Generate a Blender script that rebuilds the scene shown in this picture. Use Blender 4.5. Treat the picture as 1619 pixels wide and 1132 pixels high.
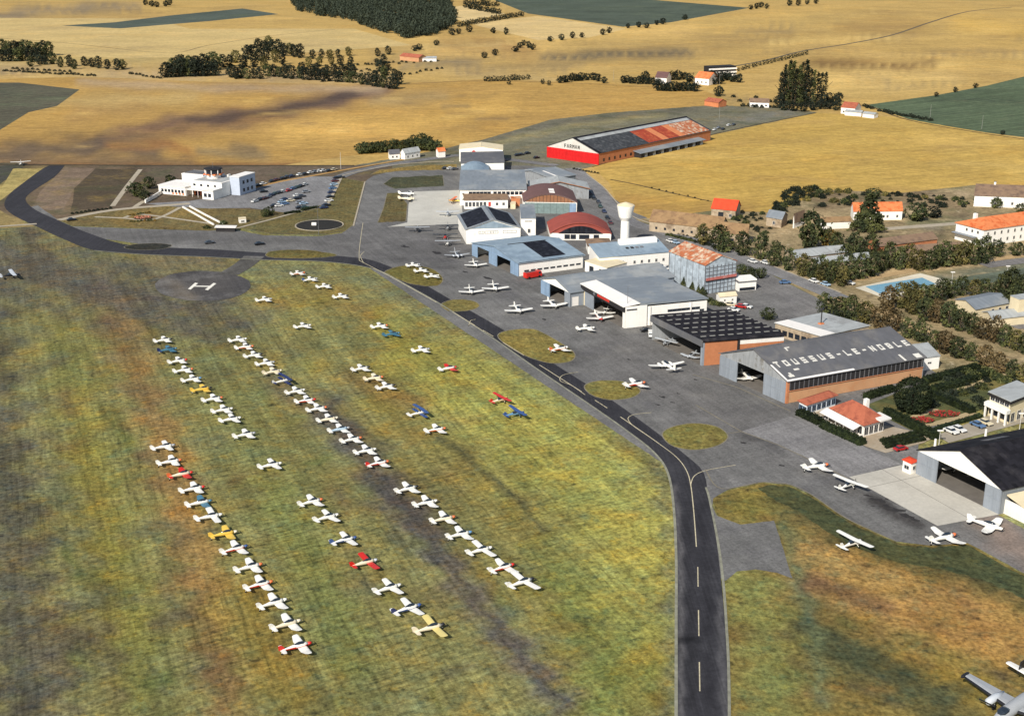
import bpy, bmesh, math, random
import numpy as np
from math import sin, cos, tan, atan, atan2, radians, degrees, hypot, pi, sqrt
from mathutils import Vector, Matrix, geometry, noise as mnoise

for o in list(bpy.data.objects): bpy.data.objects.remove(o)
SC = bpy.context.scene
COL = SC.collection
R = random.Random(11)

# ---------------------------------------------------------------- camera, sky, sun, exposure
CAMH = 120.0
FPX = 2000.0          # focal length in pixels of a 1619 wide picture
PITCH = atan((566 + 110) / FPX)
cam = bpy.data.cameras.new('camera'); camo = bpy.data.objects.new('camera', cam); COL.objects.link(camo)
cam.sensor_width = 36; cam.lens = FPX / 1619 * 36
cam.clip_start = 1; cam.clip_end = 40000
camo.location = (0, 0, CAMH); camo.rotation_euler = (pi / 2 - PITCH, 0, 0)
SC.camera = camo

SUN_EL = radians(37); SH = Vector((0.47, 0.88, 0)).normalized()      # direction in which shadows fall
world = bpy.data.worlds.new('World'); SC.world = world; world.use_nodes = True
nt = world.node_tree
sky = nt.nodes.new('ShaderNodeTexSky'); sky.sky_type = 'NISHITA'; sky.sun_disc = False
sky.sun_elevation = SUN_EL; sky.sun_rotation = atan2(-SH.x, -SH.y)
nt.nodes['Background'].inputs['Strength'].default_value = 0.10
nt.links.new(sky.outputs[0], nt.nodes['Background'].inputs['Color'])
sl = bpy.data.lights.new('sun', 'SUN'); sl.energy = 4.8; sl.angle = radians(0.5); sl.color = (1.0, 0.955, 0.89)
so = bpy.data.objects.new('sun', sl); COL.objects.link(so)
so.rotation_euler = (Vector((SH.x * cos(SUN_EL), SH.y * cos(SUN_EL), -sin(SUN_EL)))).to_track_quat('-Z', 'Y').to_euler()
so.location = (0, 0, 300)
SC.view_settings.view_transform = 'Standard'; SC.view_settings.look = 'None'
SC.view_settings.exposure = 0.06; SC.view_settings.gamma = 1.0; SC.view_settings.use_curve_mapping = False

# ---------------------------------------------------------------- geometry of the place
def P(px, py, z=0.0):
    """place on the level z that was surveyed at photo position (px, py)"""
    dx = (px - 809.5) / FPX; dy = (py - 566) / FPX
    t = (z - CAMH) / (-sin(PITCH) - dy * cos(PITCH))
    return Vector((dx * t, (cos(PITCH) - dy * sin(PITCH)) * t, z))
def PP(pts, z=0.0): return [P(a, b, z) for a, b in pts]

# ---------------------------------------------------------------- materials
def lin(c):
    return tuple(((v / 255) / 12.92 if v / 255 <= .04045 else ((v / 255 + .055) / 1.055) ** 2.4) for v in c)
MATS = {}
def nd(t, typ, **kw):
    n = t.nodes.new(typ)
    for k, v in kw.items(): setattr(n, k, v)
    return n
def mrange(t, src, a, b, c, d):
    n = nd(t, 'ShaderNodeMapRange'); n.inputs[1].default_value = a; n.inputs[2].default_value = b
    n.inputs[3].default_value = c; n.inputs[4].default_value = d
    t.links.new(src, n.inputs[0]); return n.outputs[0]
def mix(t, kind, fac, a, b):
    n = nd(t, 'ShaderNodeMix', data_type='RGBA', blend_type=kind)
    for s, i in ((fac, 0), (a, 6), (b, 7)):
        if isinstance(s, bpy.types.NodeSocket): t.links.new(s, n.inputs[i])
        else: n.inputs[i].default_value = s
    return n.outputs[2]
def mapped(t, src, rot=0.0, scale=(1, 1, 1)):
    n = nd(t, 'ShaderNodeMapping', vector_type='TEXTURE'); n.inputs['Rotation'].default_value = (0, 0, rot)
    n.inputs['Scale'].default_value = scale; t.links.new(src, n.inputs[0]); return n.outputs[0]
def noise(t, vec, scale, detail=5, rough=.6):
    n = nd(t, 'ShaderNodeTexNoise'); n.inputs['Scale'].default_value = scale
    n.inputs['Detail'].default_value = detail; n.inputs['Roughness'].default_value = rough
    t.links.new(vec, n.inputs['Vector']); return n.outputs['Fac']
def rgba(c): return (*lin(c), 1)
def newmat(name):
    m = bpy.data.materials.new(name); m.use_nodes = True
    t = m.node_tree; b = t.nodes['Principled BSDF']; return m, t, b

def mat(name, c, rough=.8, var=.14, scale=.35, spec=.25, c2=None, patch=(.5, .62), pscale=.25, streak=0.0, rand=0.0, metal=0.0, stretch=(1, 1, 1), bump=0.0, panel=None, pamt=.1):
    """weathered paint, metal, render, tile: base colour, blotches, dirt runs, optional second colour in patches"""
    if name in MATS: return MATS[name]
    m, t, b = newmat(name)
    co = nd(t, 'ShaderNodeTexCoord').outputs['Object']
    col = rgba(c)
    if c2:
        f = mrange(t, noise(t, mapped(t, co, 0, stretch), pscale, 6, .65), patch[0], patch[1], 0, 1)
        col = mix(t, 'MIX', f, col, rgba(c2))
    v = mrange(t, noise(t, co, scale, 6, .65), .3, .7, 1 - var, 1 + var)
    g = nd(t, 'ShaderNodeCombineColor'); [t.links.new(v, g.inputs[i]) for i in range(3)]
    col = mix(t, 'MULTIPLY', 1.0, col, g.outputs[0])
    if streak:
        s = mrange(t, noise(t, mapped(t, co, 0, (.5, .5, 6)), 1.2, 4, .6), .45, .75, 1, 1 - streak)
        g = nd(t, 'ShaderNodeCombineColor'); [t.links.new(s, g.inputs[i]) for i in range(3)]
        col = mix(t, 'MULTIPLY', 1.0, col, g.outputs[0])
    if panel:
        sn = nd(t, 'ShaderNodeVectorMath', operation='SNAP'); t.links.new(co, sn.inputs[0]); sn.inputs[1].default_value = panel
        wn = nd(t, 'ShaderNodeTexWhiteNoise', noise_dimensions='3D'); t.links.new(sn.outputs[0], wn.inputs['Vector'])
        s = mrange(t, wn.outputs['Value'], 0, 1, 1 - pamt, 1 + pamt)
        g = nd(t, 'ShaderNodeCombineColor'); [t.links.new(s, g.inputs[i]) for i in range(3)]
        col = mix(t, 'MULTIPLY', 1.0, col, g.outputs[0])
    if rand:
        oi = nd(t, 'ShaderNodeObjectInfo').outputs['Random']
        s = mrange(t, oi, 0, 1, 1 - rand, 1 + rand)
        g = nd(t, 'ShaderNodeCombineColor'); [t.links.new(s, g.inputs[i]) for i in range(3)]
        col = mix(t, 'MULTIPLY', 1.0, col, g.outputs[0])
    t.links.new(col, b.inputs['Base Color']); b.inputs['Roughness'].default_value = rough
    b.inputs['Specular IOR Level'].default_value = spec; b.inputs['Metallic'].default_value = metal
    if bump:
        bn = nd(t, 'ShaderNodeBump'); bn.inputs['Strength'].default_value = bump; bn.inputs['Distance'].default_value = .05
        t.links.new(noise(t, co, 6, 3), bn.inputs['Height']); t.links.new(bn.outputs[0], b.inputs['Normal'])
    MATS[name] = m; return m

def ground_mat(name, hues, hue_scale=.03, hue_amt=.6, fine=.35, fine_scale=.6, streaks=(), mid=.15, big=.12, dashes=(), mods=()):
    """ground whose own colour, plus hill shading on far fields, is stored on the mesh and broken up by turf, mowing and wear"""
    m, t, b = newmat(name)
    co = nd(t, 'ShaderNodeTexCoord').outputs['Object']
    a = nd(t, 'ShaderNodeAttribute', attribute_name='tint').outputs['Color']
    col = a
    off = 0
    for hue in hues:
        (c, lo, hi, amt), hsc = hue[:4], (hue[4] if len(hue) > 4 else hue_scale)
        off += 37.7
        vm = nd(t, 'ShaderNodeVectorMath', operation='ADD'); t.links.new(co, vm.inputs[0]); vm.inputs[1].default_value = (off, off * 1.7, off * .3)
        f = mrange(t, noise(t, vm.outputs[0], hsc, 9, .72), lo, hi, 0, amt)
        col = mix(t, 'MIX', f, col, rgba(c))
    for (c3, lo, hi, amt, hsc) in mods:       # drier, lusher, thinner turf: shifts of the turf's own colour
        off += 41.3
        vm = nd(t, 'ShaderNodeVectorMath', operation='ADD'); t.links.new(co, vm.inputs[0]); vm.inputs[1].default_value = (off, off * 1.3, off * .7)
        f = mrange(t, noise(t, vm.outputs[0], hsc, 7, .7), lo, hi, 0, amt)
        col = mix(t, 'MULTIPLY', f, col, (*c3, 1))
    def mul(col, f):
        g = nd(t, 'ShaderNodeCombineColor'); [t.links.new(f, g.inputs[i]) for i in range(3)]
        return mix(t, 'MULTIPLY', 1.0, col, g.outputs[0])
    col = mul(col, mrange(t, noise(t, co, fine_scale, 6, .8), .36, .64, 1 - fine, 1 + fine))
    col = mul(col, mrange(t, noise(t, co, .12, 5, .6), .3, .7, 1 - mid, 1 + mid))
    col = mul(col, mrange(t, noise(t, co, .012, 3, .5), .3, .7, 1 - big, 1 + big))
    for (ang, along, across, amt) in streaks:
        wv = nd(t, 'ShaderNodeVectorMath', operation='ADD'); t.links.new(co, wv.inputs[0])
        wv.inputs[1].default_value = (ang * 100, ang * 55, 0)
        col = mul(col, mrange(t, noise(t, mapped(t, wv.outputs[0], ang, (along, across, 1)), 1.0, 5, .7), .38, .62, 1 - amt, 1 + amt))
    for (ang, along, across, lo, hi, amt) in dashes:      # rows of cut grass and ruts, in patches
        wv = nd(t, 'ShaderNodeVectorMath', operation='ADD'); t.links.new(co, wv.inputs[0]); wv.inputs[1].default_value = (ang * 313, ang * 171, 5)
        s1 = mrange(t, noise(t, mapped(t, wv.outputs[0], ang, (along, across, 1)), 1.0, 3, .6), lo, hi, 0, 1)
        s2 = mrange(t, noise(t, wv.outputs[0], .022, 3, .5), .44, .62, .1, amt)
        mm = nd(t, 'ShaderNodeMath', operation='MULTIPLY'); t.links.new(s1, mm.inputs[0]); t.links.new(s2, mm.inputs[1])
        col = mul(col, mrange(t, mm.outputs[0], 0, 1, 1, .42))
    t.links.new(col, b.inputs['Base Color']); b.inputs['Roughness'].default_value = .95
    b.inputs['Specular IOR Level'].default_value = .1
    MATS[name] = m; return m

def leaf_mat(name, c, c2, rand=.35):
    m, t, b = newmat(name)
    co = nd(t, 'ShaderNodeTexCoord').outputs['Object']
    f = mrange(t, noise(t, co, .9, 5, .7), .42, .62, 0, 1)
    col = mix(t, 'MIX', f, rgba(c), rgba(c2))
    oi = nd(t, 'ShaderNodeObjectInfo').outputs['Random']
    s = mrange(t, oi, 0, 1, 1 - rand, 1 + rand)
    g = nd(t, 'ShaderNodeCombineColor'); [t.links.new(s, g.inputs[i]) for i in range(3)]
    col = mix(t, 'MULTIPLY', 1.0, col, g.outputs[0])
    t.links.new(col, b.inputs['Base Color']); b.inputs['Roughness'].default_value = .7
    b.inputs['Specular IOR Level'].default_value = .15
    MATS[name] = m; return m

# ---------------------------------------------------------------- object helpers
def tag(o, label=None, cat=None, group=None, kind=None):
    if label: o['label'] = label
    if cat: o['category'] = cat
    if group: o['group'] = group
    if kind: o['kind'] = kind
    return o
def empty(name, loc, rz=0.0, label=None, cat=None, group=None):
    o = bpy.data.objects.new(name, None); COL.objects.link(o); o.location = loc; o.rotation_euler = (0, 0, rz)
    o.empty_display_size = .5
    return tag(o, label, cat, group)
def link(name, me, parent=None, loc=(0, 0, 0), rz=0.0, mats=None):
    o = bpy.data.objects.new(name, me); COL.objects.link(o); o.location = loc; o.rotation_euler = (0, 0, rz)
    if parent is not None: o.parent = parent
    if mats:
        for i, m in enumerate(mats):
            if i < len(o.material_slots):
                o.material_slots[i].link = 'OBJECT'; o.material_slots[i].material = m
    return o
class MB:
    def __init__(s): s.v = []; s.f = []; s.mi = []
    def add(s, vs, fs, m=0):
        b = len(s.v); s.v += [tuple(p) for p in vs]; s.f += [tuple(b + i for i in f) for f in fs]; s.mi += [m] * len(fs); return s
    def hexa(s, p, m=0):      # p: 4 bottom ccw, 4 top ccw
        return s.add(p, [(3, 2, 1, 0), (4, 5, 6, 7), (0, 1, 5, 4), (1, 2, 6, 5), (2, 3, 7, 6), (3, 0, 4, 7)], m)
    def box(s, x0, x1, y0, y1, z0, z1, m=0):
        return s.hexa([(x0, y0, z0), (x1, y0, z0), (x1, y1, z0), (x0, y1, z0), (x0, y0, z1), (x1, y0, z1), (x1, y1, z1), (x0, y1, z1)], m)
    def prismy(s, prof, y0, y1, m=0):   # profile in xz, ccw seen from -y
        n = len(prof)
        vs = [(x, y0, z) for x, z in prof] + [(x, y1, z) for x, z in prof]
        fs = [tuple(range(n)), tuple(range(2 * n - 1, n - 1, -1))] + [(i, i + n, (i + 1) % n + n, (i + 1) % n) for i in range(n)]
        return s.add(vs, fs, m)
    def prismx(s, prof, x0, x1, m=0):   # profile in yz
        n = len(prof)
        vs = [(x0, y, z) for y, z in prof] + [(x1, y, z) for y, z in prof]
        fs = [tuple(range(n - 1, -1, -1)), tuple(range(n, 2 * n))] + [(i, (i + 1) % n, (i + 1) % n + n, i + n) for i in range(n)]
        return s.add(vs, fs, m)
    def prismz(s, pts, z0, z1, m=0):
        n = len(pts)
        vs = [(p[0], p[1], z0) for p in pts] + [(p[0], p[1], z1) for p in pts]
        fs = [tuple(range(n - 1, -1, -1)), tuple(range(n, 2 * n))] + [(i, (i + 1) % n, (i + 1) % n + n, i + n) for i in range(n)]
        return s.add(vs, fs, m)
    def cyl(s, x, y, z0, z1, r0, r1=None, n=10, m=0):
        r1 = r0 if r1 is None else r1
        return s.loft([[(x + r * cos(2 * pi * i / n), y + r * sin(2 * pi * i / n), z) for i in range(n)] for r, z in ((r0, z0), (r1, z1))], m)
    def tube(s, p, q, r, n=6, m=0):
        p = Vector(p); q = Vector(q); d = (q - p).normalized(); a = d.orthogonal().normalized(); b = d.cross(a)
        return s.loft([[c + a * r * cos(2 * pi * i / n) + b * r * sin(2 * pi * i / n) for i in range(n)] for c in (p, q)], m)
    def loft(s, rings, m=0, cap=True):
        n = len(rings[0]); vs = [p for r in rings for p in r]; fs = []
        for j in range(len(rings) - 1):
            for i in range(n):
                fs.append((j * n + i, j * n + (i + 1) % n, (j + 1) * n + (i + 1) % n, (j + 1) * n + i))
        if cap: fs += [tuple(range(n - 1, -1, -1)), tuple(range((len(rings) - 1) * n, len(rings) * n))]
        return s.add(vs, fs, m)
    def mesh(s, name, mats, k=0.0, smooth=False):
        me = bpy.data.meshes.new(name)
        me.from_pydata([(x + k * y, y, z) for x, y, z in s.v] if k else s.v, [], s.f)
        for m in (mats if isinstance(mats, (list, tuple)) else [mats]): me.materials.append(m)
        for p, i in zip(me.polygons, s.mi): p.material_index = i; p.use_smooth = smooth
        me.update(); return me
    def build(s, name, mats, parent=None, k=0.0, loc=(0, 0, 0), rz=0.0, smooth=False):
        if parent is not None and k == 0.0: k = SK.get(parent.name, 0.0)
        return link(name, s.mesh(name, mats, k, smooth), parent, loc, rz)
SK = {}      # small out-of-square of some buildings

def copy_tree(o, parent=None):
    c = o.copy(); COL.objects.link(c)
    if parent is not None: c.parent = parent
    for ch in list(KIDS.get(o.name, [])) or [x for x in o.children]: copy_tree(ch, c)
    return c
KIDS = {}
ORD = ['first', 'second', 'third', 'fourth', 'fifth', 'sixth', 'seventh', 'eighth', 'ninth', 'tenth', 'eleventh', 'twelfth', 'thirteenth', 'fourteenth', 'fifteenth', 'sixteenth', 'seventeenth', 'eighteenth', 'nineteenth', 'twentieth']
def ordw(i):
    if i < 20: return ORD[i]
    return ['twenty', 'thirty', 'forty', 'fifty'][(i + 1) // 10 - 2] + '-' + ORD[i % 10] if (i + 1) % 10 else ['twentieth', 'thirtieth', 'fortieth', 'fiftieth'][(i + 1) // 10 - 2]
# ================================================================ GROUND
AX = atan2(*(lambda v: (v.y, v.x))(P(497, 1015) - P(441, 1032)))       # heading of the parked aircraft
RX = atan2(*(lambda v: (v.y, v.x))(P(468, 1024) - P(258, 538)))        # direction of the parking rows

BLOBS = {}
def blob(tagname, pts, hw, c, s=.8, asp=1.0): BLOBS.setdefault(tagname, []).append((np.array(pts, float), hw, np.array(lin(c)), s, asp))
def tint(tagname, xy, base):
    xy = np.array(xy, float); c = np.tile(np.array(lin(base)), (len(xy), 1))
    x0 = xy[:, 0]; y0 = xy[:, 1]
    for pts, hw, bc, s, asp in BLOBS.get(tagname, []):
        wob = hw * .35
        x = x0 + wob * (np.sin(x0 / 23 + y0 / 9) + .6 * np.sin(x0 / 9 - y0 / 5 + 2))
        y = y0 + wob * .5 * (np.sin(x0 / 19 - y0 / 7 + 1) + .5 * np.sin(x0 / 7 + y0 / 4))
        d = np.full(len(xy), 1e9)
        if len(pts) == 1: d = np.hypot(x - pts[0][0], (y - pts[0][1]) * asp)
        for (ax, ay), (bx, by) in zip(pts[:-1], pts[1:]):
            ux, uy = bx - ax, (by - ay) * asp; L = ux * ux + uy * uy + 1e-9
            t = np.clip(((x - ax) * ux + (y - ay) * asp * uy) / L, 0, 1)
            d = np.minimum(d, np.hypot(x - ax - t * ux, (y - ay) * asp - t * uy))
        w = (s * np.exp(-(d / hw) ** 2))[:, None]
        c = c * (1 - w) + bc * w
    return c
def catmull(pts, n=6, closed=False):
    out = []; N = len(pts)
    for i in range(N if closed else N - 1):
        p = [pts[(i + j) % N] if closed else pts[min(max(i + j, 0), N - 1)] for j in (-1, 0, 1, 2)]
        for k in range(n):
            t = k / n
            out.append(tuple(.5 * (2 * p[1][a] + (p[2][a] - p[0][a]) * t + (2 * p[0][a] - 5 * p[1][a] + 4 * p[2][a] - p[3][a]) * t * t + (3 * p[1][a] - p[0][a] - 3 * p[2][a] + p[3][a]) * t ** 3) for a in range(2)))
    if not closed: out.append(tuple(pts[-1]))
    return out
def inpoly(x, y, poly):
    inside = np.zeros(len(x), bool); n = len(poly)
    for i in range(n):
        (x1, y1), (x2, y2) = poly[i], poly[(i + 1) % n]
        if y1 == y2: continue
        inside ^= ((y1 > y) != (y2 > y)) & (x < (x2 - x1) * (y - y1) / (y2 - y1) + x1)
    return inside
def sheet(name, poly, z, material, base, step=8, smooth=False, rough_edge=0.0, tagname=None, kind='structure', stepy=None):
    """a piece of ground: outline surveyed as photo positions, triangulated, laid at level z"""
    if smooth: poly = catmull(poly, 6, True)
    if rough_edge:
        q = []
        for (a, b) in zip(poly, poly[1:] + poly[:1]):
            n = max(1, int(hypot(a[0] - b[0], a[1] - b[1]) / 7))
            q += [(a[0] + (b[0] - a[0]) * i / n + R.uniform(-1, 1) * rough_edge, a[1] + (b[1] - a[1]) * i / n + R.uniform(-.6, .6) * rough_edge) for i in range(n)]
        poly = q
    N = len(poly); xs = [p[0] for p in poly]; ys = [p[1] for p in poly]
    stepy = stepy or step * .6
    pts = [Vector(p) for p in poly]
    if step:
        gx, gy = np.meshgrid(np.arange(min(xs) + step / 2, max(xs), step), np.arange(min(ys) + stepy / 2, max(ys), stepy))
        gx = gx.ravel() + .23 * step * np.sin(gy.ravel() * 1.7); gy = gy.ravel()
        k = inpoly(gx, gy, poly)
        pts += [Vector((a, b)) for a, b in zip(gx[k], gy[k])]
    vs, es, fs, *_ = geometry.delaunay_2d_cdt(pts, [(i, (i + 1) % N) for i in range(N)], [], 1, 1e-4)
    me = bpy.data.meshes.new(name)
    W = [P(v.x, v.y, z) for v in vs]
    me.from_pydata(W, [], [tuple(f) if (W[f[1]] - W[f[0]]).cross(W[f[2]] - W[f[0]]).z > 0 else tuple(reversed(f)) for f in fs])
    at = me.attributes.new('tint', 'FLOAT_COLOR', 'POINT')
    c = tint(tagname or name, [(v.x, v.y) for v in vs], base)
    at.data.foreach_set('color', np.concatenate([c, np.ones((len(vs), 1))], 1).astype(np.float32).ravel())
    me.materials.append(material)
    o = link(name, me); o['kind'] = kind; return o
RC_ = [0]
def ribbon(name, pts, width, z, material, base=None, smooth=True, kind='structure', thick=0.0):
    """a road, path or painted line of constant width in metres"""
    RC_[0] += 1; z += (RC_[0] % 16) * .0009
    if smooth and len(pts) > 2: pts = catmull(pts, 6)
    W = [P(a, b, z) for a, b in pts]; mb = MB(); L = []
    for i, p in enumerate(W):
        d = (W[min(i + 1, len(W) - 1)] - W[max(i - 1, 0)]); d.z = 0; d.normalize()
        n = Vector((-d.y, d.x, 0)) * width / 2; L.append((p + n, p - n))
    for (a, b), (c, d) in zip(L[:-1], L[1:]):
        if thick:
            t = Vector((0, 0, thick)); mb.hexa([b, d, c, a, b + t, d + t, c + t, a + t])
        else: mb.add([b, d, c, a], [(0, 1, 2, 3)])
    me = mb.mesh(name, material)
    if base is not None:
        at = me.attributes.new('tint', 'FLOAT_COLOR', 'POINT'); c = (*lin(base), 1)
        at.data.foreach_set('color', np.tile(np.array(c, np.float32), len(me.vertices)))
    o = link(name, me); o['kind'] = kind; return o

G_STRAW = ground_mat('straw_field', [], fine=.2, fine_scale=.35, mid=.12, big=.10, streaks=[(.45, 90, 3.0, .11), (-.2, 90, 6, .07)], mods=[((.76, .76, .86), .50, .68, .7, .009), ((1.16, 1.15, 1.2), .5, .72, .7, .011), ((.74, .72, .78), .56, .74, .7, .05), ((1.12, 1.02, .84), .52, .7, .6, .02)])
G_GRASS = ground_mat('airfield_turf', [], fine=.5, fine_scale=.8, mid=.16, big=.1, streaks=[(AX + .02, 9, 1.1, .13), (RX, 34, 1.2, .13), (RX + .05, 110, 5, .17)], dashes=[(AX - .02, 6, .9, .52, .62, .6), (RX - .03, 16, .9, .53, .64, .5)], mods=[((1.36, 1.07, .76), .50, .68, .75, .09), ((.80, .96, 1.2), .48, .66, .75, .08), ((.70, .62, .78), .52, .68, .7, .06), ((1.5, 1.2, .7), .55, .70, .8, .32), ((.68, .84, 1.12), .53, .68, .8, .26), ((.32, .34, .46), .56, .68, .8, .36), ((1.35, 1.3, 1.25), .58, .72, .7, .5)])
G_TURF = ground_mat('infield_turf', [], fine=.5, fine_scale=.8, mid=.18, big=.1, streaks=[(radians(-28), 18, 1.4, .13), (radians(-84), 40, 1.2, .10)], mods=[((1.2, 1.04, .84), .50, .68, .75, .09), ((.80, .94, 1.05), .48, .66, .75, .08), ((.70, .62, .78), .52, .68, .7, .06), ((1.34, 1.16, .84), .55, .70, .8, .32), ((.62, .86, 1.12), .53, .68, .8, .26), ((.32, .34, .46), .56, .68, .8, .36), ((1.35, 1.3, 1.25), .58, .72, .7, .5)])
G_ROUGH = ground_mat('rough_grass', [((150, 125, 70), .52, .70, .55), ((72, 78, 52), .50, .66, .6)], hue_scale=.04, fine=.3, fine_scale=.5, mid=.2)
G_CROP = ground_mat('green_crop', [((66, 74, 60), .48, .68, .6), ((106, 114, 84), .52, .70, .5, .012), ((112, 110, 84), .58, .7, .5, .08)], hue_scale=.02, fine=.26, fine_scale=.35, mid=.14, big=.12, streaks=[(.6, 90, 3.5, .22)])
G_ASPH = ground_mat('asphalt', [((138, 135, 130), .50, .70, .6, .04), ((92, 90, 91), .52, .68, .55, .06), ((66, 64, 64), .62, .74, .6, .22)], fine=.26, fine_scale=1.6, mid=.15, streaks=[(RX, 40, 1.6, .1), (AX, 24, 1.2, .06)], dashes=[(.3, 1.4, .7, .66, .70, .8)])
G_TAXI = ground_mat('worn_tarmac', [((74, 73, 75), .5, .72, .5)], hue_scale=.06, fine=.2, fine_scale=1.1, mid=.1, streaks=[(radians(-89), 60, .5, .16)])
G_CONC = ground_mat('concrete_pad', [((160, 154, 142), .52, .72, .5), ((198, 192, 178), .52, .72, .5)], hue_scale=.08, fine=.08, fine_scale=1.2, mid=.08)
G_EARTH = ground_mat('dry_earth', [((192, 170, 130), .52, .68, .6, .07), ((98, 98, 66), .50, .66, .7, .05), ((84, 74, 58), .54, .68, .7, .12), ((206, 190, 156), .60, .70, .7, .16)], fine=.34, fine_scale=.6, mid=.16)

base_me = MB(); S_ = 20000.0
base_me.add([(-S_, -3000, -.08), (S_, -3000, -.08), (S_, 2 * S_, -.08), (-S_, 2 * S_, -.08)], [(0, 1, 2, 3)])
bm_ = base_me.mesh('ground', mat('plain_straw', (196, 164, 96), .95, .12, .01, .1)); link('ground', bm_)['kind'] = 'structure'

# ---- far fields -------------------------------------------------
B = 'far_fields'  # patches mix field colours with painted light and shade of rolling hills
blob(B, [(0, 25), (60, 18), (200, 10)], 16, (120, 110, 95), .75, 2)
blob(B, [(0, 62), (120, 70), (260, 78)], 5, (140, 125, 85), .6, 2)
blob(B, [(640, 82), (760, 78), (900, 62), (1100, 40)], 14, (215, 178, 105), .7)
blob(B, [(880, 90), (1000, 84), (1080, 80)], 10, (120, 105, 75), .6)
blob(B, [(700, 70), (780, 72), (840, 85)], 14, (165, 130, 78), .8)
blob(B, [(1080, 88), (1150, 72), (1250, 58)], 9, (150, 125, 80), .6)
blob(B, [(1330, 45), (1450, 40)], 12, (160, 128, 75), .6)
blob(B, [(1290, 98), (1440, 108)], 7, (140, 108, 62), .85)
blob(B, [(1300, 130), (1500, 120)], 22, (218, 184, 112), .6)
blob(B, [(1520, 40), (1619, 50)], 16, (205, 166, 84), .6)
blob(B, [(0, 110), (200, 118), (420, 122), (620, 125)], 10, (170, 150, 120), .55)
blob(B, [(640, 100), (760, 118), (900, 128)], 8, (185, 160, 110), .5)
for i in range(70):
    x = R.uniform(-100, 1700); y = R.uniform(20, 170); k_ = R.uniform(40, 200)
    blob(B, [(x, y), (x + k_, y + R.uniform(-8, 4))], R.uniform(2, 9), R.choice([(216, 184, 112), (150, 126, 82), (170, 140, 84), (204, 166, 92), (128, 112, 84)]), R.uniform(.25, .6), 1.6)
blob(B, [(0, 95), (150, 88), (300, 92), (420, 88)], 14, (178, 160, 108), .7, 1.5)
blob(B, [(0, 45), (250, 60), (420, 62)], 8, (186, 168, 112), .6, 1.5)
blob(B, [(860, 92), (1000, 86), (1090, 84)], 8, (96, 88, 74), .8, 1.3)
blob(B, [(900, 60), (1050, 72), (1160, 60)], 9, (176, 146, 88), .7, 1.3)
blob(B, [(1050, 30), (1200, 40), (1330, 30)], 10, (186, 156, 92), .6, 1.3)
blob(B, [(1270, 100), (1400, 104), (1480, 102)], 7, (124, 98, 60), .8, 1.3)
blob(B, [(640, 108), (700, 98), (760, 102)], 5, (128, 116, 92), .6)
sheet('far_fields', [(-1400, -55), (3400, -55), (3400, 420), (-1400, 420)], 0.0, G_STRAW, (186, 154, 90), 16, stepy=6)
sheet('stubble_field', [(-300, 28), (240, 30), (300, 46), (560, 46), (650, 72), (400, 90), (200, 92), (-300, 80)], .02, G_STRAW, (196, 170, 112), 14, stepy=5)
ribbon('farm_track', [(0, 61), (100, 68), (262, 84), (330, 72), (430, 57), (530, 47)], 2.2, .05, mat('track_earth', (130, 108, 70), .95))
sheet('crop_field', [(97, 41), (190, 45.5), (330, 34), (441, 23), (383, 14), (270, 25), (180, 36)], .04, G_CROP, (84, 92, 82), 14, stepy=4)
sheet('crop_field', [(775, -2), (835, 22), (985, 43), (1060, 36), (1185, 13), (1100, 6), (980, -4)], .04, G_CROP, (82, 90, 76), 14, stepy=4)
sheet('crop_field', [(-200, 132), (30, 131), (126, 142), (90, 168), (45, 178), (-10, 212), (-200, 250)], .06, G_CROP, (90, 86, 70), 12, stepy=4)
sheet('crop_field', [(1372, 166), (1480, 151), (1560, 136), (1650, 114), (1900, 80), (1900, 260), (1650, 221), (1560, 210), (1440, 190)], .06, G_CROP, (88, 100, 74), 12, stepy=4)
sheet('stubble_field', [(738, 37), (850, 26), (992, 46), (930, 60), (850, 64), (800, 52)], .03, G_STRAW, (206, 178, 120), 12, stepy=4)
sheet('stubble_field', [(705, 14), (728, 10), (800, 22), (735, 35), (716, 30)], .03, G_STRAW, (208, 182, 128), 12, stepy=4)
B = 'middle_field'
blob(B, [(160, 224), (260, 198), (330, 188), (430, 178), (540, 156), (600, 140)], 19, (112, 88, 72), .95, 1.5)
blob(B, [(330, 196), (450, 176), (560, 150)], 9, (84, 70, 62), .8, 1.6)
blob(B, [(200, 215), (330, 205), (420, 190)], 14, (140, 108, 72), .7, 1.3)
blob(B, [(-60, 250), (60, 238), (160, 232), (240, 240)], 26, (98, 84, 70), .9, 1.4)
blob(B, [(0, 262), (560, 262)], 5, (120, 78, 55), .7)
blob(B, [(130, 130), (330, 140), (600, 140)], 7, (172, 150, 118), .7)
blob(B, [(230, 165), (120, 180)], 16, (165, 132, 82), .6)
blob(B, [(590, 160), (700, 152)], 10, (160, 138, 95), .6)
blob(B, [(320, 240), (420, 246)], 8, (120, 110, 88), .6)
blob(B, [(450, 215), (640, 200), (800, 165)], 16, (205, 164, 88), .7)
blob(B, [(0, 255), (300, 255)], 7, (110, 92, 74), .6)
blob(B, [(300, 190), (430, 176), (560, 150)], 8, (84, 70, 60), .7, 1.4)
blob(B, [(700, 170), (740, 168)], 5, (140, 118, 80), .7, 1.4)
blob(B, [(60, 160), (180, 158), (300, 155)], 14, (176, 150, 96), .7, 1.3)
blob(B, [(180, 232), (260, 228), (300, 240)], 10, (150, 104, 60), .7, 1.3)
blob(B, [(370, 232), (400, 238)], 9, (116, 100, 74), .7, 1.3)
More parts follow.
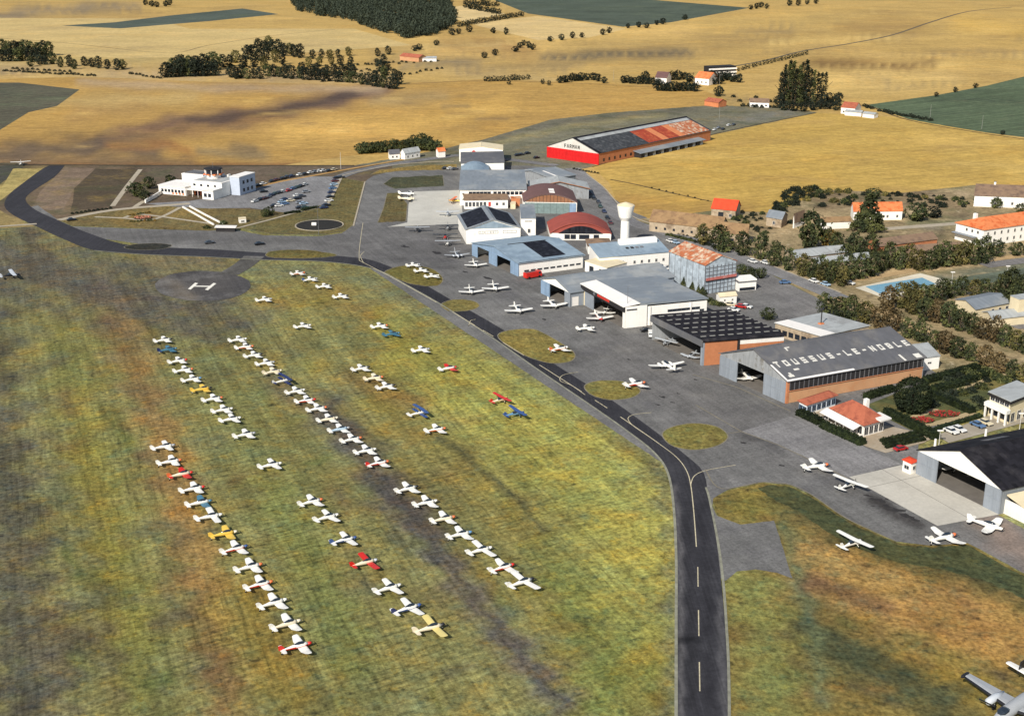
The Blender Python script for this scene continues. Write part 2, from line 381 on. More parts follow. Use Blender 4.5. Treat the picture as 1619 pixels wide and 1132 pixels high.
for i in range(40):
    x = R.uniform(100, 900); y = R.uniform(145, 250)
    blob(B, [(x, y), (x + R.uniform(10, 60), y - R.uniform(0, 5))], R.uniform(1.5, 5), R.choice([(150, 122, 74), (120, 100, 74), (214, 178, 104)]), R.uniform(.3, .6), 1.5)
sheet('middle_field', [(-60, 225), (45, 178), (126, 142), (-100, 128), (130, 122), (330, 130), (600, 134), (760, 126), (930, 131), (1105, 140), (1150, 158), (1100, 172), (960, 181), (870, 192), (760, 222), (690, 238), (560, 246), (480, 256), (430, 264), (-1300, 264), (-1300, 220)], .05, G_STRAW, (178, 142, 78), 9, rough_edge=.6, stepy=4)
ribbon('field_track', [(640, 134), (760, 128), (930, 133), (1105, 142)], 2.0, .09, MATS['track_earth'])
B = 'verge'
blob(B, [(720, 235), (870, 196), (1100, 172)], 4, (98, 92, 80), .7)
blob(B, [(760, 232), (900, 200), (1050, 182)], 4, (150, 138, 95), .6)
blob(B, [(1140, 195), (1250, 178)], 5, (125, 122, 112), .7)
sheet('verge', [(560, 262), (700, 236), (760, 222), (870, 190), (960, 179), (1120, 167), (1230, 170), (1292, 178), (1130, 213), (938, 263), (830, 290), (560, 290)], .07, G_ROUGH, (116, 112, 92), 9, stepy=4, rough_edge=.6)
B = 'straw_field'
blob(B, [(990, 320), (1080, 330), (1180, 335)], 20, (168, 132, 74), .8)
blob(B, [(960, 268), (1200, 215), (1300, 185)], 9, (182, 148, 78), .6)
blob(B, [(1100, 300), (1300, 260)], 26, (196, 160, 80), .6)
blob(B, [(1450, 215), (1600, 250)], 20, (210, 174, 92), .6)
for i in range(40):
    x = R.uniform(940, 1650); y = R.uniform(190, 340); k_ = R.uniform(30, 150)
    blob(B, [(x, y), (x + k_, y + R.uniform(-6, 8))], R.uniform(3, 9), R.choice([(206, 174, 100), (156, 128, 74), (176, 144, 84), (196, 156, 78)]), R.uniform(.25, .55), 1.6)
sheet('straw_field', [(935, 263), (1130, 213), (1290, 179), (1420, 186), (1560, 211), (1640, 222), (2700, 330), (2700, 345), (1619, 293), (1540, 293), (1430, 306), (1290, 300), (1262, 322), (1215, 336), (1150, 350), (1040, 352), (1000, 346), (975, 318), (962, 288)], .08, G_STRAW, (184, 152, 80), 9, stepy=4, rough_edge=.4)
ribbon('field_boundary', [(965, 284), (1010, 293), (1060, 305), (1125, 319)], 1.2, .12, mat('dark_verge', (72, 62, 44), .95))
ribbon('field_boundary', [(1290, 179), (1130, 212), (936, 264)], 1.2, .12, MATS['dark_verge'])
ribbon('field_boundary', [(1376, 168), (1440, 191), (1560, 212), (1640, 223)], 1.6, .12, MATS['dark_verge'])
ribbon('farm_track', [(1155, 106), (1210, 96), (1270, 81), (1340, 70), (1410, 56), (1470, 36), (1530, 19), (1600, 12)], 4, .06, mat('track_dark_earth', (104, 92, 70), .95))  # this track has a darker earth colour

# ---- rough ground behind the terminal ---------------------------
B = 'rough_ground'
blob(B, [(70, 330), (150, 290), (180, 275)], 34, (124, 104, 82), .8)
blob(B, [(150, 320), (215, 272)], 14, (70, 60, 48), .85)
blob(B, [(240, 275), (560, 270)], 9, (104, 92, 78), .6)
blob(B, [(-200, 275), (40, 262)], 14, (66, 64, 58), .8)
blob(B, [(0, 300), (70, 272)], 9, (168, 148, 84), .9)
blob(B, [(0, 345), (60, 352)], 8, (160, 140, 90), .6)
sheet('rough_ground', [(-1300, 262), (560, 262), (620, 260), (620, 420), (-1300, 420)], .09, G_ROUGH, (100, 86, 70), 9, stepy=4)
for pts_, c_ in (([(-80, 257), (44, 258), (0, 291), (-80, 330)], (74, 72, 64)), ([(21, 267), (70, 267), (36, 290), (0, 318), (-60, 350), (-60, 338), (0, 300)], (166, 148, 92)), ([(100, 265), (151, 267), (118, 297), (97, 338), (52, 326), (62, 306)], (124, 106, 88)), ([(151, 267), (219, 268), (176, 326), (112, 334), (118, 298)], (84, 73, 58)), ([(-80, 340), (0, 332), (20, 345), (55, 358), (-80, 366)], (140, 122, 80))):
    ZP_ = globals().get('ZP_', .092) + .004
    sheet('rough_plot', pts_, ZP_, G_ROUGH, c_, 8, stepy=4, tagname='plot', rough_edge=.8)
ribbon('ditch', [(-60, 260), (90, 261), (300, 262), (560, 262)], 3.0, .125, MATS['dark_verge'])
ribbon('path', [(222, 268), (200, 296), (178, 326)], 2.4, .12, mat('pale_path', (172, 160, 138), .9, .18))

# ---- airfield turf ----------------------------------------------
B = 'airfield_grass'
blob(B, [(150, 820), (190, 1112)], 22, (90, 76, 56), .7)
blob(B, [(110, 560), (170, 800), (230, 1100)], 45, (112, 112, 56), .6)
blob(B, [(60, 1112), (120, 1010)], 45, (92, 78, 58), .7)
blob(B, [(170, 470), (240, 640), (300, 860), (360, 1110)], 32, (136, 108, 66), .85)
blob(B, [(120, 640), (200, 980)], 30, (136, 122, 54), .55)
blob(B, [(300, 520), (440, 760), (520, 980), (560, 1110)], 46, (118, 118, 70), .75)
blob(B, [(600, 770), (680, 830)], 24, (84, 74, 64), .8)
blob(B, [(430, 600), (540, 690)], 16, (96, 84, 66), .7)
blob(B, [(620, 640), (760, 760), (850, 880), (930, 1110)], 40, (128, 112, 56), .55)
blob(B, [(860, 700), (960, 790), (1020, 900), (1010, 1060)], 75, (140, 134, 66), .85)
blob(B, [(700, 580), (800, 660), (880, 720)], 45, (132, 128, 60), .65)
blob(B, [(640, 545), (600, 620)], 34, (146, 132, 56), .6)
blob(B, [(430, 470), (540, 470), (600, 510)], 22, (140, 116, 60), .6)
blob(B, [(560, 600), (660, 640)], 20, (122, 98, 62), .6)
blob(B, [(230, 415), (340, 410)], 20, (108, 92, 74), .6)
blob(B, [(0, 390), (40, 372)], 16, (96, 104, 74), .6)
blob(B, [(400, 950), (470, 1100)], 28, (150, 118, 48), .55)
blob(B, [(330, 960), (250, 985)], 14, (92, 78, 62), .6)
blob(B, [(900, 930), (970, 1000), (960, 1100)], 28, (110, 118, 66), .6)
blob(B, [(40, 365), (70, 400)], 14, (88, 78, 62), .8)
for i in range(120):      # scattered worn and lusher spots
    x = R.uniform(0, 1050); y = R.uniform(430, 1112); a = R.choice([(150, 124, 50), (90, 84, 64), (100, 112, 60), (120, 96, 60), (134, 128, 58)])
    L = R.uniform(10, 60); t_ = R.choice([(.92, -.28), (.45, .89)])
    blob(B, [(x, y), (x + L * t_[0], y + L * t_[1])], R.uniform(4, 16), a, R.uniform(.3, .6), 1.5)
blob(B, [(-60, 420), (-20, 640), (20, 860), (40, 1110)], 70, (86, 82, 68), .9)
blob(B, [(520, 650), (590, 740), (640, 800), (700, 880), (780, 985), (890, 1112)], 27, (92, 84, 74), .93)
blob(B, [(690, 690), (730, 715), (760, 740), (830, 800), (860, 840)], 6, (74, 74, 54), .85)
blob(B, [(400, 424), (500, 430), (570, 440), (700, 500), (850, 600), (960, 670), (1040, 730), (1058, 850), (1062, 1110)], 11, (118, 118, 84), .75)
blob(B, [(0, 420), (120, 440), (230, 470), (330, 500)], 75, (92, 86, 76), .9, 1.5)
blob(B, [(740, 600), (880, 700), (960, 780), (1000, 860), (980, 960)], 62, (162, 156, 80), .85)
blob(B, [(620, 530), (720, 620)], 26, (146, 138, 66), .7)
blob(B, [(270, 700), (320, 860), (350, 980)], 22, (146, 116, 66), .7)
blob(B, [(430, 780), (500, 900), (560, 1040)], 34, (126, 130, 72), .7)
blob(B, [(350, 960), (450, 1112)], 34, (150, 128, 56), .5)
blob(B, [(880, 900), (940, 1000), (960, 1112)], 40, (122, 128, 66), .6)
sheet('airfield_grass', [(-1400, 350), (1500, 350), (1500, 640), (3400, 640), (3400, 2000), (-1400, 2000), (-1400, 700)], .10, G_GRASS, (132, 126, 76), 8, stepy=5)
# ---- turf east of the taxiway -----------------------------------
B = 'infield_grass'
blob(B, [(1190, 800)], 30, (132, 118, 56), .7)
blob(B, [(1300, 900), (1420, 960), (1619, 1010)], 40, (162, 126, 70), .8)
blob(B, [(1290, 880), (1400, 930), (1560, 990)], 56, (162, 130, 76), .95)
blob(B, [(1500, 960), (1619, 1020)], 45, (158, 122, 66), .7)
blob(B, [(1270, 915), (1400, 960)], 14, (112, 88, 66), .7)
blob(B, [(1420, 1050), (1540, 1080)], 26, (160, 130, 48), .5)
blob(B, [(1270, 930), (1285, 990)], 10, (84, 76, 66), .7)
for i in range(50):
    x = R.uniform(1150, 1619); y = R.uniform(790, 1112); a = R.choice([(168, 130, 66), (90, 80, 60), (104, 106, 56), (126, 98, 60)])
    blob(B, [(x, y), (x + R.uniform(8, 40), y + R.uniform(4, 16))], R.uniform(4, 14), a, R.uniform(.3, .6), 1.5)
blob(B, [(1240, 790), (1330, 838), (1420, 874), (1520, 900), (1640, 945)], 20, (62, 66, 44), .98)
blob(B, [(1280, 1010), (1400, 1060), (1500, 1112)], 36, (70, 74, 52), .92)
blob(B, [(1180, 930), (1210, 1000), (1220, 1110)], 46, (128, 128, 72), .9)
blob(B, [(1240, 830), (1260, 915), (1290, 1010), (1300, 1110)], 13, (104, 110, 76), .7)
sheet('infield_grass', [(1127, 788), (1150, 776), (1205, 764), (1249, 768), (1285, 785), (1340, 822), (1418, 858), (1470, 862), (1530, 858), (1619, 908), (2300, 1180), (2300, 1900), (1150, 1900), (1153, 1112), (1147, 960), (1143, 920), (1140, 830)], .13, G_TURF, (124, 108, 58), 8, stepy=5, rough_edge=.8)

sheet('rough_verge', [(1196, 770), (1222, 767), (1249, 770), (1285, 788), (1340, 825), (1418, 861), (1470, 865), (1530, 861), (1619, 911), (1720, 960), (1720, 1010), (1619, 946), (1560, 918), (1500, 902), (1420, 888), (1360, 868), (1310, 842), (1262, 808), (1222, 788)], .136, G_TURF, (76, 78, 50), 8, stepy=4, rough_edge=2.2, tagname='rv')
# ---- asphalt -----------------------------------------------------
B = 'apron'
blob(B, [(980, 560), (1100, 640), (1250, 700)], 40, (112, 108, 104), .5)
blob(B, [(700, 400), (560, 380)], 40, (92, 89, 88), .5)
blob(B, [(1180, 680), (1280, 740), (1400, 800)], 14, (84, 82, 80), .5)
blob(B, [(1380, 790), (1450, 830)], 10, (50, 46, 44), .8)
blob(B, [(1570, 830), (1640, 890)], 28, (140, 122, 108), .8)
blob(B, [(1240, 450), (1320, 500)], 40, (122, 118, 114), .6)
blob(B, [(140, 372), (340, 378), (540, 385)], 10, (92, 89, 86), .6)
for i in range(90):
    x = R.uniform(600, 1300); y = R.uniform(360, 720)
    blob(B, [(x, y), (x + R.uniform(5, 40), y + R.uniform(0, 14))], R.uniform(2, 9), R.choice([(70, 68, 66), (134, 130, 122), (60, 58, 56), (92, 90, 86)]), R.uniform(.3, .6), 1.5)
sheet('apron', [(60, 325), (93, 349), (114, 358), (194, 361), (329, 365), (370, 363), (415, 372), (501, 374), (540, 369), (558, 357), (577, 288), (590, 278), (625, 270), (725, 264), (830, 262), (905, 268), (1000, 335), (1140, 395), (1290, 470), (1360, 520), (1500, 600), (1530, 660), (1452, 700), (1452, 745), (1700, 880), (1700, 935), (1619, 906), (1530, 858), (1470, 862), (1418, 856), (1340, 820), (1285, 783), (1249, 766), (1205, 762), (1150, 774), (1127, 788), (1126, 800), (1133, 815), (1170, 829), (1224, 823), (1253, 914), (1228, 905), (1195, 900), (1165, 903), (1147, 918), (1118, 900), (1090, 760), (560, 408), (330, 400), (120, 372), (40, 330)], .15, G_ASPH, (112, 110, 106), 9, stepy=5, rough_edge=.5)
STAIN = mat('oil_stain', (52, 49, 47), .8, .25, .8)
for i_, (x_, y_, w_) in enumerate([(1372, 783, 9), (1388, 790, 14), (1402, 800, 12), (1418, 806, 18), (1432, 815, 14), (1446, 822, 10), (1404, 789, 6), (1380, 800, 5), (1330, 768, 10), (1352, 762, 7), (1048, 628, 7), (1062, 636, 6), (1040, 640, 5), (1072, 622, 4), (1236, 736, 6), (1100, 600, 5), (993, 568, 5), (860, 505, 5), (770, 440, 9), (690, 400, 10), (735, 430, 7), (640, 390, 8), (1262, 668, 8), (1176, 700, 6), (905, 590, 4)]):
    q_ = []
    for k in range(12):
        a_ = 2 * pi * k / 12; r_ = w_ * R.uniform(.35, 1.1); q_.append((x_ + r_ * cos(a_), y_ + r_ * .28 * sin(a_) + .18 * r_ * cos(a_)))
    mb_ = MB(); W_ = PP(q_, .1555 + i_ * .0003); cw = sum((W_[k].x - W_[0].x) * (W_[(k + 1) % 12].y - W_[0].y) - (W_[(k + 1) % 12].x - W_[0].x) * (W_[k].y - W_[0].y) for k in range(12))
    mb_.add(W_ if cw > 0 else W_[::-1], [tuple(range(12))]); link('oil_stain', mb_.mesh('oil_stain', STAIN))['kind'] = 'structure'
LT = [(1069, 1500), (1069, 1112), (1069, 980), (1069, 880), (1065, 800), (1056, 748), (1034, 715), (990, 680), (930, 638), (850, 584), (780, 535), (700, 483), (640, 449), (602, 429), (560, 419), (500, 413), (420, 411), (320, 406), (220, 402), (149, 396), (100, 378), (55, 357), (22, 341), (7, 326), (14, 308), (40, 287), (66, 268), (78, 262)]
RT = [(102, 262), (86, 280), (52, 302), (40, 316), (56, 332), (93, 349), (138, 368), (194, 386), (250, 391), (330, 394), (420, 400), (480, 402), (560, 407), (602, 416), (652, 439), (720, 478), (800, 524), (882, 579), (962, 629), (1032, 679), (1085, 720), (1113, 748), (1120, 790), (1132, 850), (1146, 980), (1152, 1112), (1152, 1500)]
B = 'taxiway'
blob(B, [(1078, 1500), (1077, 1112), (1076, 880), (1066, 770)], 5, (98, 95, 94), .8)
blob(B, [(1147, 1500), (1146, 1112), (1138, 950)], 6, (92, 90, 90), .8)
blob(B, [(1095, 1112), (1092, 950), (1086, 800)], 8, (46, 45, 47), .7)
blob(B, [(1124, 1112), (1120, 950), (1108, 800)], 8, (44, 43, 46), .7)
blob(B, [(1074, 1012), (1104, 1012)], 5, (24, 24, 26), .8)
blob(B, [(560, 416), (700, 480), (850, 578), (1000, 680)], 6, (42, 42, 46), .6)
blob(B, [(600, 422), (740, 495), (900, 595), (1040, 695)], 5, (44, 44, 48), .6)
sheet('taxiway', catmull(LT, 3) + catmull(RT, 3), .17, G_TAXI, (58, 57, 60), 6, stepy=5)
ribbon('pavement_edge', [(1069, 1500)] + LT[1:20], .55, .19, mat('pale_edge', (138, 136, 118), .95, .3, .5))
ribbon('pavement_edge', [(1116, 770), (1122, 790), (1134, 850), (1142, 905), (1148, 980), (1153, 1112), (1153, 1500)], .5, .19, MATS['pale_edge'])
ribbon('apron_edge', [(1115, 742), (1140, 772), (1205, 762), (1249, 766), (1285, 783), (1340, 820), (1418, 856)], .3, .20, mat('edge_dirt', (128, 120, 102), .95, .3))

YEL = mat('line_paint', (196, 184, 152), .8, .3, 1.5)
CEN = [(568, 412), (605, 431), (640, 450), (690, 478), (740, 508), (780, 532), (845, 572), (905, 610), (960, 645), (1000, 672), (1043, 702), (1070, 723), (1085, 743), (1092, 766)]
ribbon('centre_line', CEN[:4], .28, .20, YEL); 
def along(pts, t0, t1, n=6):
    pts = catmull(pts, 8); N = len(pts) - 1
    return [pts[int(round((t0 + (t1 - t0) * i / n) * N))] for i in range(n + 1)]
for a, b in ((.27, .33), (.355, .385), (.40, .44), (.47, .56), (.59, .615), (.65, .77)):
    ribbon('centre_line', along(CEN, a, b), .28, .20, YEL)
ribbon('centre_line', [(1000, 672), (1043, 702), (1070, 723), (1085, 743), (1092, 766), (1097, 810), (1101, 864)], .22, .20, YEL)
for a, b in ((896, 927), (964, 1005), (1046, 1092), (1140, 1190)):
    ribbon('centre_line', [(1103.2 + (a - 896) / 60, a), (1103.2 + (b - 896) / 60, b)], .2, .20, YEL)
for pts in ([(1092, 766), (1098, 752), (1118, 743), (1163, 735)], [(1020, 686), (1000, 672), (993, 661), (1004, 655), (1030, 652)], [(925, 624), (903, 609), (886, 602), (890, 593), (914, 588)], [(765, 524), (745, 512), (741, 516), (744, 507), (752, 505)], [(568, 412), (568, 396), (571, 372), (574, 352)], [(575, 416), (570, 405), (576, 398)]):
    ribbon('turnoff_line', pts, .2, .20, YEL)
# helipad
blob('hp', [(300, 455), (340, 446)], 30, (92, 88, 84), .6, 2); blob('hp', [(260, 445), (300, 470)], 14, (112, 102, 88), .7, 2); blob('hp', [(380, 455)], 14, (74, 72, 72), .6)
sheet('helipad', [(321 + 76 * cos(a_), 452 + 24 * sin(a_)) for a_ in [2 * pi * i / 40 for i in range(40)]], .165, G_ASPH, (76, 73, 71), 6, stepy=3, rough_edge=1.0, tagname='hp')
ribbon('helipad_link', [(360, 434), (384, 420), (402, 405)], 8, .16, G_ASPH, (82, 79, 74))
WHT = mat('white_paint', (236, 230, 214), .7, .1)
hm = MB()
def quad(px, z, mb): 
    W = PP(px, z)
    mb.add(W, [(0, 1, 2, 3) if (W[1] - W[0]).cross(W[2] - W[0]).z > 0 else (3, 2, 1, 0)])
quad([(297, 457), (301.5, 458), (313, 448), (308.5, 447)], .19, hm); quad([(324, 458), (329, 458.8), (342, 448.2), (337.5, 447.4)], .19, hm); quad([(306, 453.2), (330, 453.7), (332, 452.1), (308, 451.7)], .191, hm)
hm.build('helipad_letter_h', WHT)['kind'] = 'structure'

# grass islands in the apron
def isl(pts, c, smooth=True, nm='grass_island'):
    o = sheet(nm, pts, .18, G_TURF, c, 6, smooth=smooth, rough_edge=1.1, tagname='none', stepy=3)
    ribbon('island_edge', (catmull(pts, 6, True) if smooth else list(pts)) + [pts[0]], .3, .185, MATS['edge_dirt'], smooth=False)
sheet('asphalt_strip', [(1172, 682), (1250, 658), (1300, 674), (1366, 706), (1424, 733), (1340, 755), (1290, 730), (1230, 702)], .165, G_ASPH, (132, 129, 126), 9, tagname='as', rough_edge=.4)
ribbon('asphalt_joint', [(1100, 640), (1172, 682), (1230, 703), (1290, 731), (1340, 756)], .35, .168, MATS['edge_dirt'], smooth=False)
ribbon('asphalt_joint', [(1172, 682), (1120, 690)], .3, .168, MATS['edge_dirt'], smooth=False)
ribbon('door_track', [(1095, 592), (1165, 612), (1250, 650)], .4, .168, MATS['edge_dirt'], smooth=False)
isl([(787, 530), (806, 522), (845, 521), (880, 538), (908, 558), (902, 571), (870, 574), (832, 563), (800, 545)], (130, 116, 62))
isl([(924, 610), (945, 602), (985, 603), (1012, 616), (1000, 628), (965, 632), (935, 624)], (124, 114, 62))
isl([(1047, 686), (1065, 674), (1100, 669), (1135, 675), (1151, 690), (1135, 704), (1098, 711), (1062, 704)], (126, 116, 62))
isl([(697, 482), (715, 474), (745, 475), (758, 483), (745, 490), (712, 492)], (122, 110, 62))
isl([(608, 430), (640, 420), (680, 424), (700, 440), (690, 452), (655, 450), (625, 440)], (112, 102, 54))
isl([(420, 404), (432, 397), (480, 395), (532, 403), (500, 408), (440, 408)], (104, 94, 52))
isl([(196, 391), (215, 386), (250, 385), (272, 388), (255, 394), (215, 395)], (56, 54, 46))
isl([(597, 352), (642, 350), (644, 323), (630, 304), (612, 306), (606, 330)], (98, 88, 56), False)
isl([(606, 291), (620, 281), (700, 277), (702, 294), (625, 299)], (78, 78, 56), False)
isl([(540, 281), (577, 288), (559, 355), (545, 366), (505, 371), (430, 370), (380, 360), (420, 345), (470, 335), (520, 318), (535, 296)], (106, 96, 60), False, 'lawn')
isl([(586, 276), (600, 269), (660, 262), (722, 260), (722, 268), (640, 270)], (140, 118, 66), False, 'lawn')
B = 'terminal_lawn'
blob(B, [(190, 350), (250, 335), (330, 340)], 10, (136, 112, 62), .6)
sheet('terminal_lawn', [(93, 348), (140, 336), (210, 329), (260, 325), (330, 329), (395, 331), (455, 336), (430, 343), (372, 362), (330, 365), (195, 360), (115, 357)], .184, G_TURF, (112, 98, 62), 7, stepy=3)
sheet('car_park', [(330, 330), (395, 329), (455, 337), (519, 322), (526, 310), (540, 280), (480, 279), (430, 290), (385, 304), (300, 318), (230, 322), (262, 326)], .20, G_ASPH, (132, 130, 128), 6, stepy=3)
PAL = MATS['pale_path']
for nm, pts, w in (('path', [(93, 348), (160, 335), (210, 329), (262, 325), (300, 322)], 4), ('path', [(210, 330), (228, 318), (262, 302)], 2.5), ('path', [(150, 343), (195, 345), (235, 348), (260, 341), (285, 328)], 2), ('path', [(195, 345), (215, 339), (250, 342), (335, 354)], 2),
                   ('kerb', [(372, 362), (430, 347), (470, 336), (512, 326), (524, 312), (541, 278)], 1.4), ('road', [(535, 281), (560, 272), (620, 260), (690, 250), (730, 246), (800, 252), (880, 262)], 7),
                   ('kerb', [(541, 278), (575, 270), (625, 261), (690, 256), (718, 256)], .9), ('path', [(-60, 362), (0, 358), (58, 354)], 2.5), ('kerb', [(559, 357), (577, 288)], .7)):
    if nm == 'road': ribbon('road', pts, w, .21, G_ASPH, (120, 118, 116))
    elif nm == 'kerb': ribbon(nm, pts, w, .21, PAL, thick=.14)
    else: ribbon(nm, pts, w, .22, PAL)
ribbon('verge_strip', [(390, 300), (440, 288), (500, 277), (560, 266), (640, 252)], 2.5, .215, mat('ochre_verge', (176, 138, 84), .95, .2))
sheet('concrete_apron', [(1342, 754), (1425, 735), (1452, 745), (1608, 813), (1585, 812), (1482, 831)], .20, G_CONC, (186, 180, 166), 8, tagname='c1')
sheet('concrete_apron', [(655, 303), (726, 301), (734, 354), (612, 359), (644, 352), (646, 323)], .20, G_CONC, (184, 180, 168), 8, tagname='c2')
for p_, q_ in (((1395, 742), (1535, 821)), ((1375, 770), (1500, 742)),):
    ribbon('slab_joint', [p_, q_], .12, .205, mat('joint', (104, 98, 90), .95), smooth=False)

# ---- settlement ground to the east -------------------------------
B = 'east_ground'
blob(B, [(1180, 350), (1240, 365), (1300, 345)], 14, (186, 160, 118), .7)
blob(B, [(1290, 320), (1400, 310), (1530, 325)], 14, (120, 100, 76), .7)
blob(B, [(1440, 352), (1530, 352)], 6, (112, 116, 84), .8)
blob(B, [(1480, 440), (1619, 420)], 9, (96, 102, 86), .85)
blob(B, [(1330, 440), (1450, 428), (1619, 402)], 6, (196, 168, 124), .8)
blob(B, [(1560, 480), (1619, 500)], 14, (112, 108, 104), .8)
blob(B, [(1500, 590), (1560, 610)], 16, (70, 80, 56), .8)
blob(B, [(1320, 395), (1480, 375)], 14, (84, 76, 60), .7)
blob(B, [(1200, 390), (1320, 425), (1560, 400)], 7, (120, 100, 74), .5)
for i in range(110):
    x = R.uniform(1010, 1619); y = R.uniform(300, 640)
    blob(B, [(x, y), (x + R.uniform(4, 34), y + R.uniform(-3, 6))], R.uniform(2, 7), R.choice([(196, 172, 132), (104, 88, 66), (92, 96, 66), (172, 150, 118), (84, 74, 60), (138, 130, 116)]), R.uniform(.4, .8), 1.6)
sheet('east_ground', [(1000, 348), (1130, 333), (1215, 336), (1262, 322), (1290, 300), (1430, 305), (1540, 293), (2600, 330), (2600, 700), (1640, 668), (1560, 650), (1500, 600), (1385, 530), (1300, 475), (1230, 438), (1140, 400), (1050, 370)], .19, G_EARTH, (150, 132, 98), 6, stepy=3, rough_edge=.5)
ribbon('road', [(905, 266), (925, 282), (948, 305), (968, 332), (1000, 352), (1060, 370), (1120, 388), (1190, 415), (1260, 443), (1330, 472)], 8, .23, G_ASPH, (126, 124, 122))
ribbon('kerb', [(928, 276), (955, 297), (980, 325), (1010, 347), (1090, 371), (1200, 412), (1330, 463)], .5, .23, PAL, thick=.13)
ribbon('path', [(1322, 470), (1390, 492), (1470, 528), (1550, 565), (1640, 605)], 4.5, .23, mat('sandy_path', (178, 150, 108), .95, .2))
ribbon('path', [(1305, 445), (1370, 440), (1460, 425), (1560, 412), (1660, 396)], 4, .23, MATS['sandy_path'])
ribbon('road', [(1400, 362), (1480, 356), (1540, 352), (1700, 345)], 5, .23, PAL)
ribbon('road', [(1555, 420), (1619, 412), (1700, 404)], 7, .235, G_ASPH, (120, 116, 112))
sheet('yard', [(1545, 498), (1600, 486), (1700, 470), (1700, 520), (1610, 520)], .24, G_ASPH, (124, 120, 116), 10)
sheet('tennis_court', [(1488, 450), (1530, 437), (1640, 420), (1660, 436), (1560, 448), (1500, 460)], .24, G_CROP, (92, 98, 84), 10)
sheet('garden', [(1370, 640), (1460, 605), (1545, 570), (1600, 600), (1560, 640), (1530, 660), (1440, 680), (1400, 660)], .25, G_ROUGH, (84, 88, 56), 8, tagname='g')
for pts, w in (([(1408, 652), (1430, 658), (1462, 672), (1540, 652)], 2.2), ([(1470, 612), (1500, 606), (1545, 590)], 2.5), ([(1462, 672), (1445, 660), (1468, 652), (1480, 646)], 2), ([(1480, 625), (1530, 612), (1560, 600)], 1.6)):
    ribbon('garden_path', pts, w, .27, mat('garden_gravel', (176, 156, 118), .95, .15))
sheet('parking_bay', [(1480, 688), (1560, 658), (1619, 640), (1700, 640), (1619, 668), (1500, 700)], .255, G_CONC, (156, 146, 128), 8, tagname='pb')
sheet('terrace', [(1262, 652), (1290, 645), (1365, 680), (1400, 672), (1480, 690), (1460, 700), (1400, 716), (1370, 706)], .255, G_CONC, (164, 148, 124), 8, tagname='tr')
# pool
pd = sheet('pool_deck', [(1352, 455), (1455, 432), (1508, 446), (1405, 474)], .25, G_CONC, (216, 206, 182), 10, tagname='pd')
m, t, b = newmat('pool_water'); b.inputs['Base Color'].default_value = rgba((132, 178, 198)); b.inputs['Roughness'].default_value = .12; MATS['pool_water'] = m
wm = MB(); quad([(1368, 453), (1458, 439), (1480, 449), (1394, 466)], .27, wm); wm.build('pool_water', m)['kind'] = 'structure'
# ================================================================ BUILDINGS
M = {}
def defm(k, *a, **kw): M[k] = mat(k, *a, **kw)
defm('white_render', (240, 234, 222), .85, .07, .3, streak=.1)
defm('white_wall', (246, 241, 230), .85, .05, .3, streak=.08)
defm('cream_wall', (222, 206, 170), .85, .1, .4)
defm('stone_wall', (176, 158, 132), .9, .2, .8, c2=(140, 122, 100))
defm('brick_orange', (196, 150, 110), .9, .12, .5, c2=(186, 134, 94), patch=(.5, .65))
defm('brick_deep', (184, 120, 82), .9, .14, .5)
defm('grey_sheet', (132, 136, 138), .6, .1, .4, streak=.28, panel=(1.1, 1.1, 3), pamt=0.07)
defm('grey_door', (140, 146, 152), .55, .08, .4, streak=.18, panel=(.9, .9, 60), pamt=0.07)
defm('grey_gable', (150, 152, 152), .6, .1, .4, streak=.3, c2=(120, 116, 108), patch=(.55, .7), pscale=.5, panel=(.9, 60, 60), pamt=0.07)
defm('blue_door', (134, 156, 178), .55, .1, .4, streak=.2, panel=(.9, .9, 60), pamt=0.07)
defm('blue_roof', (142, 158, 168), .55, .1, .12, c2=(124, 140, 152), pscale=.1, panel=(1.1, 4.0, 60), pamt=0.07)
defm('grey_roof', (128, 134, 138), .6, .1, .1, c2=(146, 148, 146), pscale=.08, panel=(1.1, 4.0, 60), pamt=0.07)
defm('pale_roof', (170, 172, 168), .6, .1, .1, c2=(150, 150, 146), pscale=.12, panel=(1.1, 4.0, 60), pamt=0.07)
defm('slate_roof', (96, 96, 98), .7, .1, .12, c2=(108, 106, 104), pscale=.15, panel=(1.6, 1.1, 60), pamt=0.07)
defm('black_roof', (32, 32, 37), .8, .25, .4, spec=.1)
defm('tar_roof', (36, 35, 39), .85, .25, .3, c2=(48, 46, 48), pscale=.15, spec=.1, panel=(1.2, 1.2, 60), pamt=0.3)
defm('glazing_roof', (30, 31, 38), .75, .3, .6, spec=.15, c2=(44, 46, 52), pscale=.5, panel=(.8, 1.4, 60), pamt=0.4)
defm('rust_roof', (176, 104, 68), .85, .22, .6, c2=(200, 182, 156), patch=(.47, .60), pscale=.45, panel=(1.6, .9, 60), pamt=0.08)
defm('rust_red', (158, 66, 44), .85, .2, .5, c2=(180, 92, 56), pscale=.3, panel=(2.2, 1.1, 60), pamt=0.1)
defm('rust_pale', (206, 128, 84), .85, .15, .5)
defm('red_paint', (206, 34, 34), .6, .1, .4, streak=.12)
defm('red_tile', (214, 76, 46), .85, .14, .6)
defm('orange_tile', (216, 128, 78), .85, .12, .6, c2=(200, 98, 52), pscale=.4)
defm('clay_tile', (172, 98, 72), .85, .15, .6, c2=(150, 82, 62), pscale=.5)
defm('brown_tile', (134, 110, 88), .9, .16, .5, c2=(112, 92, 78), pscale=.3)
defm('barn_tile', (152, 122, 86), .9, .14, .4, c2=(130, 102, 74), pscale=.3)
defm('works_roof', (62, 64, 66), .8, .2, .5, c2=(84, 84, 84), pscale=.4, panel=(1.4, 1.4, 60), pamt=0.3)
defm('dull_white', (208, 203, 192), .85, .1, .4, streak=.15)
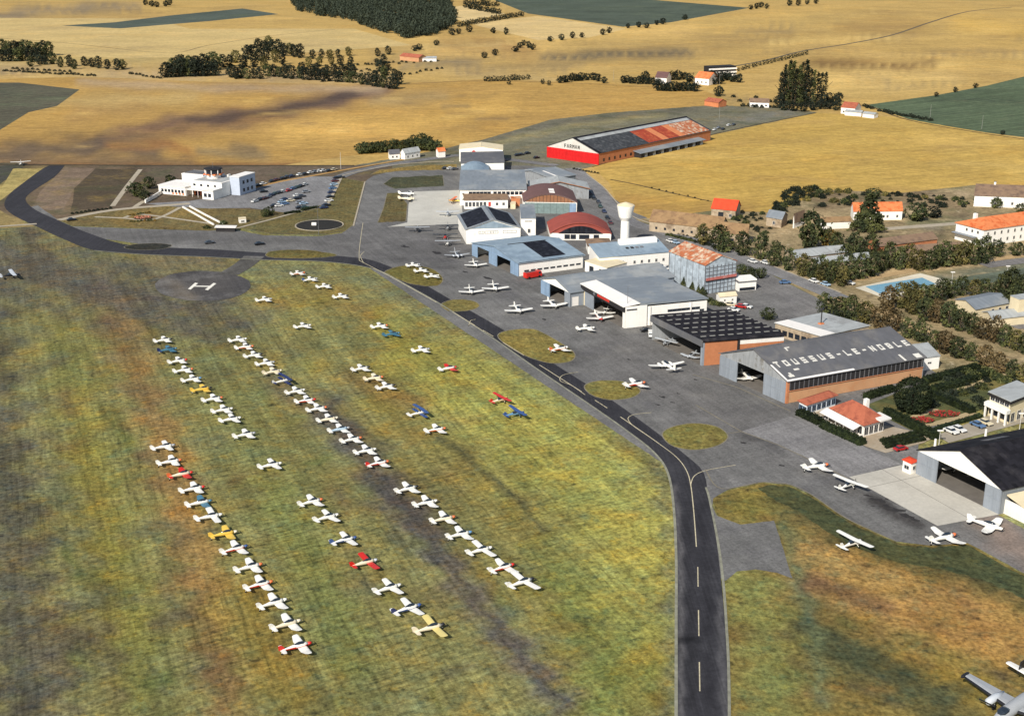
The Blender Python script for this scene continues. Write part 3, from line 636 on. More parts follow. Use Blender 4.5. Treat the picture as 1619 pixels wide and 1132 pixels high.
defm('maroon_roof', (108, 80, 75), .8, .1, .2, panel=(60, 1.2, 60), pamt=0.07)
defm('red_barrel', (152, 76, 64), .8, .12, .3, panel=(60, 1.2, 60), pamt=0.07)
defm('floor', (112, 106, 98), .9, .15, .4)
defm('dark_trim', (46, 44, 44), .8, .15)
defm('brown_trim', (150, 104, 74), .8, .15)
defm('pane', (38, 44, 52), .2, .1, spec=.6)
defm('frame_paint', (206, 202, 192), .7, .05)
defm('grey_frame', (118, 118, 116), .7, .08)
defm('awning', (236, 230, 220), .7, .05)
defm('wood_post', (120, 104, 84), .9, .15)
defm('tan_post', (150, 148, 140), .7, .1)
defm('letter_paint', (214, 210, 198), .9, .15, 2)
defm('letter_dark', (34, 34, 38), .8, .1)
defm('sign_red', (206, 62, 48), .7, .1)
defm('glass_green', (124, 140, 136), .35, .14, .8, spec=.4)
defm('pale_glass', (172, 182, 188), .35, .14, .7, spec=.4, panel=(1.1, 1.1, 1.2), pamt=0.2)
defm('metal_grey', (120, 120, 122), .5, .1, metal=.3)

def frame(A, B, C, z, k_max=.14, zc=None):
    """front edge A-B and back corner above B (or A) seen at height z -> centre, heading, width, depth, skew"""
    a, b, c = P(*A, z), P(*B, z), P(*C, z if zc is None else zc); c.z = b.z
    ux = (b - a); w = ux.length; ux.normalize(); uy = Vector((-ux.y, ux.x, 0))
    v = c - b; d = v.dot(uy); k = max(-k_max, min(k_max, v.dot(ux) / d))
    o = (a + b) / 2 + uy * d / 2 + ux * k * d / 2
    return Vector((o.x, o.y, 0)), atan2(ux.y, ux.x), w, d, k
WCACHE = {}
def win(root, w, d, face, t, z, ww, hh, fm='frame_paint', name='window', pm='pane', cross=1):
    """a framed window (and its pane) on one face of a building"""
    key = (round(ww, 2), round(hh, 2), fm, pm, cross)
    if key not in WCACHE:
        f = MB(); e = min(.12, ww * .12)
        for x0, x1, z0, z1 in ((-ww / 2, -ww / 2 + e, 0, hh), (ww / 2 - e, ww / 2, 0, hh), (-ww / 2 + e, ww / 2 - e, 0, e), (-ww / 2 + e, ww / 2 - e, hh - e, hh)):
            f.box(x0, x1, -.07, .05, z0, z1)
        if cross:
            for i in range(1, cross + 1):
                x = -ww / 2 + ww * i / (cross + 1); f.box(x - .03, x + .03, -.055, .05, e, hh - e)
        p = MB().box(-ww / 2 + e, ww / 2 - e, -.035, .04, e, hh - e)
        WCACHE[key] = (f.mesh('window_frame', M[fm]), p.mesh('window_pane', M[pm]))
    k = SK.get(root.name, 0)
    x, y, rz = {'f': (t * w, -d / 2, 0), 'r': (w / 2, t * d, pi / 2 - atan(k)), 'l': (-w / 2, t * d, -pi / 2 - atan(k)), 'b': (t * w, d / 2, pi)}[face]
    a = link(name, WCACHE[key][0], root, (x + k * y, y, z), rz)
    b = link('pane', WCACHE[key][1], a); return a
def door_leaf(root, x0, x1, y, h, m, name='door_panel'):
    n = max(1, int((x1 - x0) / 2.2)); mb = MB().box(x0, x1, y - .12, y + .1, .05, h)
    for i in range(n + 1):
        x = x0 + (x1 - x0) * i / n; mb.box(max(x0, x - .06), min(x1, x + .06), y - .2, y - .12, .05, h)
    mb.box(x0 + .061, x1 - .061, y - .19, y - .122, h * .55, h * .55 + .15)
    return mb.build(name, m, root)

def hangar(name, label, A, B, C, he, rise, wall='grey_sheet', roof='grey_roof', gable='grey_gable', door='grey_door', front=(), hd=None, oh=.5, right=None, peak=0.0, zc=None, cat='hangar', thick=.22, back='grey_sheet', slabs=1):
    """gabled hall, open at the front between its sliding doors; ridge runs from front to back"""
    o, rz, w, d, k = frame(A, B, C, he, zc=zc)
    root = empty(name, o, rz, label, cat); SK[root.name] = k
    hd = hd or he - .6; T = .28; pk = peak * w
    MB().box(-w / 2, w / 2, -d / 2, d / 2, .16, .24).build('floor', M['floor'], root)
    MB().box(-w / 2, -w / 2 + T, -d / 2 + .3, d / 2 - T, .2, he).build('wall', M[wall], root)
    if right:
        for z0, z1, mm, out in right:
            MB().box(w / 2 - T, w / 2 + out, -d / 2 + .3, d / 2 - T, z0 if z0 else .2, z1).build('wall', M[mm], root)
    else: MB().box(w / 2 - T, w / 2, -d / 2 + .3, d / 2 - T, .2, he).build('wall', M[wall], root)
    MB().prismy([(-w / 2, .2), (w / 2, .2), (w / 2, he), (pk, he + rise), (-w / 2, he)], d / 2 - T, d / 2).build('wall', M[back], root)
    g = MB().prismy([(-w / 2, hd), (w / 2, hd), (w / 2, he), (pk, he + rise), (-w / 2, he)], -d / 2, -d / 2 + .25)
    g.build('gable', M[gable], root)
    for t0, t1, kind in front:
        x0, x1 = -w / 2 + t0 * w, -w / 2 + t1 * w
        if kind == 'open': continue
        if kind == 'wall': MB().box(x0, x1, -d / 2 + .002, -d / 2 + .28, .2, hd).build('wall', M[gable], root)
        elif kind.startswith('wall:'): MB().box(x0, x1, -d / 2 - .05, -d / 2 + .28, .2, hd).build('wall', M[kind[5:]], root)
        elif kind.startswith('door:'): door_leaf(root, x0, x1, -d / 2 - .02, hd - .003, M[kind[5:]])
        else: door_leaf(root, x0, x1, -d / 2 - .02, hd - .003, M[door])
    slopes = []
    for s in (-1, 1):
        xe = s * (w / 2 + oh); run = abs(xe - pk); full = abs(s * w / 2 - pk)
        ze = he + rise - rise * run / full
        up = .06
        mb = MB().prismy([(pk, he + rise + up), (pk, he + rise + up + thick), (xe, ze + up + thick), (xe, ze + up)][::-1] if s > 0 else [(pk, he + rise + up), (pk, he + rise + up + thick), (xe, ze + up + thick), (xe, ze + up)], -d / 2 - oh, d / 2 + oh)
        r = mb.build('roof_slope', M[roof], root)
        slopes.append((s, xe, ze + up + thick, r))
    MB().tube((pk, -d / 2 - oh, he + rise + thick + .08), (pk, d / 2 + oh, he + rise + thick + .08), .16).build('ridge_cap', M[roof], root)
    def patch(side, u0, u1, v0, v1, m, nm='roof_patch', off=.035, th=.03):
        """rectangle on a roof slope: u from front to back, v from ridge to eave"""
        s, xe, ze, r = slopes[1] if side > 0 else slopes[0]
        zr = he + rise + .06 + thick
        def pt(u, v, dz): return (pk + (xe - pk) * v, -d / 2 - oh + (d + 2 * oh) * u, zr + (ze - zr) * v + dz)
        c = [(u0, v0), (u0, v1), (u1, v1), (u1, v0)] if s > 0 else [(u0, v1), (u0, v0), (u1, v0), (u1, v1)]
        mb = MB().hexa([pt(u, v, off - th) for u, v in c] + [pt(u, v, off) for u, v in c])
        return mb.build(nm, M[m], root)
    return dict(root=root, w=w, d=d, k=k, patch=patch, he=he, rise=rise, pk=pk, o=o, rz=rz)

def house(name, label, A, B, C, he, kind='gx', rise=2.5, wall='white_wall', roof='clay_tile', oh=.35, cat='house', zc=None, wins=(), chim=(), thick=.18, k_max=.14, z0=.15):
    """closed building; wins: (face, t, sill, width, height) ; kinds flat, shed, gx, gy, hip"""
    o, rz, w, d, k = frame(A, B, C, he, k_max, zc)
    return house_at(name, label, o, rz, w, d, k, he, kind, rise, wall, roof, oh, cat, wins, chim, thick, z0)
def house_at(name, label, o, rz, w, d, k, he, kind='gx', rise=2.5, wall='white_wall', roof='clay_tile', oh=.35, cat='house', wins=(), chim=(), thick=.18, z0=.15, group=None):
    root = empty(name, o, rz, label, cat, group); SK[root.name] = k
    X, Y = w / 2, d / 2
    if kind in ('flat', 'hip'): MB().box(-X, X, -Y, Y, z0, he).build('wall', M[wall], root)
    elif kind == 'gx': MB().prismx([(-Y, z0), (Y, z0), (Y, he), (0, he + rise), (-Y, he)], -X, X).build('wall', M[wall], root)
    elif kind == 'gy': MB().prismy([(-X, z0), (X, z0), (X, he), (0, he + rise), (-X, he)], -Y, Y).build('wall', M[wall], root)
    elif kind == 'shed': MB().prismx([(-Y, z0), (Y, z0), (Y, he + rise), (-Y, he)], -X, X).build('wall', M[wall], root)
    u = .05
    if kind == 'flat':
        MB().box(-X - oh, X + oh, -Y - oh, Y + oh, he + .002, he + thick).build('roof', M[roof], root)
    elif kind == 'shed':
        sl = rise / d
        MB().prismx([(-Y - oh, he - oh * sl + u), (Y + oh, he + rise + oh * sl + u), (Y + oh, he + rise + oh * sl + u + thick), (-Y - oh, he - oh * sl + u + thick)], -X - oh, X + oh).build('roof', M[roof], root)
    elif kind == 'gx':
        e = he - rise * oh / Y + u
        for s in (-1, 1):
            pr = [(0, he + rise + u), (s * (Y + oh), e), (s * (Y + oh), e + thick), (0, he + rise + u + thick)]
            MB().prismx(pr if s > 0 else pr[::-1], -X - oh, X + oh).build('roof_slope', M[roof], root)
    elif kind == 'gy':
        e = he - rise * oh / X + u
        for s in (-1, 1):
            pr = [(0, he + rise + u), (s * (X + oh), e), (s * (X + oh), e + thick), (0, he + rise + u + thick)]
            MB().prismy(pr if s < 0 else pr[::-1], -Y - oh, Y + oh).build('roof_slope', M[roof], root)
    elif kind == 'hip':
        a = X + oh; b = Y + oh; r = max(0.05, a - b) if a > b else 0.05; q = 0.05 if a > b else b - a
        z1 = he + .01; zt = he + rise
        vs = [(-a, -b, z1), (a, -b, z1), (a, b, z1), (-a, b, z1), (-a, -b, z1 + thick), (a, -b, z1 + thick), (a, b, z1 + thick), (-a, b, z1 + thick), (-r, -q, zt), (r, -q, zt), (r, q, zt), (-r, q, zt)]
        fs = [(3, 2, 1, 0), (0, 1, 5, 4), (1, 2, 6, 5), (2, 3, 7, 6), (3, 0, 4, 7), (4, 5, 9, 8), (5, 6, 10, 9), (6, 7, 11, 10), (7, 4, 8, 11), (8, 9, 10, 11)]
        MB().add(vs, fs).build('roof', M[roof], root)
    for wn in wins:
        face, t, s, ww, hh = wn[:5]
        win(root, w, d, face, t, s, ww, hh, *(wn[5:]))
    for cx, cy, h in chim:
        c = MB().box(cx * w - .45, cx * w + .45, cy * d - .4, cy * d + .4, he + .2, he + h).build('chimney', M[wall], root)
        MB().box(cx * w - .55, cx * w + .55, cy * d - .5, cy * d + .5, he + h, he + h + .15).build('chimney_cap', M['dark_trim'], c, k=k)
    return root, w, d
def row(face, n, t0, t1, sill, ww, hh, *a): return [(face, t0 + (t1 - t0) * (i / (n - 1) if n > 1 else .5), sill, ww, hh, *a) for i in range(n)]

# ---- block letters ------------------------------------------------
GL = {'T': [(0, 5, 4, 6), (1.5, 0, 2.5, 5)], 'O': [(0, 0, 1, 6), (3, 0, 4, 6), (1, 5, 3, 6), (1, 0, 3, 1)], 'U': [(0, 0, 1, 6), (3, 0, 4, 6), (1, 0, 3, 1)],
      'S': [(0, 5, 4, 6), (0, 3.5, 1, 5), (0, 2.5, 4, 3.5), (3, 1, 4, 2.5), (0, 0, 4, 1)], 'L': [(0, 0, 1, 6), (1, 0, 4, 1)], 'E': [(0, 0, 1, 6), (1, 5, 4, 6), (1, 2.5, 3.4, 3.5), (1, 0, 4, 1)],
      'N': [(0, 0, 1, 6), (3, 0, 4, 6), (1, 3.4, 1.8, 5), (1.6, 2.2, 2.4, 3.8), (2.2, 1, 3, 2.6)], 'B': [(0, 0, 1, 6), (1, 5, 3.3, 6), (1, 2.6, 3.3, 3.5), (1, 0, 3.3, 1), (3, .6, 4, 2.8), (3, 3.3, 4, 5.4)],
      '-': [(.5, 2.5, 3.5, 3.5)], 'F': [(0, 0, 1, 6), (1, 5, 4, 6), (1, 2.6, 3.4, 3.6)], 'A': [(0, 0, .9, 2.4), (3.1, 0, 4, 2.4), (.5, 2.4, 1.4, 4.6), (2.6, 2.4, 3.5, 4.6), (1.2, 4.6, 2.8, 6), (1.4, 1.9, 2.6, 2.7)],
      'R': [(0, 0, 1, 6), (1, 5, 3.4, 6), (3, 3, 4, 5.4), (1, 2.4, 3.4, 3.3), (2.4, 1.2, 3.2, 2.4), (3, 0, 4, 1.4)], 'M': [(0, 0, 1, 6), (3.4, 0, 4.4, 6), (1, 4, 1.7, 5.4), (1.7, 2.8, 2.7, 4.3), (2.7, 4, 3.4, 5.4)]}

# ---- 1 the long hangar with the airfield name on its roof ---------
H = hangar('brick_hangar', 'long brick hangar with TOUSSUS-LE-NOBLE painted on its grey roof', (1139.5, 559), (1245.5, 603), (1462, 565), 6.5, 5.0, wall='grey_sheet', roof='slate_roof', gable='grey_gable', door='grey_door', hd=6.0,
           front=[(0, .27, 'door'), (.27, .67, 'open'), (.67, .985, 'door')], right=[(0, 3.7, 'brick_orange', 0), (3.7, 6.5, 'dark_trim', -.03)], oh=.45)
rt, w, d = H['root'], H['w'], H['d']
for i in range(30):      # pilasters between the dark upper panels, clerestory panes
    y = -d / 2 + .8 + i * (d - 1.6) / 29
    MB().box(w / 2 - .1, w / 2 + .05, y - .12, y + .12, 3.71, 6.45).build('mullion', M['slate_roof'], rt)
MB().box(w / 2 + .001, w / 2 + .25, -d / 2 + .25, d / 2 - .28, 3.55, 3.7).build('brick_ledge', M['brick_deep'], rt)
MB().box(w / 2 - .45, w / 2 + .1, -d / 2 - .1, -d / 2 + .6, .2, 6.3).build('corner_pier', M['brick_deep'], rt)
txt = 'TOUSSUS-LE-NOBLE'; n = len(txt)
for i, ch in enumerate(txt):
    u = .045 + .925 * i / (n - 1) - .0; hh = .15; ww = .032
    mb = MB(); s_ = 1
    for (x0, y0, x1, y1) in GL[ch]:
        u0, u1 = u + ww * (x0 / 4 - .5) , u + ww * (x1 / 4 - .5); v0, v1 = .585 - hh * (y1 / 6), .60 - hh * (y0 / 6)
        xe = w / 2 + .45; ze = 6.5 + 5.0 - 5.0 * xe / (w / 2) + .28; zr = 11.78
        def pt(u, v, dz): return (xe * v, -d / 2 - .45 + (d + .9) * u, zr + (ze - zr) * v + dz)
        c = [(u0, v0), (u0, v1), (u1, v1), (u1, v0)]
        mb.hexa([pt(a, b_, .004) for a, b_ in c] + [pt(a, b_, .03) for a, b_ in c])
    mb.build('letter', M['letter_paint'], rt)
H['patch'](1, .0, .47, .955, .998, 'awning', 'eave_flashing'); H['patch'](1, .0, .012, .50, .95, 'awning', 'rake_flashing', .03)
H['patch'](1, .835, .85, .80, .99, 'letter_paint', 'paint_patch'); H['patch'](1, .93, .975, .85, .97, 'letter_paint', 'paint_patch')
H['patch'](1, .04, .075, .84, .90, 'letter_paint', 'paint_patch'); H['patch'](1, .055, .07, .78, .86, 'letter_paint', 'paint_patch', .032); H['patch'](1, .11, .145, .70, .745, 'letter_paint', 'paint_patch')
H['patch'](1, .19, .225, .10, .125, 'letter_paint', 'paint_patch'); H['patch'](1, .19, .2, .13, .20, 'letter_paint', 'paint_patch')

# ---- 2 black ribbed roof over an orange brick hall ----------------
o, rz, w, d, k = frame((1032, 499), (1112, 538), (1240, 528), 8.0, .25)
rt = empty('ribbed_roof_hangar', o, rz, 'hangar under a black ribbed roof with orange brick side beside the brick hangar', 'hangar'); SK[rt.name] = k
X, Y = w / 2, d / 2
MB().box(-X, X, -Y, Y, .16, .24).build('floor', M['floor'], rt)
MB().box(-X, -X + .3, -Y, Y, .2, 7.4).build('wall', M['grey_gable'], rt); MB().box(X - .3, X, -Y + .5, Y, .2, 5.9).build('wall', M['brick_deep'], rt)
MB().box(X - .34, X + .02, -Y + .5 + d * .40, Y, 5.9, 7.4).build('wall', M['white_render'], rt); MB().box(X - .3, X, -Y + .5, -Y + .5 + d * .40 - .002, 5.9, 7.4).build('wall', M['brick_deep'], rt)
MB().box(X - .1, X + .25, -Y + d * .42, -Y + d * .445, .2, 7.4).build('downpipe', M['dark_trim'], rt)
MB().box(-X + .3, X - .3, Y - .3, Y, .2, 7.4).build('wall', M['grey_sheet'], rt)
MB().box(X - .9, X + .05, -Y - .1, -Y + .5, .2, 7.4).build('corner_pier', M['grey_door'], rt)
MB().box(-X - .3, X + .3, -Y - .6, -Y - .3, 6.1, 8.0).build('fascia', M['slate_roof'], rt)
MB().box(-X - .3, X + .3, -Y - .3, Y + .4, 7.4, 7.75).build('roof', M['tar_roof'], rt)
for i in range(13):
    x = -X + .2 + i * (w - .4) / 12
    MB().prismy([(x - .95, 7.752), (x + .95, 7.752), (x + .1, 8.35), (x - .1, 8.35)], -Y - .25, Y + .35).build('roof_rib', M['black_roof' if i % 2 else 'tar_roof'], rt)
    if i % 2: 
        for j in range(9):
            y = -Y + 1.4 + j * (d - 2.5) / 8; MB().box(x - .22, x + .22, y - .8, y + .8, 8.30, 8.42).build('rooflight', M['tan_post'], rt)
# ---- 3 white hangar with the pale canopy --------------------------
o, rz, w, d, k = frame((919, 449), (987, 486), (1119.5, 473), 7.2, .12)
rt = empty('white_hangar', o, rz, 'white walled hangar with pale flat roof, dark fascia and red lettering over its door', 'hangar'); SK[rt.name] = k
X, Y = w / 2, d / 2
MB().box(-X, X, -Y, Y, .16, .24).build('floor', M['floor'], rt)
MB().box(-X, -X + .3, -Y + .5, Y - .3, .2, 7.2).build('wall', M['white_render'], rt)
fb = -Y + d * .27
MB().box(X - .3, X, -Y + .5, fb, .2, 7.2).build('wall', M['white_wall'], rt)
MB().box(X - .8, X - .5, fb - .3, Y - .3, .2, 6.6).build('wall', M['white_wall'], rt)
MB().box(X - .5, X - .2, fb + 1.0, fb + 1.5, .2, 6.6).build('pilaster', M['white_render'], rt); MB().box(X - .5, X - .25, Y - 6, Y - 5.6, .2, 6.6).build('pilaster', M['white_render'], rt)
MB().box(-X, X - .5, Y - .3, Y, .2, 6.6).build('wall', M['white_render'], rt)
win(rt, w - 1.0, d, 'r', .22, 4.0, 11.5, .9, 'grey_frame', cross=6); win(rt, w - 1.0, d, 'r', .44, 3.2, 1.6, .8, 'grey_frame'); win(rt, w, d, 'r', -.41, 5.9, 3.6, .5, 'grey_frame')
MB().box(-X, -X + 2.2, -Y + .3, -Y + .6, .2, 6).build('wall', M['cream_wall'], rt); door_leaf(rt, -X + 2.3, -X + 8.5, -Y + .45, 5.5, M['grey_door']); MB().box(X - 1.3, X, -Y + .2, -Y + .55, .2, 5.6).build('wall', M['white_render'], rt)
MB().box(-X - .2, X + .1, -Y - .1, -Y + .2, 5.5, 7.15).build('fascia', M['dark_trim'], rt)
MB().prismx([(-Y - .3, 7.16), (-Y + 5.5, 7.9), (-Y + 5.5, 8.1), (-Y - .3, 7.38)], -X - .3, X + .1).build('canopy_roof', M['awning'], rt)
MB().prismx([(-Y + 5.5, 7.2), (Y + .3, 7.2), (Y + .3, 7.5), (-Y + 5.5, 7.95)], -X - .2, X - .1).build('roof', M['grey_roof'], rt)
sg = MB(); R2 = random.Random(5)
for i in range(9):
    x = -X + w * .40 + i * .95; sg.box(x, x + .7, -Y - .19, -Y - .1, 6.1, 6.9); 
sg.build('sign_lettering', M['sign_red'], rt)
MB().box(-X + w * .30, -X + w * .345, -Y - .17, -Y - .1, 5.9, 6.9).build('sign_emblem', M['metal_grey'], rt)

# ---- 4 grey hangar with the white triangle gable -------------------
H = hangar('grey_hangar', 'wide grey roofed hangar with bright white triangular gable beside the white hangar', (856, 441.5), (902, 463), (1066, 438), 5.2, 2.6, wall='grey_sheet', roof='grey_roof', gable='white_wall', hd=5.0, front=[(0, .3, 'door:blue_door'), (.3, .82, 'open'), (.82, 1, 'door:grey_door')], right=[(0, 5.2, 'grey_door', 0)])
win(H['root'], H['w'], H['d'], 'r', -.455, .4, 2.6, 3.2, 'frame_paint', 'door', 'awning', 0)
# ---- 5 blue hangar ---------------------------------------------------
H = hangar('blue_hangar', 'pale blue hangar with black glazed band across its low roof and white side wall', (746.8, 384.7), (820, 417), (922.6, 404), 5.0, 2.6, wall='white_wall', roof='blue_roof', gable='blue_door', door='blue_door', hd=4.6,
           front=[(0, .12, 'door'), (.12, .38, 'open'), (.38, .55, 'door'), (.55, .84, 'open'), (.84, 1, 'door')], right=[(0, 5.0, 'white_wall', 0)])
H['patch'](1, .42, .76, .04, .86, 'glazing_roof', 'rooflight'); H['patch'](1, .20, .78, .0, .035, 'tar_roof', 'ridge_band', .05)
H['patch'](1, .02, .985, .975, .998, 'dark_trim', 'gutter')
for i in range(9): win(H['root'], H['w'], H['d'], 'r', -.38 + i * .1, 1.6, 2.0, .7, 'grey_frame')
# ---- 6 white gable with black glazed slopes ---------------------------
H = hangar('gabled_hangar', 'white fronted gabled hangar with two black glazed roof slopes', (737, 363), (823, 360.5), (806, 338), 6.2, 3.6, wall='white_render', roof='grey_roof', gable='white_wall', hd=6.0, front=[(0, 1, 'wall:white_wall')])
H['patch'](1, .05, .93, .12, .86, 'glazing_roof', 'rooflight'); H['patch'](-1, .05, .93, .12, .9, 'glazing_roof', 'rooflight')
MB().prismy([(-H['w'] * .42, 6.35), (H['w'] * .42, 6.35), (0, 9.3)], -H['d'] / 2 - .06, -H['d'] / 2 - .001).build('gable_panel', M['blue_roof'], H['root'])
for t, ww in ((-.22, 2.2), (-.08, 3.4), (.02, 3.0), (.3, 5.5)): win(H['root'], H['w'], H['d'], 'f', t, 4.2, ww, 1.1, 'dark_trim', cross=2)
win(H['root'], H['w'], H['d'], 'f', -.34, 3.6, .8, 1.0)
rt, w, d = house('corner_tower', 'square white corner block with grey roof joined to the gabled hangar', (824, 346), (847, 346), (844, 323.5), 7.5, 'flat', wall='white_wall', roof='grey_roof', cat='building', oh=.15, wins=[('f', 0, 6.2, 3.2, .5), ('f', .05, 1.5, 1.2, 1.8)])
# ---- 7 long two-storey office ---------------------------------------------
rt, w, d = house('office_building', 'long white office with plain grey roof and a row of small square windows', (727, 301), (832, 300.5), (828, 276), 7.2, 'shed', 2.0, 'white_wall', 'grey_roof', .4, 'building', wins=row('f', 6, -.34, -.06, 5.0, 1.6, 1.5, 'dark_trim') + row('f', 7, .03, .42, 5.0, 1.6, 1.5, 'dark_trim') + [('f', -.45, 5.0, 1.0, 1.0), ('f', -.45, 2.4, 1.0, 1.0)])
rt, w, d = house('office_annex', 'low white annex with tall windows and brownish lean-to roof below the long office', (734, 317), (803, 316), (801, 310), 4.2, 'shed', 1.2, 'white_wall', 'brown_tile', .3, 'building', wins=row('f', 6, -.45, -.03, 1.2, 1.3, 2.2) + [('f', .08, 1.2, 1.3, 2.2, 'frame_paint', 'door', 'sign_red', 0), ('f', .25, 1.6, 1.2, 1.4), ('f', .4, 1.6, 1.2, 1.4)])
house('brick_shed', 'small rusty brick shed between the annex and the maroon arched hangar', (808, 313), (822, 313), (821, 306), 4, 'shed', .8, 'brick_deep', 'rust_roof', .3, 'shed', wins=[('f', -.2, 1, 1.6, 1.4)])
house('ochre_hut', 'yellow hut roof beside the brick shed', (807, 323), (815, 323), (815, 319), 2.4, 'flat', 1, 'cream_wall', 'cream_wall', .1, 'hut')
# ---- 8 white stepped halls at the top ----------------------------------------
H = hangar('white_gable_hall', 'tall white gabled hall with a red dot, northernmost of the airfield halls', (726, 236), (795, 237.5), (792, 230), 7.0, 1.4, wall='white_wall', roof='cream_wall', gable='white_wall', hd=6.8, front=[(0, 1, 'wall:white_wall')], oh=.2)
dot = MB(); dot.loft([[(1.1 * cos(2 * pi * i / 14) - 4, -H['d'] / 2 - y, 5.4 + 1.1 * sin(2 * pi * i / 14)) for i in range(14)] for y in (.05, .09)]); dot.build('painted_dot', M['sign_red'], H['root'])
house('lean_to_hall', 'white hall with slate grey lean-to roof in front of the tall gabled hall', (729, 259), (797, 257.5), (795, 246), 5.2, 'shed', 2.0, 'white_wall', 'slate_roof', .3, 'building')
o, rz, w, d, k = frame((730, 276), (774, 275.5), (772, 262), 4.0)
rt = empty('curved_roof_shed', o, rz, 'pale blue shed with shallow curved roof behind the long office', 'shed'); SK[rt.name] = k
MB().box(-w / 2, w / 2, -d / 2, d / 2, .15, 4).build('wall', M['white_render'], rt)
pr = [(-w / 2 - .2 + (w + .4) * i / 12, 4.0 + 2.4 * sin(pi * i / 12)) for i in range(13)]
MB().prismy([(x, z) for x, z in pr][::-1], -d / 2 - .2, d / 2 + .2).build('roof', M['blue_roof'], rt)
# ---- 9 grey flat hangars ------------------------------------------------------
H = hangar('pale_hangar', 'wide pale grey low roofed hangar with white rooflight beside the maroon arched hangar', (808, 272), (872, 283), (921, 279), 4.6, 2.2, wall='grey_sheet', roof='grey_roof', gable='grey_gable', hd=4.4, front=[(0, 1, 'wall')], zc=4.6)
H['patch'](1, .3, .36, .2, .9, 'awning', 'rooflight'); H['patch'](-1, .25, .3, .2, .8, 'awning', 'rooflight')
H = hangar('trimmed_hangar', 'pale grey hangar with brown edged gable behind the maroon arched hangar', (838, 297), (931, 299), (926, 289), 5.0, 2.8, wall='grey_sheet', roof='pale_roof', gable='grey_gable', hd=4.8, front=[(0, 1, 'wall')])
for s in (-1, 1):
    MB().tube((0, -H['d'] / 2 - .6, 8.15), (s * (H['w'] / 2 + .5), -H['d'] / 2 - .6, 5.2), .22).build('barge_board', M['brown_trim'], H['root'])
# ---- 10, 11 barrel roofed hangars -----------------------------------------------
def barrel(name, label, A, B, C, he, rise, roof, glaze, zc=None, lens=.8, base='white_render'):
    o, rz, w, d, k = frame(A, B, C, he, zc=zc)
    rt = empty(name, o, rz, label, 'hangar'); SK[rt.name] = k
    N = 20; arc = [(-w / 2 - .3 + (w + .6) * i / N, he + rise * (1 - (2 * i / N - 1) ** 2)) for i in range(N + 1)]
    inner = [(x * .985, z - .3) for x, z in arc]
    mb = MB()
    for i in range(N): mb.hexa([(inner[i][0], -d / 2 - .5, inner[i][1]), (inner[i + 1][0], -d / 2 - .5, inner[i + 1][1]), (inner[i + 1][0], d / 2, inner[i + 1][1]), (inner[i][0], d / 2, inner[i][1]), (arc[i][0], -d / 2 - .5, arc[i][1]), (arc[i + 1][0], -d / 2 - .5, arc[i + 1][1]), (arc[i + 1][0], d / 2, arc[i + 1][1]), (arc[i][0], d / 2, arc[i][1])])
    mb.build('barrel_roof', M[roof], rt)
    MB().prismy([(x, z - .02) for x, z in inner[::-1]] + [(-w / 2, .15), (w / 2, .15)], -d / 2, d / 2 - .3).build('wall', M[base], rt)
    if lens < .8: MB().prismy([(x * .985, z - .1) for x, z in arc][::-1], -d / 2 - .1, -d / 2 - .001).build('arch_face', M[roof], rt)
    a2 = [(x * lens, he - .3 + (z - he - .0) * lens) for x, z in arc]
    MB().prismy(a2[::-1] + [], -d / 2 - .15, -d / 2 - .002).build('glazed_gable', M[glaze], rt)
    for i in range(1, 14):
        x = -w / 2 * lens + w * lens * i / 14; zt = he - .3 + rise * lens * (1 - (2 * i / 14 - 1) ** 2)
        MB().box(x - .07, x + .07, -d / 2 - .22, -d / 2 - .15, he - .3, zt).build('mullion', M['dark_trim'], rt)
    return rt, w, d, he, rise
rt, w, d, he, rise = barrel('maroon_barrel_hangar', 'arched hangar with maroon barrel roof and tall greenish glazed doors', (828, 318), (912, 319.5), (905, 302), 5.6, 3.4, 'maroon_roof', 'brown_trim', lens=.93)
for i in range(8):
    x0 = -w / 2 + .4 + i * (w - .8) / 8; door_leaf(rt, x0 + .02, x0 + (w - .8) / 8 - .02, -d / 2 - .1, 4.9, M['glass_green' if i < 7 else 'blue_door'])
for s in (0, 1): 
    z = he + rise * (1 - (.1) ** 2); MB().box(-.2, 2.2, -d / 2 + 2.5 + s * 5.5, -d / 2 + 6.5 + s * 5.5, z - .2, z + .13).build('rooflight', M['awning'], rt)
rt, w, d, he, rise = barrel('red_barrel_hangar', 'arched hangar with brick red barrel roof, nearest the water tower', (870, 368), (966, 369), (958, 352), 3.2, 4.4, 'red_barrel', 'glazing_roof', lens=.72)
for t in (-.22, -.12, .02, .1, .26): win(rt, w, d, 'f', t, .6, 2.2, 1.9, 'dark_trim')
# ---- 12 13 by the water tower ------------------------------------------------------
house('tiled_lodge', 'small white lodge with brown tile roof left of the water tower foot', (930, 389), (966, 388), (962, 378), 3.4, 'hip', 1.6, 'white_wall', 'brown_tile', .4, 'house', wins=row('f', 3, -.3, .3, 1, 1.2, 1.2))
rt, w, d = house('workshop', 'long white workshop with pale blue roof and small windows below the water tower', (948, 408), (1058, 398.5), (1047, 383), 5.2, 'shed', 1.4, 'white_wall', 'blue_roof', .3, 'building', wins=row('f', 5, .0, .42, 1.8, 1.0, 1.3) + [('f', -.2, .3, 2.4, 3.0, 'dark_trim')])
MB().box(-w * .1, w * .45, d * .22, d * .42, 5.9, 8.2).build('roof_monitor', M['white_wall'], rt)
for i in range(4):
    MB().box(-w * .05 + i * 2.0, -w * .05 + i * 2.0 + 1.1, -d * .08, d * .04, 5.8, 6.3).build('roof_vent', M['metal_grey' if i > 1 else 'dark_trim'], rt)
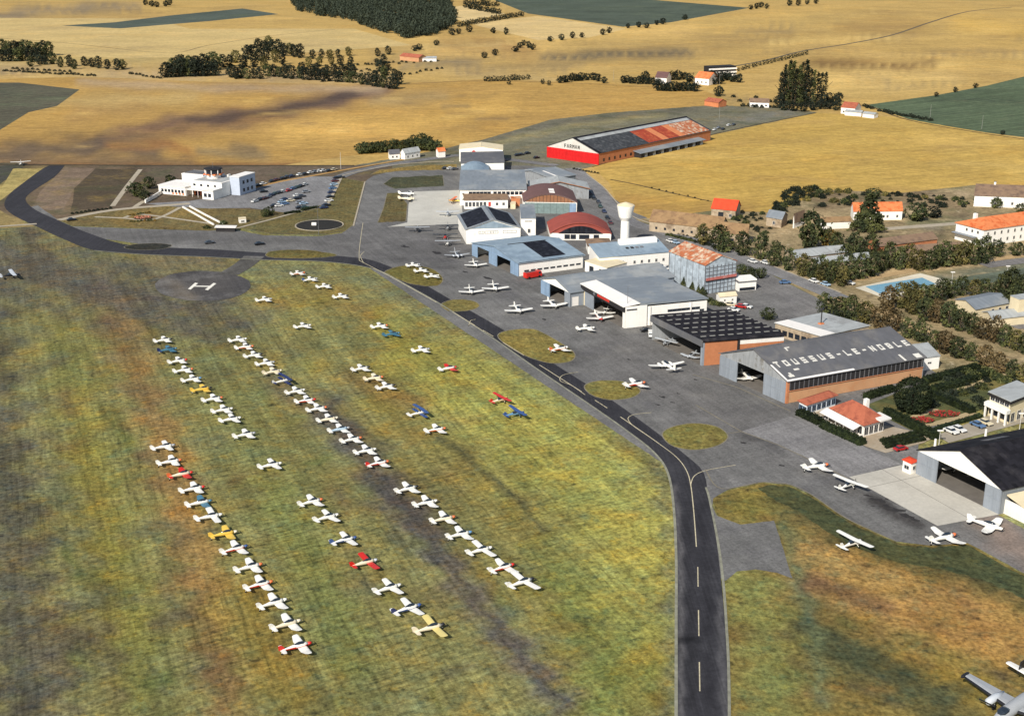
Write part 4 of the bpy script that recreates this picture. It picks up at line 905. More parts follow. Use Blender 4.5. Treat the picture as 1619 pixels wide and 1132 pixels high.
house('garage_row', 'white garage row with arched dark doorways next to the blue hangar', (925, 413), (960, 424), (972, 410), 4.0, 'flat', 1, 'white_render', 'cream_wall', .15, 'garage', wins=[('f', -.2, .2, 2.4, 2.6, 'dark_trim'), ('f', .25, .2, 2.4, 2.6, 'dark_trim')])
# ---- 14 water tower ------------------------------------------------------------------
o = P(987.5, 392); wt = empty('water_tower', (o.x, o.y, 0), 0, 'white mushroom shaped water tower standing above the workshop', 'water tower')
sc = (392 + 110) / 120 * .947
z_ = lambda py: (392 - py) / (sc * cos(radians(13.6)))
r0 = 7.4 / sc
MB().cyl(0, 0, .1, z_(347), r0, r0 * .93, 24).build('shaft', M['white_wall'], wt, smooth=False)
MB().loft([[(r * cos(2 * pi * i / 28), r * sin(2 * pi * i / 28), z) for i in range(28)] for r, z in ((r0 * .95, z_(349)), (10.2 / sc, z_(344)), (10.6 / sc, z_(342.5)), (13.6 / sc, z_(328)), (13.9 / sc, z_(326)))]).build('tank', M['white_wall'], wt)
MB().loft([[(r * cos(2 * pi * i / 28), r * sin(2 * pi * i / 28), z) for i in range(28)] for r, z in ((13.4 / sc, z_(326) + .002), (13.2 / sc, z_(325)), (5 / sc, z_(322)), (.4, z_(321)))]).build('tank_roof', M['cream_wall'], wt)
door_leaf(wt, -.6, .6, -r0 - .02, 2.2, M['grey_door'], 'door')
# ---- 15 tall rusty roofed hall -----------------------------------------------------------
H = hangar('tall_test_hall', 'tall grey glazed hall with a rust streaked orange roof', (1115.5, 420), (1164, 412.5), (1106, 391), 10.5, 2.6, wall='pale_glass', roof='rust_roof', gable='pale_glass', hd=10.2, front=[(0, 1, 'wall:pale_glass')], oh=.3, zc=10.5)
rt, w, d = H['root'], H['w'], H['d']
for i in range(9): MB().box(-w / 2 + w * i / 8 - .09, -w / 2 + w * i / 8 + .09, -d / 2 - .2, -d / 2 - .051, .2, 10.2).build('mullion', M['metal_grey'], rt)
for z in (1.6, 3.2, 6.6, 8.0, 9.3): MB().box(-w / 2, w / 2, -d / 2 - .16, -d / 2 - .052, z, z + .16).build('transom', M['metal_grey'], rt)
MB().box(-w / 2 + .4, w / 2 + .2, -d / 2 - .45, -d / 2 - .201, 5.0, 5.9).build('sign_board', mat('faded_red', (186, 108, 98), .8, .2, 1.5, c2=(206, 160, 150)), rt)
MB().box(-w / 2 + .3, w / 2 + .2, -d / 2 - .4, -d / 2 - .201, 4.6, 4.98).build('canopy', M['dark_trim'], rt)
for i in range(6): MB().box(-w / 2 - .06, -w / 2 - .001, -d / 2 + d * i / 6 - .08, -d / 2 + d * i / 6 + .08, .2, 10.4).build('mullion', M['metal_grey'], rt)
# ---- 16 17 kiosks ---------------------------------------------------------------------------
rt, w, d = house('flat_kiosk', 'white flat roofed kiosk on a dark base in the yard beside the tall hall', (1168, 446), (1196, 443.5), (1187, 437.5), 3.6, 'flat', 1, 'white_wall', 'slate_roof', .5, 'kiosk', wins=[('f', 0, .3, 6.0, 1.1, 'dark_trim')])
MB().box(-w / 2, w / 2, -d / 2 - .5, d / 2 + .5, 3.8, 4.3).build('parapet', M['white_wall'], rt)
house('white_shed', 'low white shed with two small windows in front of the tall hall', (1138, 470), (1165, 467.5), (1160, 463), 2.8, 'gx', .8, 'white_wall', 'cream_wall', .2, 'shed', wins=row('f', 2, -.2, .25, 1.2, .7, .7))
# ---- 18 pale flat roof ------------------------------------------------------------------------
rt, w, d = house('pale_flat_building', 'broad low building with pale grey flat roof behind the brick hangar', (1226, 511), (1298, 532), (1374, 515), 4.2, 'flat', 1, 'stone_wall', 'pale_roof', .3, 'building', k_max=.3, wins=row('f', 7, -.42, .42, 1, 1.8, 1.6, 'dark_trim'))
MB().box(-w / 2 - .2, w / 2 + .2, -d / 2 - .2, -d / 2 + 5.5, 4.38, 4.46).build('white_roof_strip', M['awning'], rt)
MB().box(-.6, .6, -1.2, .2, 4.381, 4.8).build('chimney_base', M['rust_pale'], rt); MB().cyl(0, -.5, 4.8, 9.0, .16, .16, 8).build('chimney_pipe', M['dark_trim'], rt); MB().cyl(0, -.5, 9.0, 9.5, .35, .2, 8).build('chimney_cowl', M['dark_trim'], rt)
# ---- 19 white lean-to at the end of the brick hangar ----------------------------------------------
house('white_outbuilding', 'small white outbuilding behind the far corner of the brick hangar', (1447, 568), (1486, 563), (1466, 547), 4.0, 'shed', .8, 'white_wall', 'pale_roof', .25, 'building', k_max=.4, wins=[('f', .1, 2, 1.4, .7)])
# ---- 20 restaurant and its neighbours ---------------------------------------------------------------
rt, w, d = house('restaurant', 'restaurant with hipped orange tile roof and white awning beside the apron', (1316, 646), (1366, 672), (1398, 663), 3.4, 'hip', 3.0, 'white_wall', 'clay_tile', .6, 'restaurant', wins=row('r', 4, -.36, .36, .5, 1.5, 2.2) + row('f', 5, -.4, .4, .6, 1.6, 2.2))
MB().prismx([(-d / 2 - 3.2, 2.5), (-d / 2 - .62, 3.2), (-d / 2 - .62, 3.3), (-d / 2 - 3.2, 2.6)], -w / 2 - 1.5, w / 2 - .5).build('awning', M['awning'], rt)
for i in range(5): MB().cyl(-w / 2 - 1 + i * (w - .5) / 4, -d / 2 - 3.0, .2, 2.5, .07, .07, 6).build('awning_post', M['frame_paint'], rt)
MB().box(w * .02, w * .02 + 1.2, d * .18, d * .18 + 1.1, 3.6, 7.4).build('chimney', M['white_wall'], rt)
MB().box(w * .28, w * .5 + 1.8, d * .1, d * .5 + .8, 3.9, 4.3).build('annex_roof', M['awning'], rt)
rt, w, d = house('tiled_pavilion', 'blue and white glazed pavilion with clay tile roof at the brick hangar corner', (1264, 634), (1276, 640), (1322, 625), 3.2, 'hip', 1.1, 'white_wall', 'clay_tile', .5, 'pavilion', k_max=.3, wins=row('r', 6, -.42, .42, .8, 1.6, 1.7, 'blue_door') + row('f', 2, -.25, .25, .8, 1.5, 1.7, 'blue_door'))
rt, w, d = house('red_roofed_hut', 'tiny white hut with bright red roof at the corner of the black roofed hangar', (1428, 727), (1441, 733), (1451, 729), 2.9, 'hip', .6, 'white_wall', 'red_tile', .25, 'hut', k_max=.3, wins=[('f', 0, 1.0, 1.6, 1.1), ('r', 0, 1.0, 1.2, 1.1)])
# ---- 21 black roofed hangar bottom right ---------------------------------------------------------------
H = hangar('black_roofed_hangar', 'large hangar with tarred black roof and white gable at the right edge', (1452.8, 712), (1585, 774), (1760, 736), 6.0, 4.4, wall='grey_sheet', roof='tar_roof', gable='white_wall', door='grey_door', hd=5.8, front=[(0, .25, 'door'), (.25, .82, 'open'), (.82, 1.0, 'door')], oh=.4)
H['patch'](-1, .42, .62, .45, .62, 'slate_roof', 'roof_repair')
for t in (.15, .62): MB().cyl(-H['w'] / 2 - .2, -H['d'] / 2 + t * H['d'], 6.0, 8.0, .3, .25, 8).build('roof_vent', M['awning'], H['root'])
MB().prismy([(H['w'] / 2 + .45, 4.6), (H['w'] / 2 + 6, 3.4), (H['w'] / 2 + 6, 3.6), (H['w'] / 2 + .45, 4.85)], -H['d'] / 2 + 1, H['d'] / 2).build('side_roof', M['cream_wall'], H['root'])
MB().box(H['w'] / 2 + 5.4, H['w'] / 2 + 5.7, -H['d'] / 2 + 1.2, H['d'] / 2 - .2, .15, 3.45).build('wall', M['white_render'], H['root']); MB().box(H['w'] / 2 + .002, H['w'] / 2 + 5.4, -H['d'] / 2 + 1.2, -H['d'] / 2 + 1.5, .15, 3.5).build('wall', M['white_render'], H['root'])
BLACKH = H
# ---- 22 villa at the edge ----------------------------------------------------------------------------
rt, w, d = house('villa', 'white two storey villa with flat grey roof and open verandas at the right edge', (1566, 620), (1598, 634), (1640, 617), 6.6, 'flat', 1, 'cream_wall', 'pale_roof', .5, 'villa', k_max=.3, wins=row('f', 4, -.35, .35, 4.6, 1.6, 1.2) + row('r', 4, -.35, .35, .4, 1.8, 2.6) + [('f', .05, 1.0, 7, 1.8, 'dark_trim')])
MB().box(-w / 2 - .6, w / 2 + .6, -d / 2 - .6, d / 2 + .6, 5.9, 6.25).build('cornice', M['dark_trim'], rt)
for i in range(4): MB().box(-w / 2 + i * w / 3 - .25, -w / 2 + i * w / 3 + .25, -d / 2 - 1.6, -d / 2 - 1.1, .2, 3.3).build('column', M['white_wall'], rt)
MB().box(-w / 2 - .4, w / 2 + .4, -d / 2 - 1.8, -d / 2 - .001, 3.3, 4.3).build('balcony', M['white_wall'], rt)
# ---- 23 barracks -------------------------------------------------------------------------------------
for (lab, A, B, C, he, rise, wl, rf, wn) in (
    ('low cream barrack with grey roof among the trees right of the pool', (1543, 489.5), (1597, 478.5), (1572, 462), 3.0, 1.4, 'cream_wall', 'grey_roof', row('f', 3, .0, .42, 1, 1.4, 1.1)),
    ('long low barrack with grey roof, upper of the pair beside the avenue', (1258, 408), (1340, 398), (1322, 388), 3.0, 1.2, 'stone_wall', 'pale_roof', ()),
    ('long low barrack with grey roof, lower of the pair beside the avenue', (1292, 418), (1378, 409), (1364, 400), 3.0, 1.2, 'stone_wall', 'pale_roof', ()),
    ('brown roofed barrack behind the avenue, farther of the two', (1390, 390), (1482, 378), (1470, 368), 3.2, 1.6, 'brick_deep', 'brown_tile', ()),
    ('brown roofed barrack behind the avenue, nearer of the two', (1412, 403), (1528, 394), (1512, 384), 3.2, 1.6, 'stone_wall', 'brown_tile', ()),
    ('small pale roofed barrack at the right edge below the pool', (1570, 505), (1640, 497), (1640, 484), 3.0, 1.2, 'cream_wall', 'pale_roof', ())):
    house('barrack', lab, A, B, C, he, 'gx', rise, wl, rf, .35, 'barrack', k_max=.3, wins=wn)
# ---- 24 orange roofed block ------------------------------------------------------------------------------
rt, w, d = house('orange_roofed_block', 'long white two storey block with bright orange hipped roof at the right edge', (1512, 352.5), (1556, 364), (1690, 345), 7.0, 'hip', 3.2, 'white_wall', 'orange_tile', .5, 'building', k_max=.3,
    wins=row('r', 12, -.45, .4, 4.4, 1.1, 1.5) + row('r', 12, -.45, .4, 1.4, 1.1, 1.5) + row('f', 3, -.1, .3, 4.8, 1.1, 1.3))
MB().box(-w * .5, w * .3, -d / 2 - 2.2, -d / 2 - .001, 3.4, 3.6).build('porch_roof', M['grey_door'], rt); MB().box(-w * .3, -w * .3 + 1.4, -d * .38, -d * .38 + 1.2, 8, 11).build('chimney', M['white_wall'], rt)
house('farmhouse', 'white farmhouse under a long grey brown roof at the upper right edge', (1541, 309.5), (1640, 313), (1640, 301), 5.2, 'gx', 3.6, 'white_wall', 'brown_tile', .3, 'house', k_max=.2, wins=row('f', 4, -.05, .45, 1.4, 1.1, 1.4), chim=[(-.2, 0, 5.0)])
house('orange_roofed_farmhouse', 'long white farmhouse with orange roof behind the dark fir tree', (1350, 334.5), (1427, 333.5), (1423, 326), 4.2, 'gx', 2.8, 'white_wall', 'orange_tile', .3, 'house', k_max=.2, wins=row('f', 4, -.2, .4, 1.2, 1.0, 1.3))
house('red_roofed_barn', 'barn with bright red roof at the edge of the straw field', (1125, 329.5), (1163, 333), (1171, 326), 4.2, 'gx', 3.4, 'stone_wall', 'red_tile', .3, 'barn', k_max=.3, wins=[('f', -.1, .3, 2.4, 2.6, 'dark_trim'), ('f', .3, 1, 1.4, 1.4)])
house('long_barn', 'long stone barn with brown tile roof beside the road, below the red roofed barn', (1027, 350), (1140, 363), (1150, 352), 4.4, 'gx', 3.6, 'stone_wall', 'barn_tile', .3, 'barn', k_max=.3, wins=row('f', 5, -.4, .1, 1.4, 1.0, 1.0, 'dark_trim') + [('f', .28, .3, 2.0, 2.6, 'dark_trim')])
house('gabled_barn', 'stone barn end with steep gable joined to the long brown roofed barn', (1142, 368), (1182, 372), (1184, 362), 4.6, 'gx', 3.0, 'stone_wall', 'barn_tile', .3, 'barn', k_max=.3, wins=[('f', -.1, 1.2, 1.4, 1.4, 'dark_trim')])
house('stone_cottage', 'pale stone cottage in the farmyard right of the red roofed barn', (1212, 343), (1236, 347), (1245, 341), 4, 'gx', 2.2, 'stone_wall', 'grey_roof', .3, 'house', k_max=.3, wins=[('f', 0, 1.2, 1.2, 1.4)])
house('white_cottage', 'white walled cottage with dark roof beside the big tree on the slope', (1256, 346), (1272, 340), (1280, 336), 4.4, 'gx', 2.0, 'white_wall', 'brown_tile', .3, 'house', k_max=.3, wins=[('f', 0, 1.2, 1.2, 1.4)])
house('ruined_shed', 'grey roofed shed on the bare slope under the two big trees', (1298, 352), (1345, 350), (1342, 344), 3.2, 'gx', 1.2, 'white_render', 'barn_tile', .3, 'shed', k_max=.3)
# ---- 29 the long red fronted works far away -----------------------------------------------------------------
H = hangar('red_fronted_hangar', 'very long far hangar with bright red front, white gable lettered FARMAN and rusty roof', (865, 231.5), (947, 243), (1124, 206.5), 6.2, 6.4, wall='brick_deep', roof='works_roof', gable='dull_white', door='red_paint', hd=6.0, front=[(0, .5, 'door'), (.5, 1, 'door')], right=[(0, 6.2, 'brick_deep', 0)], oh=.4)
rt, w, d = H['root'], H['w'], H['d']
for i, ch in enumerate('FARMAN'):
    mb = MB()
    for (x0, y0, x1, y1) in GL[ch]:
        X0 = -w * .16 + i * w * .052 + x0 * .32; X1 = -w * .16 + i * w * .052 + x1 * .32
        mb.box(X0, X1, -d / 2 - .12, -d / 2 - .001, 6.9 + y0 * .34, 6.9 + y1 * .34)
    mb.build('letter', M['letter_dark'], rt)
H['patch'](1, .0, 1, .0, .06, 'tar_roof', 'ridge_band', .06); H['patch'](1, .02, .98, .08, .22, 'pale_roof', 'glazed_strip')
H['patch'](1, .03, .42, .24, .98, 'works_roof', 'roof_section'); H['patch'](1, .0, .02, .0, 1, 'tar_roof', 'rake_edge', .07)
for i, (a, b_, m_) in enumerate(((.42, .545, 'rust_red'), (.545, .60, 'rust_pale'), (.60, .70, 'rust_red'), (.70, .755, 'rust_pale'), (.755, .98, 'rust_roof'))): H['patch'](1, a, b_, .24, .98, m_, 'roof_section', .04)
for i in range(16): MB().box(w / 2 + .3, w / 2 + 5, -d / 2 + 32 + i * 4.0, -d / 2 + 34.2 + i * 4.0, .2, 2.6).build('lean_to_bay', M['grey_roof' if i % 2 else 'dark_trim'], rt)
MB().prismy([(w / 2 + .01, 3.6), (w / 2 + 5.4, 2.6), (w / 2 + 5.4, 2.8), (w / 2 + .01, 3.8)][::-1], -d / 2 + 31, -d / 2 + 97).build('lean_to_roof', M['grey_roof'], rt)
for i in range(7): win(rt, w, d, 'r', -.46 + i * .045, 1.4, 1.4, 1.6, 'dark_trim')
win(rt, w, d, 'f', .2, 1.2, 3.0, 1.4, 'dark_trim')
# ---- 30 terminal -----------------------------------------------------------------------------------------------
o, rz, w, d, k = frame((264, 308), (372, 318), (392, 301), 0, .4)
tm = empty('terminal_building', o, rz, 'white modernist terminal with stepped blocks and orange striped control cab beside the car park', 'terminal'); SK[tm.name] = 0
MB().box(-w / 2, -w * .10, -d * .5, d * .1, .2, 4.2).build('west_wing', M['white_wall'], tm)
MB().box(-w * .42, -w * .10, d * .1 + .002, d * .5, .2, 7.4).build('rear_block', M['white_wall'], tm)
MB().box(-w * .098, w * .36, -d * .32, d * .42, .2, 6.6).build('main_block', M['white_wall'], tm)
MB().box(w * .362, w * .5, -d * .05, d * .5, .2, 8.8).build('east_block', mat('shade_tinted_wall', (186, 194, 206), .85, .06), tm)  # bluish shade of the block's turned-away side painted into its wall colour
MB().box(w * .20, w * .36, -d * .62, -d * .322, .2, 4.4).build('entrance_wing', M['white_wall'], tm)
for (x0, x1, y0, y1, z) in ((-w / 2 - .3, -w * .098, -d * .5 - .3, d * .1, 4.2), (-w * .42 - .2, -w * .1, d * .1, d * .5 + .2, 7.4), (-w * .11, w * .361, -d * .33, d * .43, 6.6), (w * .36, w * .505, -d * .06, d * .51, 8.8), (w * .19, w * .37, -d * .64, -d * .325, 4.4)):
    MB().box(x0, x1, y0, y1, z + .002, z + .3).build('flat_roof', M['awning'], tm)
MB().box(-w * .07, w * .33, -d * .26, d * .38, 6.903, 6.98).build('roof_terrace', M['pale_roof'], tm)
cab = MB().prismz([(w * .06 + 3.4 * cos(2 * pi * i / 8 + .39), d * .1 + 3.4 * sin(2 * pi * i / 8 + .39)) for i in range(8)], 6.98, 9.2).build('cab_base', M['white_wall'], tm)
MB().prismz([(w * .06 + 4.0 * cos(2 * pi * i / 8 + .39), d * .1 + 4.0 * sin(2 * pi * i / 8 + .39)) for i in range(8)], 9.2, 11.2).build('control_cab', M['pane'], tm)
for i in range(8):
    a = 2 * pi * i / 8 + .39; x, y = w * .06 + 4.05 * cos(a), d * .1 + 4.05 * sin(a); MB().cyl(x, y, 9.2, 11.2, .22, .22, 6).build('mullion', M['awning'], tm)
    b_ = a + pi / 8; x, y = w * .06 + 3.75 * cos(b_), d * .1 + 3.75 * sin(b_)
    MB().box(x - .75, x + .75, y - .75, y + .75, 8.6, 9.19).build('orange_panel', M['orange_tile'], tm)
MB().prismz([(w * .06 + 4.6 * cos(2 * pi * i / 8 + .39), d * .1 + 4.6 * sin(2 * pi * i / 8 + .39)) for i in range(8)], 11.2, 11.6).build('cab_roof', M['dark_trim'], tm)
MB().cyl(w * .06, d * .1, 11.6, 14.5, .08, .05, 6).build('mast', M['metal_grey'], tm)
for i in range(5): MB().box(w * (-.07 + .052 * i), w * (-.07 + .052 * i) + 1.5, -d * .32 - .1, -d * .32 - .001, .5, 3.4).build('orange_panel' if i % 2 else 'glass_door', M['sign_red' if i % 2 else 'pane'], tm)
for i in range(7): MB().box(w * (-.46 + .05 * i), w * (-.46 + .05 * i) + 1.3, -d * .5 - .09, -d * .5 - .001, 1.4, 2.8).build('window', M['pane'], tm)
for i in range(2): MB().box(w * (.225 + .06 * i), w * (.225 + .06 * i) + 1.6, -d * .62 - .09, -d * .62 - .001, 1.3, 3.0).build('window', M['pane'], tm)
for i in range(4): MB().box(w * (-.06 + .1 * i), w * (-.06 + .1 * i) + 1.4, -d * .32 - .09, -d * .32 - .001, 4.5, 5.6).build('window', M['pane'], tm)
for i in range(3):
    for z in (1.5, 5.2): MB().box(w * .5 + .001, w * .5 + .09, d * (.06 + .14 * i), d * (.06 + .14 * i) + 1.5, z, z + 1.6).build('window', M['pane'], tm)
MB().box(w * -.08, w * .19, -d * .55, -d * .325, 3.5, 3.8).build('canopy', M['awning'], tm)
for i in range(4): MB().cyl(w * (-.07 + .083 * i), -d * .53, .2, 3.5, .12, .12, 6).build('canopy_post', M['awning'], tm)
# sloped ramp walls beside the terminal, covered stair to the apron
def run_wall(name, label, pts, h, th, m, cat='wall', z0=.16):
    W = [P(a, b_) for a, b_ in pts]; c = (W[0] + W[-1]) / 2
    rt = empty(name, c, 0, label, cat)
    for a, b_ in zip(W[:-1], W[1:]):
        dd = (b_ - a); L = dd.length; n = Vector((-dd.y, dd.x, 0)).normalized() * th / 2; A_, B_ = a - c, b_ - c
        z = Vector((0, 0, z0)); zt = Vector((0, 0, h))
        MB().hexa([A_ - n + z, B_ - n + z, B_ + n + z, A_ + n + z, A_ - n + zt, B_ - n + zt, B_ + n + zt, A_ + n + zt]).build('wall_section', m, rt)
    return rt
for i in range(4): MB().box(w * (-.30 + .05 * i), w * (-.30 + .05 * i) + 1.1, -d * .5 - .1, -d * .5 - .003, .5, 1.3).build('orange_panel', M['rust_pale'], tm)
MB().box(-w * .05, w * .17, -d * .33 - .2, -d * .322, .3, 3.3).build('entrance_glazing', M['pane'], tm)
for i in range(5): MB().box(w * (-.045 + .045 * i), w * (-.045 + .045 * i) + .8, -d * .33 - .35, -d * .33 - .201, .3, 2.4).build('orange_panel', M['sign_red' if i % 2 else 'orange_tile'], tm)
MB().box(-w * .40, -w * .12, d * .16, d * .44, 7.702, 8.0).build('roof_lantern', M['slate_roof'], tm)
MB().box(-w * .09, w * .02, d * .12, d * .40, 6.981, 8.2).build('stair_head', M['blue_roof'], tm)
for i in range(3): MB().box(w * (.08 + .09 * i), w * (.08 + .09 * i) + 1.2, d * .28, d * .36, 6.981, 8.0).build('roof_vent', M['white_render'], tm)
run_wall('ramp_wall', 'pale ramp wall leading down left of the terminal', [(263, 302), (246, 313), (230, 322)], 1.8, .6, M['white_render'])
run_wall('covered_walkway', 'left wall of the sloping covered walk from terminal to apron', [(289, 329), (312, 342), (338, 357)], .8, .6, M['white_render'], 'walkway')
run_wall('covered_walkway', 'right wall of the sloping covered walk from terminal to apron', [(300, 328), (324, 341), (353, 356)], .8, .6, M['white_render'], 'walkway')
house('underpass_portal', 'white slab roofed portal over a dark opening at the end of the covered walk', (341, 360), (371, 360.5), (366, 357.5), 1.9, 'flat', 1, 'dark_trim', 'awning', .5, 'portal')
house('notice_shelter', 'small white box shelter on the terminal lawn', (378, 347), (389, 346), (388, 343.5), 1.9, 'flat', 1, 'white_wall', 'cream_wall', .1, 'shelter', wins=[('f', 0, .5, 1.6, .8)])
# ---- far houses -----------------------------------------------------------------------------------------------------
house('far_orange_house', 'far white house with orange roof among trees at the top right', (1099, 123), (1121, 125), (1120, 121), 5.5, 'gx', 4.2, 'white_wall', 'orange_tile', .4, 'house', wins=row('f', 3, -.3, .3, 1.5, 1.4, 1.6))
rt, w, d = house('far_modern_block', 'far white flat roofed block with dark window bands above the trees', (1122, 107), (1164, 105), (1162, 102.5), 9, 'flat', 1, 'dark_trim', 'dark_trim', .3, 'building')
for z in (1.0, 3.6, 6.6): MB().box(-w / 2 - .6, w / 2 + .6, -d / 2 - .8, -d / 2 - .002, z, z + 1.3).build('balcony_band', M['white_wall'], rt)
house('far_white_house', 'far white house left of the orange roofed one', (1036, 123), (1054, 124), (1056, 120.5), 5, 'gx', 4, 'white_wall', 'maroon_roof', .3, 'house', wins=row('f', 2, -.2, .2, 1.5, 1.4, 1.5))
house('far_low_house', 'far low white house with brown roof left of the poplar clump', (1186, 162), (1216, 163), (1214, 160), 3.6, 'gx', 2.2, 'white_wall', 'brown_tile', .3, 'house', wins=row('f', 4, -.35, .35, 1, 1.6, 1.3))
house('far_red_house', 'far white house with dull red roof right of the poplar clump', (1330, 170), (1352, 172), (1352, 167.5), 4.4, 'gx', 3.0, 'white_wall', 'clay_tile', .3, 'house', wins=row('f', 3, -.3, .3, 1, 1.3, 1.3))
house('far_white_shed', 'far long white shed beyond the corner of the right hand straw field', (1336, 177), (1362, 179), (1362, 176.5), 2.6, 'gx', 1, 'white_wall', 'pale_roof', .3, 'shed')
house('far_roadside_shed', 'far pale shed by the road below the dull red roofed house', (1364, 180), (1382, 182), (1382, 179.5), 2.6, 'gx', 1, 'white_wall', 'pale_roof', .3, 'shed')
house('far_brick_house', 'far pinkish house beside the low white house', (1114, 160), (1136, 163), (1138, 159.5), 3.4, 'gx', 2, 'rust_pale', 'clay_tile', .3, 'house')
house('wood_edge_house', 'far pink farm building at the edge of the left woods', (632, 89), (662, 92), (664, 89.5), 4, 'gx', 2.4, 'brick_orange', 'clay_tile', .3, 'house')
house('wood_edge_shed', 'far white shed beside the pink farm building', (664, 93), (690, 93), (690, 91), 3, 'gx', 1.4, 'white_wall', 'pale_roof', .3, 'shed')
house('copse_house', 'white house half hidden in the dark copse beside the road', (640, 243), (664, 239), (663, 236.5), 3.6, 'gx', 2.0, 'white_wall', 'pale_roof', .3, 'house', wins=row('f', 3, -.3, .3, 1, 1.2, 1.2))
house('copse_cottage', 'small white cottage left of the white house in the copse', (616, 244), (632, 243), (631, 240.5), 3.2, 'gx', 1.8, 'white_wall', 'slate_roof', .3, 'house', wins=row('f', 2, -.2, .2, 1, 1.1, 1.1))
house('road_end_house', 'white house beside the copse at the far end of the road', (693, 240), (704, 239), (703, 237), 3.6, 'gx', 1.6, 'white_wall', 'orange_tile', .3, 'house')
house('right_edge_stack', 'tall cream building end at the right edge beside the barrack', (1612, 474), (1640, 470), (1640, 462), 8.0, 'flat', 1, 'cream_wall', 'pale_roof', .1, 'building')
# ================================================================ AIRCRAFT
PC = {'white': (238, 234, 222), 'cream': (232, 218, 188), 'red': (206, 44, 34), 'orange': (220, 116, 66), 'yellow': (228, 190, 84), 'butter': (226, 206, 128), 'blue': (58, 84, 136), 'navy': (38, 48, 94), 'teal': (74, 120, 140), 'sky': (98, 142, 178),
      'black': (34, 34, 38), 'grey': (164, 166, 166), 'silver': (196, 200, 202), 'paleblue': (176, 196, 208)}
def paint(c): return mat('paint_' + c, PC[c], .42, .06, 1.5, spec=.45)
GLS = mat('canopy_glass', (44, 52, 60), .12, .05, spec=.7); RUB = mat('tyre_rubber', (28, 28, 28), .9, .1); PROP = mat('prop_metal', (60, 58, 56), .5, .1)
WASHP = [paint(c) for c in PC]
def ell(x, zc, hy, hz, n=16): return [(x, hy * cos(2 * pi * i / n + pi / n), zc + hz * sin(2 * pi * i / n + pi / n)) for i in range(n)]
def wingmesh(name, sgn, x0, c0, x1, c1, y0, y1, z0, z1, th=.14, tip=True, ym=None):
    mb = MB(); secs = [(y0, x0, c0, z0, th)]
    if ym: f = (ym - y0) / (y1 - y0); secs.append((ym, x0, c0, z0 + .03, th))
    secs.append((y1, x1, c1, z1, th * .7))
    if tip: secs.append((y1 + .28, x1 - c1 * .12, c1 * .6, z1 + .03, th * .3))
    rings = []
    for y, x, c, z, t in secs:
        rings.append([(x, y * sgn, z), (x - c * .12, y * sgn, z + t * .6), (x - c * .4, y * sgn, z + t * .65), (x - c, y * sgn, z + .02), (x - c * .5, y * sgn, z - t * .35), (x - c * .1, y * sgn, z - t * .35)])
    if sgn > 0: rings = [r[::-1] for r in rings]
    return mb.loft(rings).mesh(name, WASHP[0], smooth=False)
def wheelmesh(name, x, y, r, leg=None, spat=False):
    mb = MB(); mb.loft([[(x + r * cos(2 * pi * i / 10), y + dy, r + r * sin(2 * pi * i / 10)) for i in range(10)] for dy in (-.09, .09)])
    return mb.mesh(name, RUB)
PARTS = {}
def design(key, spec): PARTS[key] = spec
